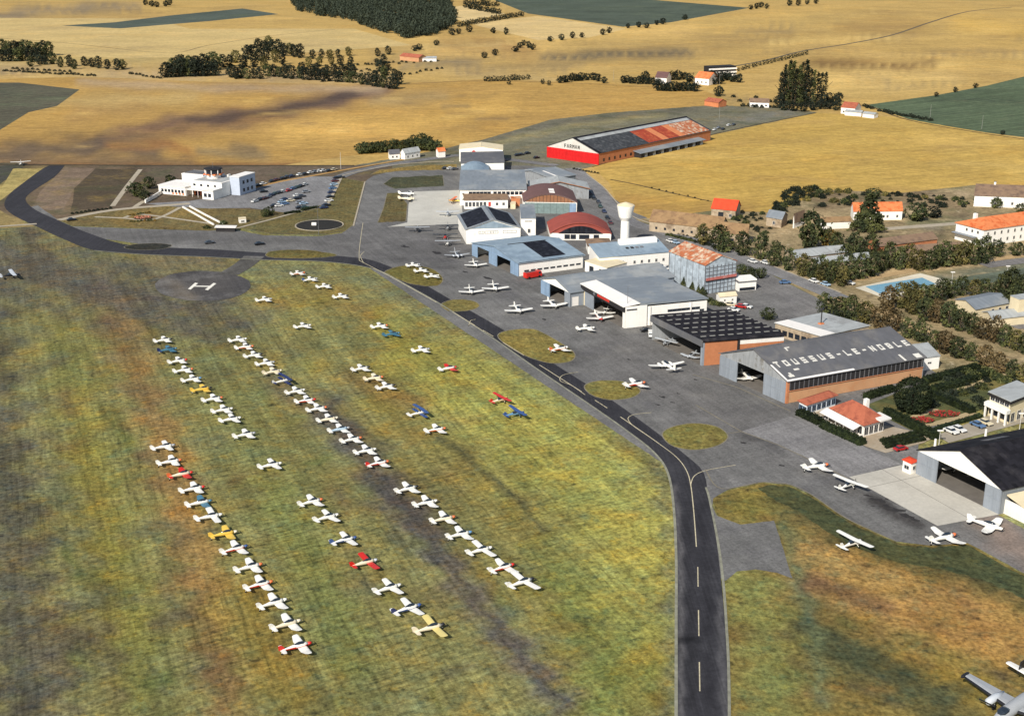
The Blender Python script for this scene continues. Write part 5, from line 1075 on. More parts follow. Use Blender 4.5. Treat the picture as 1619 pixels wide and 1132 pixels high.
def build_design(kind):
    L = []      # name, mesh, colour role
    def a(n, me, role): L.append((n, me, role))
    if kind in ('low', 'big_low', 'rect'):
        s = 1.0 if kind == 'low' else 1.08
        body = [(1.25, .92, .36, .34), (.6, 1.0, .47, .50), (-.3, 1.05, .52, .58), (-1.3, 1.04, .46, .52), (-2.6, 1.0, .28, .34), (-4.1, 1.0, .09, .17), (-4.5, 1.02, .03, .10)]
        a('fuselage', MB().loft([ell(x, z, y, h) for x, z, y, h in body]).mesh('fuselage', WASHP[0], smooth=True), 'body')
        a('cowling', MB().loft([ell(x, z, y, h) for x, z, y, h in ((2.05, .95, .16, .16), (1.9, .94, .30, .28), (1.24, .925, .375, .355))]).mesh('cowling', WASHP[0], smooth=True), 'nose')
        a('canopy', MB().loft([ell(x, z, y, h, 8) for x, z, y, h in ((.75, 1.36, .16, .05), (.25, 1.45, .38, .32), (-.6, 1.48, .40, .36), (-1.35, 1.42, .26, .20), (-1.9, 1.36, .1, .06))]).mesh('canopy', GLS, smooth=True), 'glass')
        for sg in (-1, 1):
            if kind == 'rect': a('wing', wingmesh('wing', sg, .75, 1.6, .7, 1.55, .42, 4.35, .78, 1.18, .17), 'wing')
            else: a('wing', wingmesh('wing', sg, .85, 1.85, .68, 1.3, .42, 3.75, .72, 1.12, ym=2.2 if kind == 'low' else None), 'wing')
        for sg in (-1, 1): a('tailplane', wingmesh('tailplane', sg, -3.45, 1.1, -3.55, .85, .05, 1.45, 1.06, 1.08, .07), 'tail')
        a('fin', MB().prismy([(-4.75, 1.05), (-3.3, 1.1), (-4.05, 2.0), (-4.3, 2.12), (-4.85, 2.05)][::-1], -.05, .05).mesh('fin', WASHP[0]), 'fin')
        a('propeller', MB().hexa([(2.06, -.95, .87), (2.1, -.95, .87), (2.1, .95, .87), (2.06, .95, .87), (2.06, -.95, 1.0), (2.1, -.95, 1.0), (2.1, .95, 1.0), (2.06, .95, 1.0)]).loft([ell(x, .935, r, r, 8) for x, r in ((2.0, .13), (2.28, .02))]).mesh('propeller', PROP), 'prop')
        for x, y in ((.35, 1.15), (.35, -1.15)):
            a('wheel', wheelmesh('wheel', x, y, .24), 'tyre'); a('gear_leg', MB().tube((x, y, .26), (x - .1, y, .76), .07, 6).mesh('gear_leg', WASHP[0]), 'wing')
        a('tailwheel' if kind == 'low' else 'nose_wheel', wheelmesh('small_wheel', -4.2 if kind == 'low' else 1.55, 0, .16), 'tyre')
        a('gear_leg', MB().tube((-4.2, 0, .2), (-4.1, 0, .92), .05).mesh('tail_leg', WASHP[0]) if kind == 'low' else MB().tube((1.55, 0, .2), (1.5, 0, .75), .06).mesh('nose_leg', WASHP[0]), 'tyre')
    if kind == 'high':
        body = [(1.2, 1.15, .40, .36), (.5, 1.25, .52, .52), (-.6, 1.3, .54, .62), (-1.6, 1.28, .42, .48), (-3.0, 1.2, .22, .28), (-4.6, 1.18, .07, .14)]
        a('fuselage', MB().loft([ell(x, z, y, h) for x, z, y, h in body]).mesh('fuselage', WASHP[0], smooth=True), 'body')
        a('cowling', MB().loft([ell(x, z, y, h) for x, z, y, h in ((2.0, 1.15, .2, .2), (1.8, 1.15, .36, .32), (1.19, 1.15, .42, .38))]).mesh('cowling', WASHP[0], smooth=True), 'nose')
        a('canopy', MB().loft([[(x, -y, 1.45), (x, y, 1.45), (x - .1, y * .92, zt), (x - .1, -y * .92, zt)] for x, y, zt in ((.95, .44, 1.5), (.45, .53, 1.97), (-1.5, .45, 1.95), (-2.0, .36, 1.55))]).mesh('cabin_glass', GLS), 'glass')
        for sg in (-1, 1):
            a('wing', wingmesh('wing', sg, .55, 1.6, .5, 1.35, .0, 4.9, 2.0, 2.14, .18), 'wing')
            a('wing_strut', MB().tube((-.1, .5 * sg, 1.0), (-.1, 2.7 * sg, 2.02), .05).mesh('wing_strut', WASHP[0]), 'wing')
            a('tailplane', wingmesh('tailplane', sg, -3.8, 1.05, -3.95, .75, .05, 1.5, 1.22, 1.22, .08), 'tail')
            a('wheel', wheelmesh('wheel', .2, 1.15 * sg, .27), 'tyre'); a('gear_leg', MB().tube((.2, 1.1 * sg, .3), (.15, .4 * sg, .95), .06).mesh('gear_leg', WASHP[0]), 'body')
        a('fin', MB().prismy([(-4.95, 1.2), (-3.6, 1.3), (-4.35, 2.35), (-4.95, 2.4)][::-1], -.05, .05).mesh('fin', WASHP[0]), 'fin')
        a('propeller', MB().box(2.03, 2.08, -.07, .07, .2, 2.1).loft([ell(x, 1.15, r, r, 8) for x, r in ((1.98, .14), (2.25, .02))]).mesh('propeller', PROP), 'prop')
        a('nose_wheel', wheelmesh('nose_wheel', 1.5, 0, .2), 'tyre'); a('gear_leg', MB().tube((1.5, 0, .2), (1.45, 0, .9), .05).mesh('nose_leg', WASHP[0]), 'tyre')
    if kind == 'biplane':
        body = [(1.0, 1.1, .38, .36), (.3, 1.15, .42, .46), (-.9, 1.12, .38, .44), (-2.4, 1.05, .22, .28), (-4.2, 1.0, .06, .12)]
        a('fuselage', MB().loft([ell(x, z, y, h) for x, z, y, h in body]).mesh('fuselage', WASHP[0], smooth=True), 'body')
        a('cowling', MB().loft([ell(x, z, y, h) for x, z, y, h in ((2.0, 1.1, .16, .16), (1.8, 1.1, .3, .3), (.99, 1.1, .39, .38))]).mesh('cowling', WASHP[0], smooth=True), 'nose')
        for x in (-.3, -1.2): a('cockpit', MB().loft([ell(x + q, 1.5, r, .1, 8) for q, r in ((.4, .1), (.2, .28), (-.25, .26))]).mesh('cockpit', GLS), 'glass')
        for sg in (-1, 1):
            a('wing', wingmesh('lower_wing', sg, .45, 1.3, .2, 1.2, .3, 4.0, .82, .98, .12), 'wing')
            a('wing', wingmesh('upper_wing', sg, .85, 1.35, .5, 1.25, .0, 4.1, 2.25, 2.3, .12), 'wing')
            a('wing_strut', MB().tube((.1, 3.0 * sg, .95), (.45, 3.0 * sg, 2.28), .05).tube((-.7, 3.0 * sg, .95), (-.35, 3.0 * sg, 2.28), .05).mesh('interplane_strut', WASHP[0]), 'nose')
            a('wing_strut', MB().tube((.2, .35 * sg, 1.4), (.5, .5 * sg, 2.26), .04).mesh('cabane_strut', WASHP[0]), 'nose')
            a('tailplane', wingmesh('tailplane', sg, -3.3, 1.1, -3.6, .7, .05, 1.35, 1.1, 1.1, .07), 'tail')
            a('wheel', wheelmesh('wheel', .5, .8 * sg, .3), 'tyre'); a('gear_leg', MB().tube((.5, .78 * sg, .3), (.4, .3 * sg, .85), .05).mesh('gear_leg', WASHP[0]), 'nose')
        a('fin', MB().prismy([(-4.5, 1.0), (-3.5, 1.1), (-4.0, 1.9), (-4.5, 1.95)][::-1], -.04, .04).mesh('fin', WASHP[0]), 'fin')
        a('propeller', MB().box(2.0, 2.06, -.08, .08, .15, 2.05).mesh('propeller', PROP), 'prop')
    if kind == 'twin':
        body = [(3.2, 1.1, .06, .08), (2.6, 1.12, .34, .3), (1.4, 1.25, .56, .56), (-.6, 1.32, .6, .68), (-2.2, 1.3, .46, .5), (-4.2, 1.28, .2, .26), (-5.6, 1.3, .07, .12)]
        a('fuselage', MB().loft([ell(x, z, y, h) for x, z, y, h in body]).mesh('fuselage', WASHP[0], smooth=True), 'body')
        a('canopy', MB().loft([ell(x, z, y, h, 8) for x, z, y, h in ((1.5, 1.7, .3, .08), (1.0, 1.82, .46, .24), (-1.2, 1.86, .46, .24), (-1.7, 1.75, .3, .1))]).mesh('cabin_glass', GLS, smooth=True), 'glass')
        for sg in (-1, 1):
            a('wing', wingmesh('wing', sg, .8, 2.0, .4, 1.2, .5, 5.3, .92, 1.5, .2), 'wing')
            a('engine_nacelle', MB().loft([ell(x, z, r, r * .85) for x, z, r in ((2.0, 1.1, .2), (1.7, 1.1, .4), (.4, 1.15, .42), (-1.2, 1.12, .12))]).mesh('nacelle', WASHP[0], smooth=True), 'nose')
            for v in L[-1][1].vertices: v.co.y += 1.75 * sg
            a('propeller', MB().box(2.02, 2.07, 1.75 * sg - .95, 1.75 * sg + .95, 1.03, 1.17).mesh('propeller', PROP), 'prop')
            a('tailplane', wingmesh('tailplane', sg, -4.3, 1.2, -4.7, .8, .05, 2.1, 1.4, 1.5, .1), 'tail')
            a('wheel', wheelmesh('wheel', .0, 1.75 * sg, .3), 'tyre'); a('gear_leg', MB().tube((0, 1.75 * sg, .3), (0, 1.75 * sg, 1.0), .07).mesh('gear_leg', WASHP[0]), 'tyre')
        a('fin', MB().prismy([(-6.0, 1.3), (-4.2, 1.4), (-5.4, 3.0), (-6.1, 3.1)][::-1], -.07, .07).mesh('fin', WASHP[0]), 'fin')
        a('nose_wheel', wheelmesh('nose_wheel', 2.4, 0, .22), 'tyre'); a('gear_leg', MB().tube((2.4, 0, .2), (2.3, 0, .9), .06).mesh('nose_leg', WASHP[0]), 'tyre')
    return L
def two_tone(me, kind_):
    me.materials.append(WASHP[1])
    for p_ in me.polygons:
        if p_.center.z < {'biplane': 1.1, 'high': 1.2, 'twin': 1.25}.get(kind_, 1.02): p_.material_index = 1
DESIGNS = {k: build_design(k) for k in ('low', 'big_low', 'rect', 'high', 'biplane', 'twin')}
for K_, L_ in DESIGNS.items():
    for n_, me_, r_ in L_:
        if n_ == 'fuselage': two_tone(me_, K_)
def plane(px, py, kind, label, body='white', wing=None, nose=None, tail=None, fin=None, head=None, scale=1.0, group='light aircraft parked on the airfield', cat='light aircraft', zz=.17, flank=None):
    """head = photo positions of tail and nose, else the common parking heading"""
    wing = wing or body; nose = nose or body; tail = tail or wing; fin = fin or tail
    zc = 1.0; p = P(px, py, zc)
    if head is None:
        a = AX + radians(R.uniform(-4, 4))
    else:
        v = P(head[2], head[3], 1) - P(head[0], head[1], 1); a = atan2(v.y, v.x)
    L = DESIGNS[kind]; cx = -1.2 * scale
    root = empty({'low': 'light_aircraft', 'big_low': 'light_aircraft', 'rect': 'light_aircraft', 'high': 'high_wing_aircraft', 'biplane': 'biplane', 'twin': 'twin_engine_aircraft'}[kind],
                 (p.x - cx * cos(a), p.y - cx * sin(a), zz), a, label, cat, group)
    root.scale = (scale,) * 3
    scale_ = scale
    role = {'flank': paint(flank or body), 'body': paint(body), 'wing': paint(wing), 'nose': paint(nose), 'tail': paint(tail), 'fin': paint(fin)}
    for n, me, r in L:
        link(n, me, root, mats=([role['body'], role['flank']] if r == 'body' and len(me.materials) > 1 else [role[r]]) if r in role else None)
    return root

def planes(rowname, items):
    for i, it in enumerate(items):
        px, py, look = it[:3]; kw = dict(it[3]) if len(it) > 3 else {}
        kind = kw.pop('kind', 'low'); kw['scale'] = kw.get('scale', 1.0) * .89
        plane(px, py, kind, f'{look}, {ordw(i)} down {rowname}', **kw)
W = 'white low wing light aircraft'
planes('the far left grass line', [
    (258, 538, 'white light aircraft with black nose', dict(nose='black')), (265, 553, 'teal blue light aircraft', dict(body='teal', tail='navy')),
    (281, 571, 'white light aircraft with red nose', dict(nose='red')), (290, 585.5, 'white light aircraft with orange nose', dict(nose='orange')),
    (303, 600, 'white light aircraft with pale blue nose', dict(nose='sky')), (318.5, 615.5, 'yellow light aircraft with black nose', dict(body='yellow', nose='black')),
    (336, 631, 'white light aircraft with orange nose', dict(nose='orange')), (351.5, 648.5, W), (364, 663, W, dict(kind='big_low')), (386.5, 687.5, 'white light aircraft with grey nose', dict(nose='grey'))])
planes('the near left grass line', [
    (258, 706.5, 'white light aircraft with dark nose', dict(kind='big_low', nose='grey')), (268, 730, 'white light aircraft with orange nose', dict(nose='orange')), (285.5, 750, 'red winged light aircraft with pale body', dict(body='cream', wing='red', nose='red', fin='orange')),
    (304, 773, 'white light aircraft with red nose', dict(nose='red')), (314.5, 795, 'blue winged light aircraft with white tail', dict(body='white', wing='teal', nose='teal', tail='white')), (330, 817, 'white square winged light aircraft', dict(kind='rect', scale=1.02)),
    (353.5, 844, 'yellow light aircraft', dict(body='yellow', nose='cream')), (370.5, 868, 'white light aircraft with dark blue nose', dict(nose='blue', flank='red', wing='white')), (393, 896.5, 'white light aircraft with orange nose', dict(nose='orange')),
    (409, 924.5, 'white light aircraft with red flank and orange nose', dict(flank='red', nose='orange')), (431, 953.5, W), (452, 987, 'white light aircraft with cream body', dict(body='cream', wing='white')), (468, 1022, 'white winged light aircraft with red body and tail', dict(flank='red', nose='red', fin='red', tail='white'))])
planes('the short middle grass line', [
    (427, 735.5, 'white light aircraft with striped tail', dict(kind='big_low')), (491.5, 793.5, 'white light aircraft with orange nose', dict(nose='orange')), (516, 818, 'white light aircraft', dict(kind='big_low')),
    (543.5, 854, 'white light aircraft with blue nose and tail', dict(nose='blue', flank='blue', fin='blue', kind='big_low')), (576, 889.5, 'red light aircraft with pale body', dict(body='cream', wing='red', nose='silver', tail='red', kind='rect', scale=.98)),
    (613, 930, W, dict(kind='big_low')), (643.5, 962.5, 'white light aircraft with blue body', dict(flank='blue', nose='blue', fin='navy', kind='big_low', scale=1.04)), (679, 993, 'cream aircraft with square yellow wings', dict(kind='rect', body='cream', wing='butter', tail='cream', nose='black', scale=1.04))])
planes('the long central grass line', [
    (376, 537.5, W), (386.5, 549, 'white light aircraft with orange nose', dict(nose='orange', flank='orange')), (400.5, 562, 'white light aircraft with black nose', dict(nose='black')), (419.5, 574.5, 'white light aircraft with grey nose', dict(nose='grey')),
    (431, 588, 'cream light aircraft', dict(body='cream')), (446, 603, 'dark blue biplane with white fuselage', dict(kind='biplane', wing='navy', nose='navy', tail='navy', fin='white')), (467, 619, W), (483, 633.5, 'white light aircraft with red body stripe', dict(flank='red', nose='red')),
    (501, 646.5, 'white light aircraft with orange nose', dict(nose='orange')), (518, 663, 'cream white light aircraft', dict(body='cream', wing='white')), (536, 679, 'white light aircraft with pale blue body', dict(body='paleblue', wing='white', nose='grey')), (555.5, 695, 'white light aircraft with orange nose', dict(nose='orange')),
    (577.5, 713, W), (597.5, 732.5, 'white winged light aircraft with red body and tail', dict(flank='red', nose='orange', fin='red')), (643.5, 773, 'white light aircraft with black nose', dict(nose='black')), (672.5, 795, 'all white light aircraft'),
    (700.5, 820.5, 'cream light aircraft with orange nose', dict(nose='orange', body='cream', wing='white')), (726.5, 845, 'white light aircraft with blue grey nose', dict(nose='sky')), (758.5, 870, 'white square winged light aircraft', dict(kind='rect')), (794, 897.5, 'white light aircraft with bright red nose', dict(nose='red', flank='red')), (824, 921, 'white square winged light aircraft with black nose', dict(kind='rect', nose='black', scale=1.04))])
planes('the scattered group by the taxiway', [
    (417.5, 474, 'white light aircraft alone on the grass', dict(nose='grey')), (478.5, 516, 'white light aircraft alone on the grass', dict(kind='big_low')), (600, 516, 'white light aircraft with orange nose', dict(nose='orange')), (619, 528.5, 'teal grey light aircraft', dict(body='teal', kind='big_low')),
    (665.5, 553.5, 'white light aircraft', dict(nose='grey')), (570.5, 583, 'white light aircraft with dark nose', dict(nose='black')), (591, 598, 'cream light aircraft with orange nose', dict(body='cream', nose='orange')), (610, 611.5, 'white light aircraft with dark nose', dict(nose='black')),
    (708, 582.5, 'red and white light aircraft', dict(body='white', wing='red', nose='red', tail='white')), (790, 633, 'red high wing aircraft with pale fuselage', dict(kind='high', body='cream', wing='red', tail='red', nose='red', scale=.9)), (814, 655, 'blue high wing aircraft', dict(kind='high', body='sky', wing='blue', nose='blue', scale=.95)), (660, 654, 'blue biplane with white fuselage', dict(kind='biplane', wing='blue', nose='navy', tail='white')), (688.5, 679.5, 'white light aircraft with orange nose', dict(nose='orange', flank='orange'))])
planes('the top corner grass line', [
    (471, 432.5, 'white light aircraft with orange nose', dict(nose='orange', flank='orange')), (490.5, 442, 'white light aircraft with blue grey nose', dict(nose='grey', fin='blue')), (512.5, 453, 'white light aircraft with black nose', dict(nose='black')), (539, 469, 'white light aircraft with black nose', dict(nose='black'))])
planes('the trio on the round island', [(653.5, 419.5, 'white light aircraft', dict(nose='grey')), (666.5, 428, 'white light aircraft with black nose', dict(nose='black')), (683, 437, 'white light aircraft', dict(kind='big_low'))])
def ap(px, py, kind, label, head, **kw): plane(px, py, kind, label, head=head, **kw)
ap(751, 418, 'big_low', 'white low wing aircraft on the asphalt beside the blue hangar door', (747, 412, 757, 423), scale=1.08)
ap(744, 460, 'big_low', 'white low wing aircraft, left of two with touching wingtips on the asphalt', (741, 453, 748, 465), scale=1.1)
ap(782, 455, 'big_low', 'white low wing aircraft, right of two with touching wingtips on the asphalt', (777, 448, 785, 460), scale=1.2)
ap(818, 489.5, 'big_low', 'white low wing aircraft on the asphalt in front of the grey hangar', (811, 482, 823, 494), scale=1.2)
ap(873, 481.5, 'big_low', 'white low wing aircraft with tall fin closest to the grey hangar door', (861, 474, 881, 488), scale=1.2)
ap(946, 501.5, 'big_low', 'white low wing aircraft with red stripe before the white hangar door', (939, 495, 952, 506), scale=1.15, flank='red', nose='red', wing='white', tail='white')
ap(926, 519.5, 'low', 'small white aircraft on the asphalt before the white hangar', (913, 520, 939, 517), scale=.95)
ap(884, 552, 'low', 'white aircraft with orange tail on the edge of the largest grass island', (867, 556, 899, 549), flank='orange', fin='orange', tail='white', scale=1.0)
ap(1004, 608, 'low', 'white aircraft with orange nose beside the small grass island', (983, 612, 1023, 604), flank='red', nose='orange', scale=1.05)
ap(1056, 580, 'twin', 'large white twin engine aircraft parked before the black ribbed hangar', (1070, 588, 1047, 571), scale=1.0, cat='aircraft', group=None)
ap(1181, 595, 'low', 'white aircraft inside the open door of the brick hangar', (1170, 586, 1192, 600))
ap(958, 492, 'low', 'white aircraft with its nose just inside the white hangar door', (968, 480, 952, 498), scale=.9)
ap(1094, 561, 'low', 'grey aircraft under the black ribbed roof near the brick pier', (1104, 556, 1084, 566), body='silver', scale=.8)
ap(1056, 541, 'high', 'dark grey aircraft under the far end of the black ribbed roof', (1068, 536, 1046, 545), body='grey', wing='silver', scale=.8)
ap(643, 307, 'big_low', 'white aircraft at the corner of the far concrete pad, upper of the pair', (632, 307, 654, 307), scale=1.15)
ap(643, 315, 'big_low', 'cream aircraft at the corner of the far concrete pad, lower of the pair', (632, 315, 654, 315), body='cream', scale=1.15)
ap(720, 318.5, 'high', 'ochre yellow aircraft beside the white office annex', (730, 319, 712, 318), body='yellow', wing='orange')
ap(708, 338, 'high', 'silver aircraft on the lower edge of the far concrete pad', (708, 332, 708, 344), body='silver')
ap(660, 363, 'high', 'black aircraft on the asphalt below the far concrete pad', (660, 356, 659, 368), body='black', wing='grey')
ap(708, 360, 'high', 'dark aircraft close to the corner of the far concrete pad', (708, 354, 708, 366), body='grey', wing='black')
ap(704, 374.5, 'high', 'dark winged aircraft with red and white nose, middle of the line by the gabled hangar', (704, 369, 704, 380), body='red', wing='black', nose='red')
ap(708, 384.5, 'high', 'dark winged aircraft with white body, nearest of the line by the gabled hangar', (708, 378, 708, 390), body='white', wing='grey')
ap(722, 403, 'twin', 'grey twin engine aircraft left of the blue hangar', (716, 396, 726, 408), body='silver', wing='grey', scale=.9, cat='aircraft')
ap(1290, 738, 'low', 'white aircraft with orange nose, farthest of the four on the lower asphalt', (1271, 741, 1310, 734), nose='orange', scale=1.05)
ap(1340, 768.5, 'high', 'white high wing aircraft at the corner of the large concrete apron', (1320, 776, 1352, 762), scale=.9)
ap(1346, 861, 'high', 'white high wing aircraft standing on the brown grass', (1324, 869, 1360, 855), scale=.9)
ap(1491, 851, 'low', 'white aircraft with orange and black nose on the grass edge below the concrete apron', (1468, 858, 1512, 845), nose='orange', scale=1.1)
ap(1558, 830, 'low', 'white aircraft with slim body beside the lower corner of the concrete apron', (1533, 824, 1574, 836), scale=1.12)
ap(16, 437, 'high', 'black and white aircraft alone at the left edge of the grass', (4, 438, 28, 435), body='black', wing='silver')
ap(33, 259, 'high', 'white high wing aircraft far off at the bend of the taxiway', (33, 255, 33, 263), cat='aircraft')
ap(1520, 745, 'high', 'white aircraft half hidden inside the black roofed hangar', (1532, 752, 1508, 742))

# big transport at the lower right corner
def big_transport():
    a = radians(-141); root = empty('transport_aircraft', (0, 0, .17), a, 'large grey twin engine transport with black wing edges at the lower right corner', 'aircraft')
    G, BK = paint('grey'), paint('black')
    c = P(1523, 1069, 3.1); root.location = (c.x - (.4 * cos(a) + 9.6 * sin(a)), c.y - (.4 * sin(a) - 9.6 * cos(a)), .17)
    MB().loft([ell(x, z, y, h, 14) for x, z, y, h in ((7.0, 2.0, .1, .1), (6.2, 2.1, .7, .7), (4.0, 2.35, 1.05, 1.1), (-2, 2.45, 1.05, 1.1), (-6, 2.7, .6, .7), (-9, 3.0, .2, .3))]).build('fuselage', G, root, smooth=True)
    MB().loft([ell(x, z, y, h, 10) for x, z, y, h in ((5.6, 2.95, .3, .1), (5.0, 3.1, .75, .35), (3.9, 3.2, .8, .35), (3.2, 3.2, .5, .15))]).build('cockpit_glazing', GLS, root)
    for s in (-1, 1):
        link('wing', wingmesh('transport_wing', s, 1.6, 3.2, .4, 1.5, .9, 9.4, 2.2, 3.0, .34), root, mats=[G])
        MB().hexa([(1.52, s * 1, 2.12), (1.9, s * 1, 2.12), (.62, s * 9.4, 2.92), (.3, s * 9.4, 2.92), (1.52, s * 1, 2.45), (1.8, s * 1, 2.45), (.6, s * 9.4, 3.1), (.3, s * 9.4, 3.1)]).build('deicing_boot', BK, root)
        q_ = MB().loft([ell(x, 3.0, r, r, 8) for x, r in ((1.1, .05), (.6, .32), (-.8, .32), (-1.4, .05))]).build('tip_tank', BK, root)
        for v_ in q_.data.vertices: v_.co.y += s * 9.6
        q_ = MB().loft([ell(x, 2.35, r, r, 10) for x, r in ((3.3, .3), (3.0, .62), (.8, .66), (-1.6, .2))]).build('engine_nacelle', paint('silver'), root, smooth=True)
        for v_ in q_.data.vertices: v_.co.y += s * 3.4
        MB().box(3.3, 3.38, s * 3.4 - 1.4, s * 3.4 + 1.4, 2.24, 2.46).build('propeller', BK, root)
        link('tailplane', wingmesh('transport_tailplane', s, -6.9, 2.0, -7.6, 1.2, .2, 6.6, 3.3, 3.6, .2), root, mats=[paint('white')])
        MB().prismy([(-9.2, 3.0), (-7.4, 3.0), (-7.9, 4.9), (-9.0, 4.9)][::-1], s * 4.4 - .08, s * 4.4 + .08).build('fin', BK if s < 0 else G, root)
        MB().loft([[(.9 + .5 * cos(2 * pi * i / 12), s * 3.4 + q, .5 + .5 * sin(2 * pi * i / 12)) for i in range(12)] for q in (-.15, .15)]).build('wheel', RUB, root)
        MB().tube((.9, s * 3.4, .5), (.9, s * 3.4, 2.1), .1).build('gear_leg', G, root)
big_transport()

# ================================================================ VEHICLES
CC = {'white': (226, 224, 216), 'black': (30, 30, 34), 'red': (176, 40, 36), 'navy': (44, 54, 84), 'blue': (88, 116, 150), 'grey': (134, 136, 138), 'cream': (214, 200, 166), 'green': (60, 82, 72), 'maroon': (96, 44, 42), 'pale blue': (160, 182, 198), 'dark grey': (66, 68, 72)}
def carpaint(c): return mat('car_' + c.replace(' ', '_'), CC[c], .3, .05, 1, spec=.5)
[carpaint(c) for c in CC]
CM = {}
def car_meshes():
    body = MB(); pr = [(-2.0, .32), (2.0, .32), (2.02, .62), (1.9, .80), (.85, .88), (-1.25, .88), (-1.9, .82), (-2.05, .55)]
    body.prismy(pr, -.78, .78)
    CM['body'] = body.mesh('car_body', carpaint('white'))
    cab = MB().loft([[(x0, -y, z), (x1, -y, z), (x1, y, z), (x0, y, z)] for x0, x1, y, z in ((-1.35, .9, .72, .881), (-1.0, .4, .58, 1.32))])
    CM['glass'] = cab.mesh('car_windows', GLS)
    CM['roof'] = MB().loft([[(x0, -y, z), (x1, -y, z), (x1, y, z), (x0, y, z)] for x0, x1, y, z in ((-1.02, .42, .60, 1.30), (-.95, .35, .55, 1.40))]).mesh('car_roof', carpaint('white'))
    CM['wheel'] = MB().loft([[(.31 * cos(2 * pi * i / 10), q, .31 * sin(2 * pi * i / 10)) for i in range(10)] for q in (-.1, .1)]).mesh('car_wheel', RUB)
    CM['bumper'] = MB().box(2.03, 2.1, -.72, .72, .38, .52).box(-2.13, -2.06, -.72, .72, .38, .52).mesh('car_bumper', M['metal_grey'])
car_meshes()
def car(px, py, colour, label, head, group=None, zz=.24, scale=1.0, cat='car', name='parked_car'):
    p = P(px, py, .8)
    if isinstance(head, tuple): v = P(px + head[0], py + head[1], .8) - P(px - head[0], py - head[1], .8); a = atan2(v.y, v.x)
    else: a = head
    r = empty(name, (p.x, p.y, zz), a, label, cat, group); r.scale = (scale,) * 3
    m = [carpaint(colour)]
    link('body', CM['body'], r, mats=m); link('windows', CM['glass'], r); link('roof', CM['roof'], r, mats=m); link('bumper', CM['bumper'], r)
    for x in (-1.25, 1.25):
        for y in (-.72, .72): link('wheel', CM['wheel'], r, (x, y, .31))
    return r
CG = 'cars in the terminal car park'
def cars(where, items, head, group=CG, **kw):
    cnt = {}
    for i, (x, y, c) in enumerate(items): car(x, y, c, f'{c} car, {ordw(i)} from left in {where}', head, group, **kw)
cars('the upper car park row', [(403, 318, 'white'), (412, 315, 'black'), (418.5, 313.5, 'maroon'), (424, 311.5, 'grey'), (429, 308.5, 'navy'), (435, 306, 'green'), (441, 304.5, 'dark grey'), (447.5, 302.5, 'white'), (456, 301, 'red'), (463, 298, 'blue'), (470, 296, 'green'), (476, 294, 'black'), (482, 291.5, 'white')], (9, -2.5))
cars('the lower car park row', [(434, 325, 'black'), (441, 325, 'white'), (446, 319, 'pale blue'), (451, 315, 'navy'), (459.5, 317, 'cream'), (470, 309, 'white'), (470, 313.5, 'black'), (477, 310, 'dark grey'), (484, 303, 'grey'), (450, 322, 'blue'), (474, 320, 'grey'), (480, 321.5, 'pale blue'), (474, 328, 'black'), (482, 327.5, 'green'), (416.5, 302.5, 'black')], (8, -1))
cars('the row by the right kerb', [(512, 328, 'navy'), (516, 324, 'black'), (520, 317, 'white'), (522, 311, 'black'), (524, 304, 'navy'), (526, 297.5, 'blue'), (528, 291.5, 'pale blue'), (529.5, 286, 'maroon'), (532.5, 281, 'black'), (539, 280, 'dark grey')], (8, -1))
cars('the verge above the car park', [(397, 299, 'cream'), (408, 293, 'black'), (416, 290.5, 'white'), (430, 286.5, 'black'), (437, 284, 'maroon'), (447, 282, 'black'), (454, 279.5, 'dark grey'), (461, 278.5, 'navy'), (474, 276, 'white'), (482, 275, 'black'), (491, 272.5, 'white'), (498, 271.5, 'grey'), (504.5, 270.5, 'white'), (511, 270, 'white'), (520, 270, 'black'), (528, 268, 'cream')], (7, -1.5))
cars('the verge beside the pool road', [(1343, 447, 'white')], (9, 2), None)
cars('the yard in front of the tall hall', [(1155, 481, 'cream'), (1160, 489, 'white'), (1172, 484, 'red'), (1180, 484, 'white')], (12, 2), 'cars parked before the tall hall', zz=.2)
car(1241, 446, 'blue', 'blue car driving alone on the wide yard road', (10, -.5), zz=.2, name='moving_car')
car(1045, 421, 'dark grey', 'dark grey car behind the grey hangar, left of the pair', (10, 1), 'pair behind the grey hangar', zz=.2); car(1052, 424, 'white', 'white car behind the grey hangar, right of the pair', (10, 1), 'pair behind the grey hangar', zz=.2)
for i, (x, y, c) in enumerate([(932, 305, 'black'), (939, 313, 'black'), (946, 319, 'dark grey'), (949, 326, 'green'), (955, 334, 'navy'), (960, 344, 'black'), (965, 352, 'maroon')]):
    car(x, y, c, f'{c} car, {ordw(i)} from the far end of the line along the curving road', (6, 8), 'cars along the curving road', zz=.25)
for i, (x, y, c) in enumerate([(1060, 381, 'white'), (1068, 383, 'pale blue'), (1190, 413, 'white'), (1210, 415, 'white'), (1138, 395, 'grey'), (1287, 444, 'white'), (1305, 449, 'pale blue')]):
    car(x, y, c, f'{c} car, {ordw(i)} from the left along the tree lined road', (9, 3), 'cars along the tree lined road', zz=.25)
for i, (x, y, c) in enumerate([(1504, 681, 'white'), (1516, 678, 'white'), (1546, 671, 'blue'), (1558, 667.5, 'cream')]):
    car(x, y, c, f'{c} car, {ordw(i)} from the left in the bay behind the garden hedge', (12, 5), 'cars in the bay behind the hedge', zz=.27)
for i, (x, y, c) in enumerate([(963, 408, 'cream'), (968, 414, 'white')]): car(x, y, c, f'{c} car {"behind" if i == 0 else "in front of"} the white garage row', (9, 3), zz=.2)
for i, (x, y, c) in enumerate([(704, 266, 'black'), (712, 266, 'white'), (719, 267, 'dark grey')]): car(x, y, c, f'{c} car, {ordw(i)} of three left of the tall white hall', (7, -1), 'cars left of the tall hall', zz=.2)
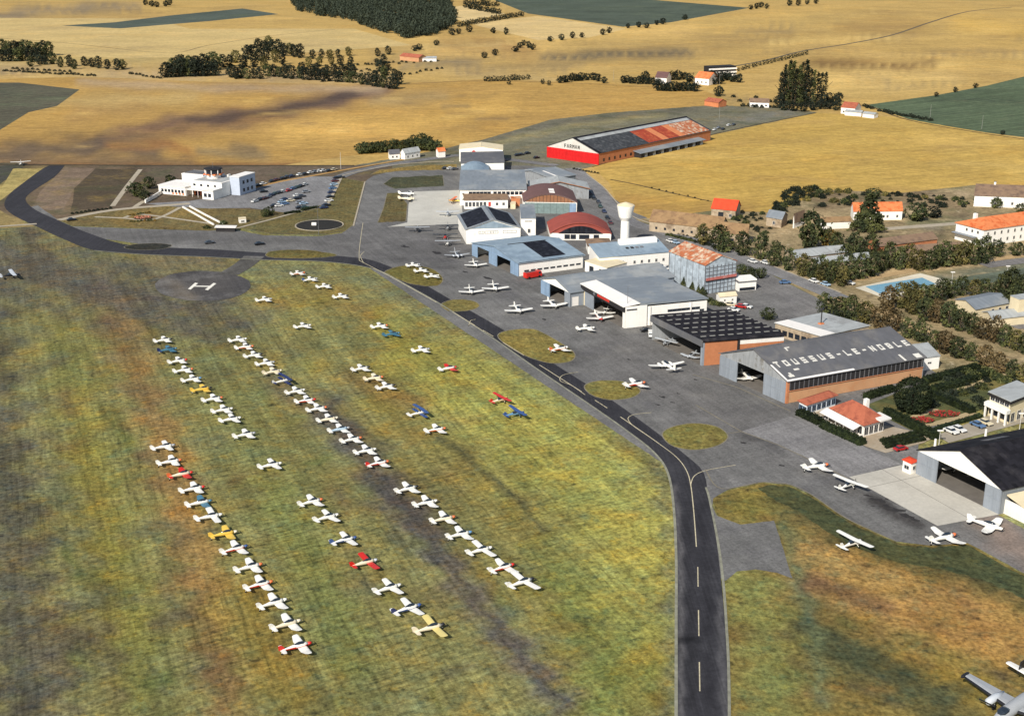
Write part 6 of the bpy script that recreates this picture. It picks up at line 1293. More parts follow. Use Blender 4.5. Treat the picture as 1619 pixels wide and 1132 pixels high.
for i, (x, y, c) in enumerate([(818, 245, 'black'), (824, 244, 'dark grey'), (834, 242, 'black'), (848, 249, 'black')]): car(x, y, c, f'{c} car, {ordw(i)} from the left on the verge before the red fronted hangar', (7, -1), 'cars before the red fronted hangar', zz=.2)
for i, (x, y, c) in enumerate([(1130, 205, 'white'), (1136, 202, 'grey'), (1143, 204, 'black'), (1152, 198, 'white'), (1160, 197, 'dark grey')]): car(x, y, c, f'{c} car, {ordw(i)} from the left behind the rusty end of the long far hangar', (7, -2), 'cars behind the long far hangar', zz=.2)
# dolly vehicles on the north apron
for x, y, c, lab in ((331, 383, 'dark grey', 'dark vehicle crossing the apron below the terminal lawn'), (410, 385, 'black', 'small black vehicle on the apron left of the grass lens'), (1022, 521, 'black', 'low black car shape at the foot of the white hangar wall'), (113, 347, 'black', 'dark vehicle parked at the corner of the terminal lawn')):  # car shape by the hangar wall stands for a low dark spot
    car(x, y, c, lab, (9, -1), zz=.2)
# red fire engine
def fire_engine():
    v = P(856, 432, 1) - P(828, 437, 1); p = P(842, 435, 1.2); r = empty('fire_engine', (p.x, p.y, .17), atan2(v.y, v.x), 'bright red fire engine parked against the white side wall of the blue hangar', 'fire engine')
    RD = paint('red')
    MB().prismy([(-3.4, .5), (1.6, .5), (1.6, 2.3), (-3.4, 2.3)], -1.1, 1.1).build('rear_body', RD, r)
    MB().prismy([(1.65, .5), (3.5, .5), (3.5, 1.4), (3.1, 2.4), (1.65, 2.4)], -1.1, 1.1).build('cab', RD, r)
    MB().prismy([(3.35, 1.5), (3.55, 1.5), (3.2, 2.25), (3.0, 2.25)], -.95, .95).build('windscreen', GLS, r)
    for s in (-1, 1): MB().box(2.0, 2.9, s * 1.11 - .015, s * 1.11 + .015, 1.45, 2.2).build('side_window', GLS, r)
    MB().box(-3.2, 1.3, -.5, -.35, 2.4, 2.55).box(-3.2, 1.3, .35, .5, 2.4, 2.55).build('ladder', M['metal_grey'], r)
    for x in (-2.2, 2.3):
        for y in (-1, 1): link('wheel', CM['wheel'], r, (x, y, .5)).scale = (1.6, 1.8, 1.6)
fire_engine()
van = car(1029, 529, 'white', 'white van standing before the black ribbed hangar, left end', (2, 9), zz=.17, scale=1.0, cat='van', name='white_van')
MB().box(-1.9, .6, -.74, .74, .882, 1.75).build('van_box', carpaint('white'), van)
car(1424, 708, 'red', 'small red car just behind the red roofed hut', (10, -2), zz=.2, scale=.9)

# ================================================================ TREES
LM = [leaf_mat('foliage_dark', (46, 54, 34), (92, 94, 52)), leaf_mat('foliage_olive', (68, 68, 38), (118, 106, 58)), leaf_mat('foliage_far', (28, 35, 28), (50, 55, 38)), leaf_mat('foliage_autumn', (104, 86, 40), (138, 112, 54)), leaf_mat('foliage_russet', (76, 66, 42), (112, 92, 60)), leaf_mat('foliage_ball', (26, 34, 20), (48, 56, 30)), leaf_mat('foliage_forest', (38, 46, 36), (66, 72, 56))]
BARK = mat('bark', (76, 64, 50), .95, .25, 2)
def crown_mesh(name, seed, shape, nclump, nleaf, leaf, m):
    """leaf clumps spread through the crown's volume (unit crown: radius 1, height 1.6..)"""
    r = random.Random(seed); V = []; F = []
    for c in range(nclump):
        t = r.random(); a = r.uniform(0, 2 * pi)
        if shape == 'round': h = r.uniform(-1, 1); rad = sqrt(max(0, 1 - h * h)) * (.55 + .45 * r.random()); z = .95 + h * .85; rad *= (1.0 if h > -.5 else .8)
        elif shape == 'ball': h = r.uniform(-1, 1); rad = sqrt(max(0, 1 - h * h)) * (.90 + .1 * r.random()); z = .95 + h * .95
        elif shape == 'oval': h = r.uniform(-1, 1); rad = sqrt(max(0, 1 - abs(h) ** 2.4)) * (.5 + .5 * r.random()) * .95; z = 1.25 + h * 1.15
        elif shape == 'poplar': h = r.random(); rad = .27 * (sin(pi * min(1, .12 + h * .86)) ** .6) * (.5 + .5 * r.random()); z = .25 + h * 3.6
        elif shape == 'cone': h = 1 - sqrt(r.random()); rad = (1 - h) * .95 * (.7 + .3 * r.random()) + .05; z = .25 + h * 2.3
        elif shape == 'flat': h = r.uniform(-.4, 1); rad = sqrt(max(0, 1 - h * h)) * (.5 + .5 * r.random()); z = .9 + h * .6
        else: h = r.random(); rad = sqrt(1 - h * h) * (.5 + .5 * r.random()); z = h * .8 + .05
        lump = 1.0 if shape == 'ball' else 1 + .16 * sin(3 * a + seed) + .1 * sin(5 * a + 2 * z + seed)
        C = Vector((cos(a) * rad * lump, sin(a) * rad * lump, z)); out = (C - Vector((0, 0, z * .8))).normalized() if rad > .05 else Vector((0, 0, 1))
        cs = leaf * r.uniform(1.2, 2.4)
        for l in range(nleaf):
            p = C + Vector((r.gauss(0, 1), r.gauss(0, 1), r.gauss(0, .8))) * cs * .55
            n = (out * .7 + Vector((r.uniform(-1, 1), r.uniform(-1, 1), r.uniform(-.3, 1)))).normalized()
            u = n.orthogonal().normalized(); w_ = n.cross(u); th = r.uniform(0, pi); u, w_ = u * cos(th) + w_ * sin(th), w_ * cos(th) - u * sin(th)
            s = leaf * r.uniform(.7, 1.3); b = len(V)
            V += [p + u * s, p + w_ * s * .7, p - u * s, p - w_ * s * .7]; F.append((b, b + 1, b + 2, b + 3))
    me = bpy.data.meshes.new(name); me.from_pydata(V, [], F); me.materials.append(m); me.update(); return me
def trunk_mesh(name, h, r0, limbs=4, seed=0):
    r = random.Random(seed); mb = MB().cyl(0, 0, -.05, h * .55, r0, r0 * .65, 7).cyl(0, 0, h * .55, h, r0 * .65, r0 * .25, 6)
    for i in range(limbs):
        a = r.uniform(0, 2 * pi); z = h * r.uniform(.45, .75); L = h * .45
        mb.tube((0, 0, z), (cos(a) * L * .7, sin(a) * L * .7, z + L * .6), r0 * .28, 5)
    return mb.mesh(name, BARK)
CR = {}
for sh, n, nl, lf in (('round', 95, 9, .10), ('oval', 110, 9, .105), ('poplar', 120, 8, .075), ('cone', 220, 8, .10), ('flat', 90, 8, .10), ('bush', 60, 8, .13)):
    CR[sh] = [crown_mesh('crown_' + sh, 17 * i + len(sh), sh, n, nl, lf, LM[0]) for i in range(4 if sh in ('round', 'oval') else 2)]
TR = {'round': [trunk_mesh('trunk', 1.2, .09, 4, i) for i in range(2)], 'oval': [trunk_mesh('trunk', 1.6, .08, 4, i) for i in range(2)], 'poplar': [trunk_mesh('trunk', 3.0, .07, 2, 1)], 'cone': [trunk_mesh('trunk', 2.0, .06, 3, 2)], 'flat': [trunk_mesh('trunk', 1.1, .08, 4, 3)], 'bush': [trunk_mesh('trunk', .4, .06, 3, 4)]}
def tree(px, py, rad, shape, label, group=None, leaf=0, name=None, sq=1.0, zz=.1, trunk=True, cat='tree'):
    """px, py: foot of the tree in the photograph; rad in metres"""
    p = P(px, py, 0)
    t = empty(name or {'poplar': 'poplar_tree', 'cone': 'fir_tree', 'bush': 'bush'}.get(shape, 'broadleaf_tree'), (p.x, p.y, zz), R.uniform(0, 2 * pi), label, cat, group)
    f = R.uniform(.88, 1.12); t.scale = (rad * f, rad * f * R.uniform(.9, 1.1), rad * sq * R.uniform(.9, 1.12))
    link('trunk', R.choice(TR[shape]), t)
    link('crown', R.choice(CR[shape]), t, mats=[LM[leaf]])
    return t
def mpp(py): return 120 / ((py + 110) * .947)       # metres per photo pixel at a row
MASS = []
def treerow(where, pts, radpx, shape, leaf=0, group=None, sq=1.0, kindname='tree', jitter=1.0, cat='tree', adj=None, zz=.15, mass=False):
    """pts: crown centres; foot is below"""
    for i, (x, y) in enumerate(pts):
        k = {'round': .95, 'oval': 1.25, 'poplar': 2.0, 'cone': 1.2, 'flat': .9, 'bush': .35}[shape]
        r = radpx * mpp(y) * (R.uniform(.9, 1.12) if jitter else 1)
        fy = y + k * radpx * sq * .93
        if mass: MASS.append((x, fy, r, shape, sq)); continue
        lf = leaf if not isinstance(leaf, (list, tuple)) else R.choice(leaf)
        a = adj or {0: 'dark green', 1: 'olive green', 2: 'dark', 3: 'yellowing', 4: 'russet brown'}[lf]
        tree(x, fy, r, shape, f'{a} {kindname}, {ordw(i)} from left {where}', group or f'trees {where}', lf, sq=sq, cat=cat, zz=zz)
def line(x0, y0, x1, y1, n, j=1.5): return [(x0 + (x1 - x0) * i / max(1, n - 1) + R.uniform(-j, j), y0 + (y1 - y0) * i / max(1, n - 1) + R.uniform(-j * .5, j * .5)) for i in range(n)]
OD = [0, 0, 0, 1]
treerow('in the avenue directly behind the brick hangar', [(1304, 482), (1326, 486), (1345, 492), (1366, 496), (1388, 503), (1411, 509), (1434, 519), (1454, 524), (1474, 536), (1494, 543), (1513, 550), (1534, 555), (1557, 563), (1579, 574), (1600, 583), (1618, 591)], 14, 'oval', [0, 1, 1, 4], sq=1.0, kindname='avenue tree')
treerow('in the avenue between sandy path and barrack', [(1403, 472), (1424, 470), (1443, 480), (1462, 490), (1480, 493), (1499, 500), (1517, 506), (1535, 511), (1553, 519), (1570, 524), (1587, 531), (1605, 536), (1622, 543)], 14.5, 'oval', [0, 1, 0, 4], sq=1.05, kindname='avenue tree')
treerow('just below the swimming pool', [(1440, 466), (1456, 466), (1473, 463), (1489, 461), (1503, 458), (1520, 454), (1541, 457), (1556, 459), (1575, 459)], 11.5, 'oval', OD, sq=1.05, kindname='rounded tree')
treerow('in the tall clump by the tennis court', [(1588, 456), (1600, 448), (1612, 458), (1600, 470)], 14, 'oval', 0, sq=1.25, kindname='tall tree')
treerow('in the long row above the swimming pool', [(1296, 425), (1312, 430), (1328, 427), (1344, 427), (1361, 425), (1378, 421), (1393, 413), (1405, 408), (1421, 410), (1436, 408), (1452, 412), (1466, 410), (1480, 408), (1494, 406), (1510, 404), (1523, 402), (1538, 402), (1556, 400)], 12.5, 'oval', [0, 0, 0, 1], sq=1.15, kindname='lime tree')
tree(1575, 406, 14 * mpp(400), 'oval', 'small round tree at the right end of the row above the pool', None, 0, sq=.8)
treerow('along the tree lined road', [(1111, 371), (1136, 381), (1147, 383), (1173, 388), (1202, 394), (1224, 405), (1246, 412)] + line(1268, 420, 1330, 436, 5), 13, 'oval', OD, sq=1.1, kindname='clipped tree')
treerow('in the barrack gardens', [(1351, 388), (1375, 388), (1335, 402), (1322, 384)], 14, 'oval', 0, sq=1.1)
tree(1282, 392, 25 * mpp(380), 'round', 'very large dark tree on the bare slope beside the ruined shed', None, 0, sq=1.15)
tree(1371, 366, 23 * mpp(355), 'cone', 'big dark fir tree in front of the orange roofed farmhouse', None, 0, sq=.95)
tree(1308, 390, 15 * mpp(385), 'round', 'reddish brown tree right of the very large dark tree', None, 3)
tree(1449, 350, 19 * mpp(345), 'round', 'wide dark tree right of the orange roofed farmhouse', None, 0, sq=.8)
tree(1476, 345, 12 * mpp(340), 'round', 'smaller grey green tree beside the wide dark tree', None, 2, sq=.8)
tree(1574, 330, 9 * mpp(325), 'round', 'small tree in front of the upper right farmhouse', None, 0)
tree(1612, 338, 9 * mpp(325), 'round', 'small tree at the right end of the upper right farmhouse', None, 0)
tree(1545, 325, 7 * mpp(320), 'oval', 'dark narrow tree at the left gable of the upper right farmhouse', None, 0)
tree(1381, 316, 11 * mpp(310), 'round', 'dark tree rising behind the orange roofed farmhouse', None, 0)
tree(1607, 405, 12 * mpp(400), 'round', 'dark tree at the right edge below the orange roofed block', None, 0)
treerow('on the bare slope', [(1225, 331), (1238, 326), (1249, 319), (1258, 312), (1268, 306), (1277, 301), (1288, 298), (1296, 304), (1288, 310), (1276, 316), (1300, 312), (1310, 304), (1325, 303), (1340, 304), (1300, 325), (1318, 318), (1335, 320), (1350, 312), (1400, 308), (1420, 308), (1440, 310), (1462, 312), (1486, 314), (1510, 315), (1460, 325), (1490, 326), (1520, 322)], 7.5, 'bush', [0, 1, 2], kindname='bush', cat='bush')
treerow('around the farmyard', [(1170, 344), (1190, 340), (1205, 338), (1225, 340), (1178, 352), (1160, 346), (1196, 362), (1210, 368), (1185, 358), (1250, 352)], 6, 'bush', [0, 2], kindname='bush', cat='bush')
tree(1214, 506, 12.5 * mpp(495), 'round', 'single dark tree standing in the yard', None, 0, sq=.95)
treerow('in front of the tall test hall', [(1095, 452), (1106, 456), (1112, 459), (1082, 446)], 6, 'cone', 0, sq=1.0, kindname='narrow conifer', zz=.16)
treerow('at the corner of the tall hall', [(1172, 426), (1182, 428), (1192, 434), (1203, 432)], 10, 'round', 0, kindname='dark shrub', cat='bush', zz=.2)
treerow('before the tall hall', [(1122, 476), (1130, 480), (1140, 482), (1112, 470)], 7, 'bush', 0, kindname='bush', cat='bush', zz=.2)
# round garden tree
t = tree(1441, 652, 31.5 * mpp(640), 'round', 'great clipped ball shaped tree in the restaurant garden', None, 0, sq=.98, zz=.2)
[x for x in t.children if x.name.startswith('crown')][0].data = crown_mesh('ball_crown', 99, 'ball', 900, 9, .05, LM[5])
[x for x in t.children if x.name.startswith('crown')][0].material_slots[0].material = LM[5]
t.scale = (28.5 * mpp(640),) * 3
treerow('in the garden left of the villa', [(1493, 626), (1505, 622), (1520, 622), (1535, 618), (1550, 612), (1545, 632), (1555, 642), (1565, 650), (1505, 632), (1475, 640)], 11, 'bush', [0, 0, 2], kindname='shrub', cat='bush', zz=.26)
treerow('at the brick hangar end wall', [(1500, 600), (1515, 596), (1528, 590), (1540, 596), (1560, 590), (1575, 598), (1588, 602)], 11, 'bush', [0, 0, 2], kindname='shrub', cat='bush', zz=.26)
# dark trees beside the terminal
for x, y, r_, lab in ((216, 311, 14, 'broad dark tree left of the terminal'), (236, 299, 11, 'loose dark tree behind the broad one left of the terminal'), (270, 294, 10, 'round dark tree touching the terminal roof line'), (230, 318, 9, 'low dark tree above the ramp wall'), (419, 344, 8, 'round dark bush, left of the pair at the car park corner'), (427, 341, 8.5, 'round dark bush, right of the pair at the car park corner'), (327, 362, 6, 'dark clipped bush left of the underpass portal'), (353, 355, 6.5, 'dark clipped bush right of the covered walk')):
    tree(x, y, r_ * mpp(y), 'bush' if r_ < 8 else 'round', lab, None, 0, sq=.85, zz=.22)
treerow('edging the terminal path', line(115, 338, 175, 330, 10, .5), 3, 'bush', 0, kindname='small bush', cat='bush', zz=.22, mass=True)
treerow('in the terminal flower bed', line(205, 341, 235, 337, 8, .5) + line(208, 351, 245, 349, 8, .5), 2.6, 'bush', [0, 3], kindname='small bush', cat='bush', zz=.22)
# road side copse
treerow('in the dark copse beside the far road', line(570, 236, 612, 233, 9, 1) + line(620, 231, 690, 231, 11, 2) + [(655, 222), (668, 220), (676, 224), (684, 230), (648, 228)], 9, 'round', 0, kindname='tree', zz=.1)
# ---- far trees
F2 = [2, 2, 0]
def J(pts, j=2.0): return [(x + R.uniform(-j, j), y + R.uniform(-j * .6, j * .6)) for x, y in pts]
treerow('in the left far wood', line(6, 78, 78, 79, 9, 1.5) + line(4, 88, 70, 88, 7, 2), 8, 'oval', F2, kindname='far tree', zz=.05)
treerow('right of the left far wood', J([(48, 98), (62, 96), (74, 96), (84, 94), (95, 99), (110, 98), (118, 103), (134, 98), (147, 99), (158, 101), (170, 103), (184, 104), (196, 103)]), 6.5, 'oval', F2, kindname='far tree', zz=.05)
treerow('along the foot of the left woods', line(5, 112, 150, 120, 24) + line(205, 116, 255, 124, 10) + line(20, 108, 110, 114, 12), 3, 'bush', 2, kindname='far bush', cat='bush', zz=.06, mass=True)
treerow('in the dark middle far wood', line(262, 112, 342, 109, 10, 1) + line(272, 104, 338, 101, 6, 2), 9.5, 'oval', F2, kindname='far tree', zz=.05)
treerow('on the rising middle far wood', J([(352, 99), (364, 97), (372, 92), (384, 97), (392, 86), (400, 82), (408, 76), (416, 73), (425, 71), (432, 74), (440, 76), (450, 80), (458, 78), (466, 82), (474, 83), (410, 88), (422, 86), (436, 90), (446, 94), (404, 98), (418, 99)], 1.5), 7.5, 'oval', [2, 2, 1], kindname='far tree', zz=.05)
treerow('along the middle wood edge', line(365, 116, 410, 118, 6, 2) + line(424, 114, 500, 119, 9, 2) + line(480, 110, 560, 112, 8, 4) + line(512, 121, 560, 124, 6, 2) + line(572, 126, 624, 134, 7, 2) + J([(600, 106), (612, 112), (622, 118), (606, 118), (630, 126), (592, 122)]), 7, 'oval', F2, kindname='far tree', zz=.06)
treerow('near the far farm building', J([(494, 88), (508, 86), (522, 85), (536, 84), (550, 82), (490, 100), (504, 99), (524, 97), (540, 96), (556, 96), (596, 98), (606, 94), (598, 84), (614, 80)]), 5.5, 'oval', [2, 2, 1], kindname='far tree', zz=.05)
treerow('in the middle wood undergrowth', line(350, 106, 620, 112, 40, 5) + line(560, 104, 690, 96, 18, 3) + line(640, 118, 700, 108, 8, 2), 2.6, 'bush', 2, cat='bush', mass=True)
treerow('in the hollow below the forest', [(656, 77), (663, 75), (690, 68), (715, 52), (725, 50), (742, 47), (780, 49), (800, 51), (766, 88), (783, 84), (815, 78), (822, 72), (828, 68), (836, 72), (842, 75)], 5, 'round', 2, kindname='far tree', zz=.05)
treerow('along the hedge climbing towards the top dark field', line(725, 40, 826, 23, 26, 1), 3.6, 'round', 2, kindname='hedge tree', zz=.05, mass=True)
treerow('in the small top wood beside the forest', line(738, 10, 790, 20, 16, 2) + line(735, 4, 785, 8, 12, 2), 4, 'round', 2, kindname='far tree', zz=.05, mass=True)
treerow('along the upper field lane', [(870, 62), (888, 60), (905, 57), (920, 56), (953, 52), (963, 49), (993, 41), (1010, 40), (1022, 41), (1038, 36), (1048, 35), (1083, 28)], 4.6, 'round', 2, kindname='far tree', zz=.05)
treerow('by the middle field track', line(768, 126, 834, 123, 12, 1) + [(805, 131), (858, 130), (868, 132)], 4, 'round', 2, kindname='far tree', zz=.1, mass=True)
treerow('left of the far orange house', line(886, 126, 920, 122, 7) + [(928, 122), (938, 122), (945, 124), (955, 127)] + line(985, 126, 1040, 130, 10), 6, 'round', 2, kindname='far tree', zz=.1)
treerow('around the far orange house', [(1020, 120), (1063, 121), (1072, 121), (1082, 120), (1090, 124)] + line(1040, 138, 1100, 139, 10) + [(1126, 118), (1134, 121), (1142, 122), (1150, 121), (1158, 124), (1168, 125), (1138, 127), (1128, 128), (1136, 146)], 7, 'round', 2, kindname='far tree', zz=.1)
treerow('along the upper far road', line(1168, 110, 1275, 84, 20, .8), 3, 'round', 2, kindname='hedge tree', zz=.05, mass=True)
treerow('at the upper right field top', [(1187, 12), (1196, 11), (1203, 9), (1212, 11), (1248, 6), (1262, 6), (1276, 4), (1290, 3)], 4.2, 'round', 2, kindname='far tree', zz=.05)
treerow('left of the big forest', [(230, 5), (240, 7), (248, 8), (262, 7), (268, 5)], 4.5, 'round', 2, kindname='far tree', zz=.05)
treerow('in the tall poplar clump', line(1233, 142, 1302, 146, 13, .5) + line(1240, 138, 1272, 137, 6, 1), 13.5, 'poplar', F2, kindname='poplar', zz=.1)
treerow('below the poplar clump', [(1312, 156), (1320, 160), (1326, 155), (1310, 166), (1298, 166), (1285, 168), (1322, 168), (1232, 162), (1240, 168), (1255, 169), (1270, 170)], 8, 'round', 2, kindname='dark tree', zz=.1)
treerow('among the far houses', line(1176, 168, 1230, 170, 9) + [(1136, 152), (1160, 153), (1170, 160), (1195, 154)] + line(1196, 166, 1225, 160, 5), 4, 'bush', 2, kindname='far bush', cat='bush', zz=.1, mass=True)
treerow('right of the far red house', line(1366, 168, 1378, 172, 4) + line(1392, 176, 1470, 190, 14), 4, 'bush', 2, kindname='hedge bush', cat='bush', zz=.1, mass=True)
treerow('on the crest of the right green field', [(1542, 136), (1480, 150), (1510, 143), (1585, 210)], 4, 'round', 2, kindname='far tree', zz=.1)
treerow('along the straw field boundary', line(1030, 298, 1120, 318, 9), 1.6, 'bush', 2, kindname='small bush', cat='bush', zz=.1, mass=True)
treerow('beside the long far hangar', line(978, 250, 1060, 226, 18, .6), 2.2, 'bush', 0, kindname='small bush', cat='bush', zz=.1, mass=True)
treerow('along the hedge below the long barn', line(1056, 372, 1098, 382, 10, .6), 4.2, 'bush', 0, kindname='hedge bush', cat='bush', zz=.2)
treerow('by the curving road', line(908, 268, 945, 274, 9, .6), 2.4, 'bush', 0, kindname='small bush', cat='bush', zz=.1, mass=True)
q_ = random.Random(21)
for poly, n, rp in (([(1212, 336), (1250, 300), (1290, 292), (1302, 300), (1270, 320), (1240, 338)], 60, 6), ([(1290, 300), (1530, 312), (1538, 330), (1430, 322), (1300, 330)], 60, 4.5), ([(1150, 336), (1230, 338), (1260, 352), (1200, 372), (1160, 356)], 40, 3.6), ([(1300, 385), (1400, 372), (1420, 392), (1330, 412)], 30, 5), ([(1050, 366), (1110, 378), (1160, 396), (1150, 402), (1060, 372)], 24, 3.5), ([(1480, 600), (1560, 585), (1610, 605), (1540, 620)], 30, 7)):
    k = 0
    while k < n:
        x = q_.uniform(min(p_[0] for p_ in poly), max(p_[0] for p_ in poly)); y = q_.uniform(min(p_[1] for p_ in poly), max(p_[1] for p_ in poly))
        if inpoly(np.array([x]), np.array([y]), poly)[0]: MASS.append((x, y, rp * mpp(y) * q_.uniform(.5, 1.2), 'bush', 1.0)); k += 1
# distant small trees and bushes that read as texture: one mass
def join_mass(name, label, items, m, cat='undergrowth'):
    q = random.Random(8); vv = []; ff = []; nb = 0
    cl = {s: [crown_mesh('mass_' + s, 70 + i, s, 34, 6, .17, m) for i in range(2)] for s in set(x[3] for x in items)}
    ar = {s: [(np.array([v.co[:] for v in me.vertices]), np.array([list(p.vertices) for p in me.polygons])) for me in l] for s, l in cl.items()}
    for x, y, r_, s, sq in items:
        A_, f_ = ar[s][q.randrange(2)]; p = P(x, y); th = q.uniform(0, 6.3); X = A_[:, 0] * r_; Y = A_[:, 1] * r_
        vv.append(np.stack([X * cos(th) - Y * sin(th) + p.x, X * sin(th) + Y * cos(th) + p.y, A_[:, 2] * r_ * sq * q.uniform(.9, 1.2) + .1], 1)); ff.append(f_ + nb); nb += len(A_)
    me = bpy.data.meshes.new(name); me.from_pydata(np.concatenate(vv).tolist(), [], np.concatenate(ff).tolist()); me.materials.append(m); me.update()
    tag(link(name, me), label, cat, kind='stuff')
join_mass('hedgerow_scrub', 'small dark hedge bushes scattered along far tracks and field edges', MASS, LM[2])

# big far forest: one mass
fp = [(456, 14), (475, 1), (560, -14), (700, -16), (712, 8), (722, 38), (690, 56), (640, 62), (600, 50), (540, 30), (500, 26)]
fr = random.Random(3); V = []; Fc = []; srcs = [CR['round'][i] for i in range(3)]
small = [crown_mesh('forest_clump', 300 + i, 'round', 26, 5, .2, LM[6]) for i in range(3)]
gx = [(fr.uniform(456, 724), fr.uniform(-16, 62)) for _ in range(9000)]
pts_ = []
ins = inpoly(np.array([a for a, b in gx]), np.array([b for a, b in gx]), fp)
for (a, b_), k in zip(gx, ins):
    if k:
        p = P(a, b_)
        if all((p.x - q.x) ** 2 + (p.y - q.y) ** 2 > 42 for q in pts_[-260:]): pts_.append(p)
pts_ = pts_[:1500]
arrs = [(np.array([v.co[:] for v in s.vertices]), np.array([list(p.vertices) for p in s.polygons])) for s in small]
vv = []; ff = []; nb = 0
for p in pts_:
    a, f = arrs[fr.randrange(3)]; r_ = fr.uniform(3.6, 5.6); th = fr.uniform(0, 6.3)
    x = a[:, 0] * r_; y = a[:, 1] * r_; vv.append(np.stack([x * cos(th) - y * sin(th) + p.x, x * sin(th) + y * cos(th) + p.y, a[:, 2] * r_ * fr.uniform(.75, 1.7)], 1)); ff.append(f + nb); nb += len(a)
me = bpy.data.meshes.new('far_forest'); vv = np.concatenate(vv); ff = np.concatenate(ff)
me.from_pydata(vv.tolist(), [], ff.tolist()); me.materials.append(LM[6]); me.update()
tag(link('far_forest', me), 'broad dark far forest at the top of the fields', 'forest', kind='stuff')

# ---- hedges: clipped, each a thing
def hedge(name, label, pts, wdt, h, leafm=5, z0=.2):
    W = [P(a, b_) for a, b_ in pts]; c = (W[0] + W[-1]) / 2; r = random.Random(len(pts) + int(W[0].x))
    o = empty(name, (c.x, c.y, z0), 0, label, 'hedge'); V = []; F = []; core = MB()
    for a, b_ in zip(W[:-1], W[1:]):
        a = a - c; b_ = b_ - c; d = b_ - a; L = d.length; d.normalize(); n = Vector((-d.y, d.x, 0)); hw = wdt / 2 * .86; Z = Vector((0, 0, h * .9))
        core.hexa([a - n * hw, b_ - n * hw, b_ + n * hw, a + n * hw, a - n * hw + Z, b_ - n * hw + Z, b_ + n * hw + Z, a + n * hw + Z])
        for i in range(int(L * (wdt + 2 * h) * 7)):
            u = r.uniform(-.1, L + .1); q = r.uniform(-(h + wdt / 2), h + wdt / 2)
            if abs(q) < wdt / 2: p = a + d * u + n * q + Vector((0, 0, h)); nn = Vector((0, 0, 1))
            else: s = 1 if q > 0 else -1; p = a + d * u + n * s * wdt / 2 + Vector((0, 0, abs(q) - wdt / 2)); nn = n * s
            p += Vector((r.gauss(0, .08), r.gauss(0, .08), r.gauss(0, .08))); nn = (nn + Vector((r.uniform(-1, 1), r.uniform(-1, 1), r.uniform(-.5, 1))) * .8).normalized()
            x = nn.orthogonal().normalized(); y = nn.cross(x); s_ = r.uniform(.14, .3); k = len(V)
            V += [p + x * s_, p + y * s_, p - x * s_, p - y * s_]; F.append((k, k + 1, k + 2, k + 3))
    core.build('hedge_core', LM[leafm], o)
    me = bpy.data.meshes.new('hedge_leaves'); me.from_pydata(V, [], F); me.materials.append(LM[leafm]); me.update(); lo = link('leaves', me, o); lo['kind'] = 'stuff'
    return o
hedge('hedge', 'thick dark hedge on the apron edge, upper of two before the restaurant', [(1263, 656), (1297, 672)], 2.6, 1.6)
hedge('hedge', 'long dark hedge on the apron edge, lower of two before the restaurant', [(1300, 676), (1364, 705)], 2.4, 1.6)
hedge('hedge', 'tall dark hedge running beside the restaurant wall to the parking bay', [(1400, 656), (1440, 676), (1480, 696)], 2.4, 2.0)
hedge('hedge', 'dark hedge climbing from the ball tree to the garden corner', [(1470, 628), (1505, 641), (1537, 655)], 2.4, 1.8)
hedge('hedge', 'low hedge along the front of the parking bay', [(1478, 682), (1510, 672), (1550, 660)], 1.2, .9)
hedge('hedge', 'dark hedge under the brick wall of the lettered hangar', [(1368, 632), (1412, 618)], 2.2, 1.6)
hedge('hedge', 'long green hedge beyond the far end of the brick hangar, upper of two', [(1462, 606), (1500, 596), (1545, 584)], 2.6, 1.6)
hedge('hedge', 'long green hedge beyond the far end of the brick hangar, lower of two', [(1475, 620), (1510, 612), (1560, 594)], 2.6, 1.6)
for i, (a, b_) in enumerate((((1392, 700), (1450, 686)), ((1396, 705), (1458, 691)), ((1400, 710), (1462, 697)))):
    hedge('hedge', f'narrow clipped hedge of the terrace planting, {ordw(i)} from the restaurant', [a, b_], 1.0, .8)
hedge('hedge', 'clipped hedge along the lower kerb of the terminal car park, left part', [(450, 340), (474, 336.5)], 1.6, 1.0)
hedge('hedge', 'clipped hedge along the lower kerb of the terminal car park, right part', [(477, 335), (502, 329.5)], 1.6, 1.0)
# ---- flower beds
def bed(label, c, rx, ry, colour, n=160):
    p = P(*c); o = empty('flower_bed', (p.x, p.y, .27), 0, label, 'flower bed'); r = random.Random(int(c[0]))
    MB().prismz([(rx * cos(2 * pi * i / 18), ry * sin(2 * pi * i / 18)) for i in range(18)], -.05, .12).build('soil', mat('soil', (70, 62, 44), .95, .2), o)
    for nm, mm, nn, zz in (('flowers', mat('petal_' + colour[0], colour[1], .7, .2, 2), n, .45), ('leaves', LM[0], n, .3)):
        V = []; F = []
        for i in range(nn):
            a = r.uniform(0, 2 * pi); q = sqrt(r.random()); pt = Vector((rx * q * cos(a), ry * q * sin(a), zz + r.uniform(-.15, .15))); s = r.uniform(.14, .3); nrm = Vector((r.uniform(-.6, .6), r.uniform(-.9, .3), 1)).normalized(); x = nrm.orthogonal().normalized(); y = nrm.cross(x); k = len(V)
            V += [pt + x * s, pt + y * s, pt - x * s, pt - y * s]; F.append((k, k + 1, k + 2, k + 3))
        me = bpy.data.meshes.new(nm); me.from_pydata(V, [], F); me.materials.append(mm); me.update(); q = link(nm, me, o); q['kind'] = 'stuff'
bed('oval bed of dark red flowers left of the garden path', (1458, 667), 3.0, 2.0, ('red', (150, 44, 40)))
bed('wide bed of dark red flowers below the ball tree garden', (1492, 657), 4.0, 2.2, ('red', (150, 44, 40)))
bed('pinkish flower bed in the middle of the terminal lawn', (226, 346), 4.0, 3.0, ('pink', (190, 120, 96)))
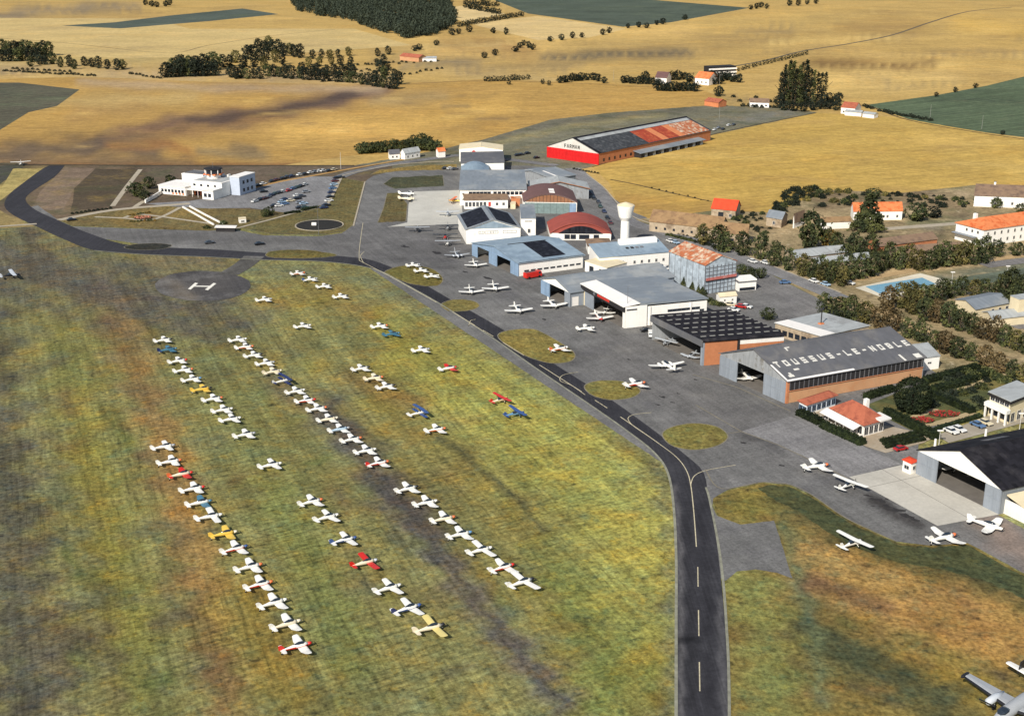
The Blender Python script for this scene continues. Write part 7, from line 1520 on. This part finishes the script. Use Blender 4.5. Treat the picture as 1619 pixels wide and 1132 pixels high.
# ---- dark round basin with pale kerb by the lawn
p = P(505, 357); o = empty('round_basin', (p.x, p.y, .2), 0, 'dark round planted disc with pale kerb beside the north road', 'roundabout')
MB().loft([[(r_ * 10.4 * cos(2 * pi * i / 40), r_ * 10.4 * sin(2 * pi * i / 40) * 1.05, z) for i in range(40)] for r_, z in ((1, 0), (1, .2), (.965, .2), (.965, .05))]).build('kerb_ring', MATS['pale_path'], o)
MB().prismz([(9.8 * cos(2 * pi * i / 40), 10.3 * sin(2 * pi * i / 40)) for i in range(40)], .0, .14).build('planting', mat('dark_planting', (44, 42, 38), .95, .35, .8), o)
MB().box(-3.2, -1.2, -1.0, .2, .14, 1.2).build('marker_block', M['white_wall'], o)
# ---- masts and lamps
def pole(name, label, px, py, h, head=True, cat='lamp post', m='frame_paint', group=None):
    p = P(px, py); o = empty(name, (p.x, p.y, .15), 0, label, cat, group); MB().cyl(0, 0, 0, h, .11, .06, 7).build('post', M[m], o)
    if head: MB().box(-.7, .7, -.25, .25, h - .05, h + .2).build('lamp_head', M['awning'], o)
pole('floodlight', 'white floodlight mast at the right end of the pool', 1503, 462, 7); pole('floodlight', 'white floodlight mast by the tennis court near the right edge', 1590, 452, 7)
pole('tall_mast', 'thin tall mast at the corner of the dark round disc', 504, 372, 12, False, 'mast', 'metal_grey'); pole('tall_mast', 'thin mast on the car park edge by the far verge', 539, 268, 9, False, 'mast')
pole('tall_mast', 'dark signal mast before the white hangar canopy', 991, 516, 13, False, 'mast', 'metal_grey'); p = P(991, 516)
for i, (x, y, h) in enumerate([(1096, 145, 11), (1137, 139, 12), (1137, 190, 9), (1470, 190, 10), (1552, 205, 9), (970, 128, 9)]):
    pole('utility_pole', f'thin pale utility pole, {ordw(i)} of those seen in the far fields', x, y, h, False, 'utility pole', 'tan_post', 'far utility poles')
pole('lamp_post', 'white lamp post behind the roof of the black roofed hangar', 1484, 706, 4, True); pole('lamp_post', 'pale lamp post near the villa at the right edge', 1611, 684, 5, True)
# terrace tables with chairs
TT = MB().cyl(0, 0, .72, .76, .5, .5, 10).mesh('table_top', M['awning']); TP = MB().cyl(0, 0, 0, .72, .05, .05, 6).mesh('table_leg', M['metal_grey'])
CS = MB().box(-.22, .22, -.22, .22, .42, .47).mesh('chair_seat', M['frame_paint']); CB = MB().box(-.22, .22, .2, .24, .47, .9).mesh('chair_back', M['frame_paint']); CL = MB().box(-.2, -.16, -.2, -.16, 0, .42).box(.16, .2, -.2, -.16, 0, .42).box(-.2, -.16, .16, .2, 0, .42).box(.16, .2, .16, .2, 0, .42).mesh('chair_legs', M['metal_grey'])
for i, (x, y) in enumerate([(1290, 663), (1302, 667), (1313, 674), (1325, 679), (1337, 686), (1347, 689), (1359, 695)]):
    p = P(x, y); t = empty('terrace_table', (p.x, p.y, .26), 0, f'round white terrace table, {ordw(i)} from the left behind the apron hedges', 'table', 'terrace tables'); link('top', TT, t); link('leg', TP, t)
    for j in range(2):
        a = 1.2 + i + j * pi; c = empty('terrace_chair', (p.x + cos(a) * .85, p.y + sin(a) * .85, .26), a - pi / 2, f'white terrace chair on the {"near" if j else "far"} side of the {ordw(i)} table', 'chair', 'terrace chairs'); link('seat', CS, c); link('backrest', CB, c); link('legs', CL, c)
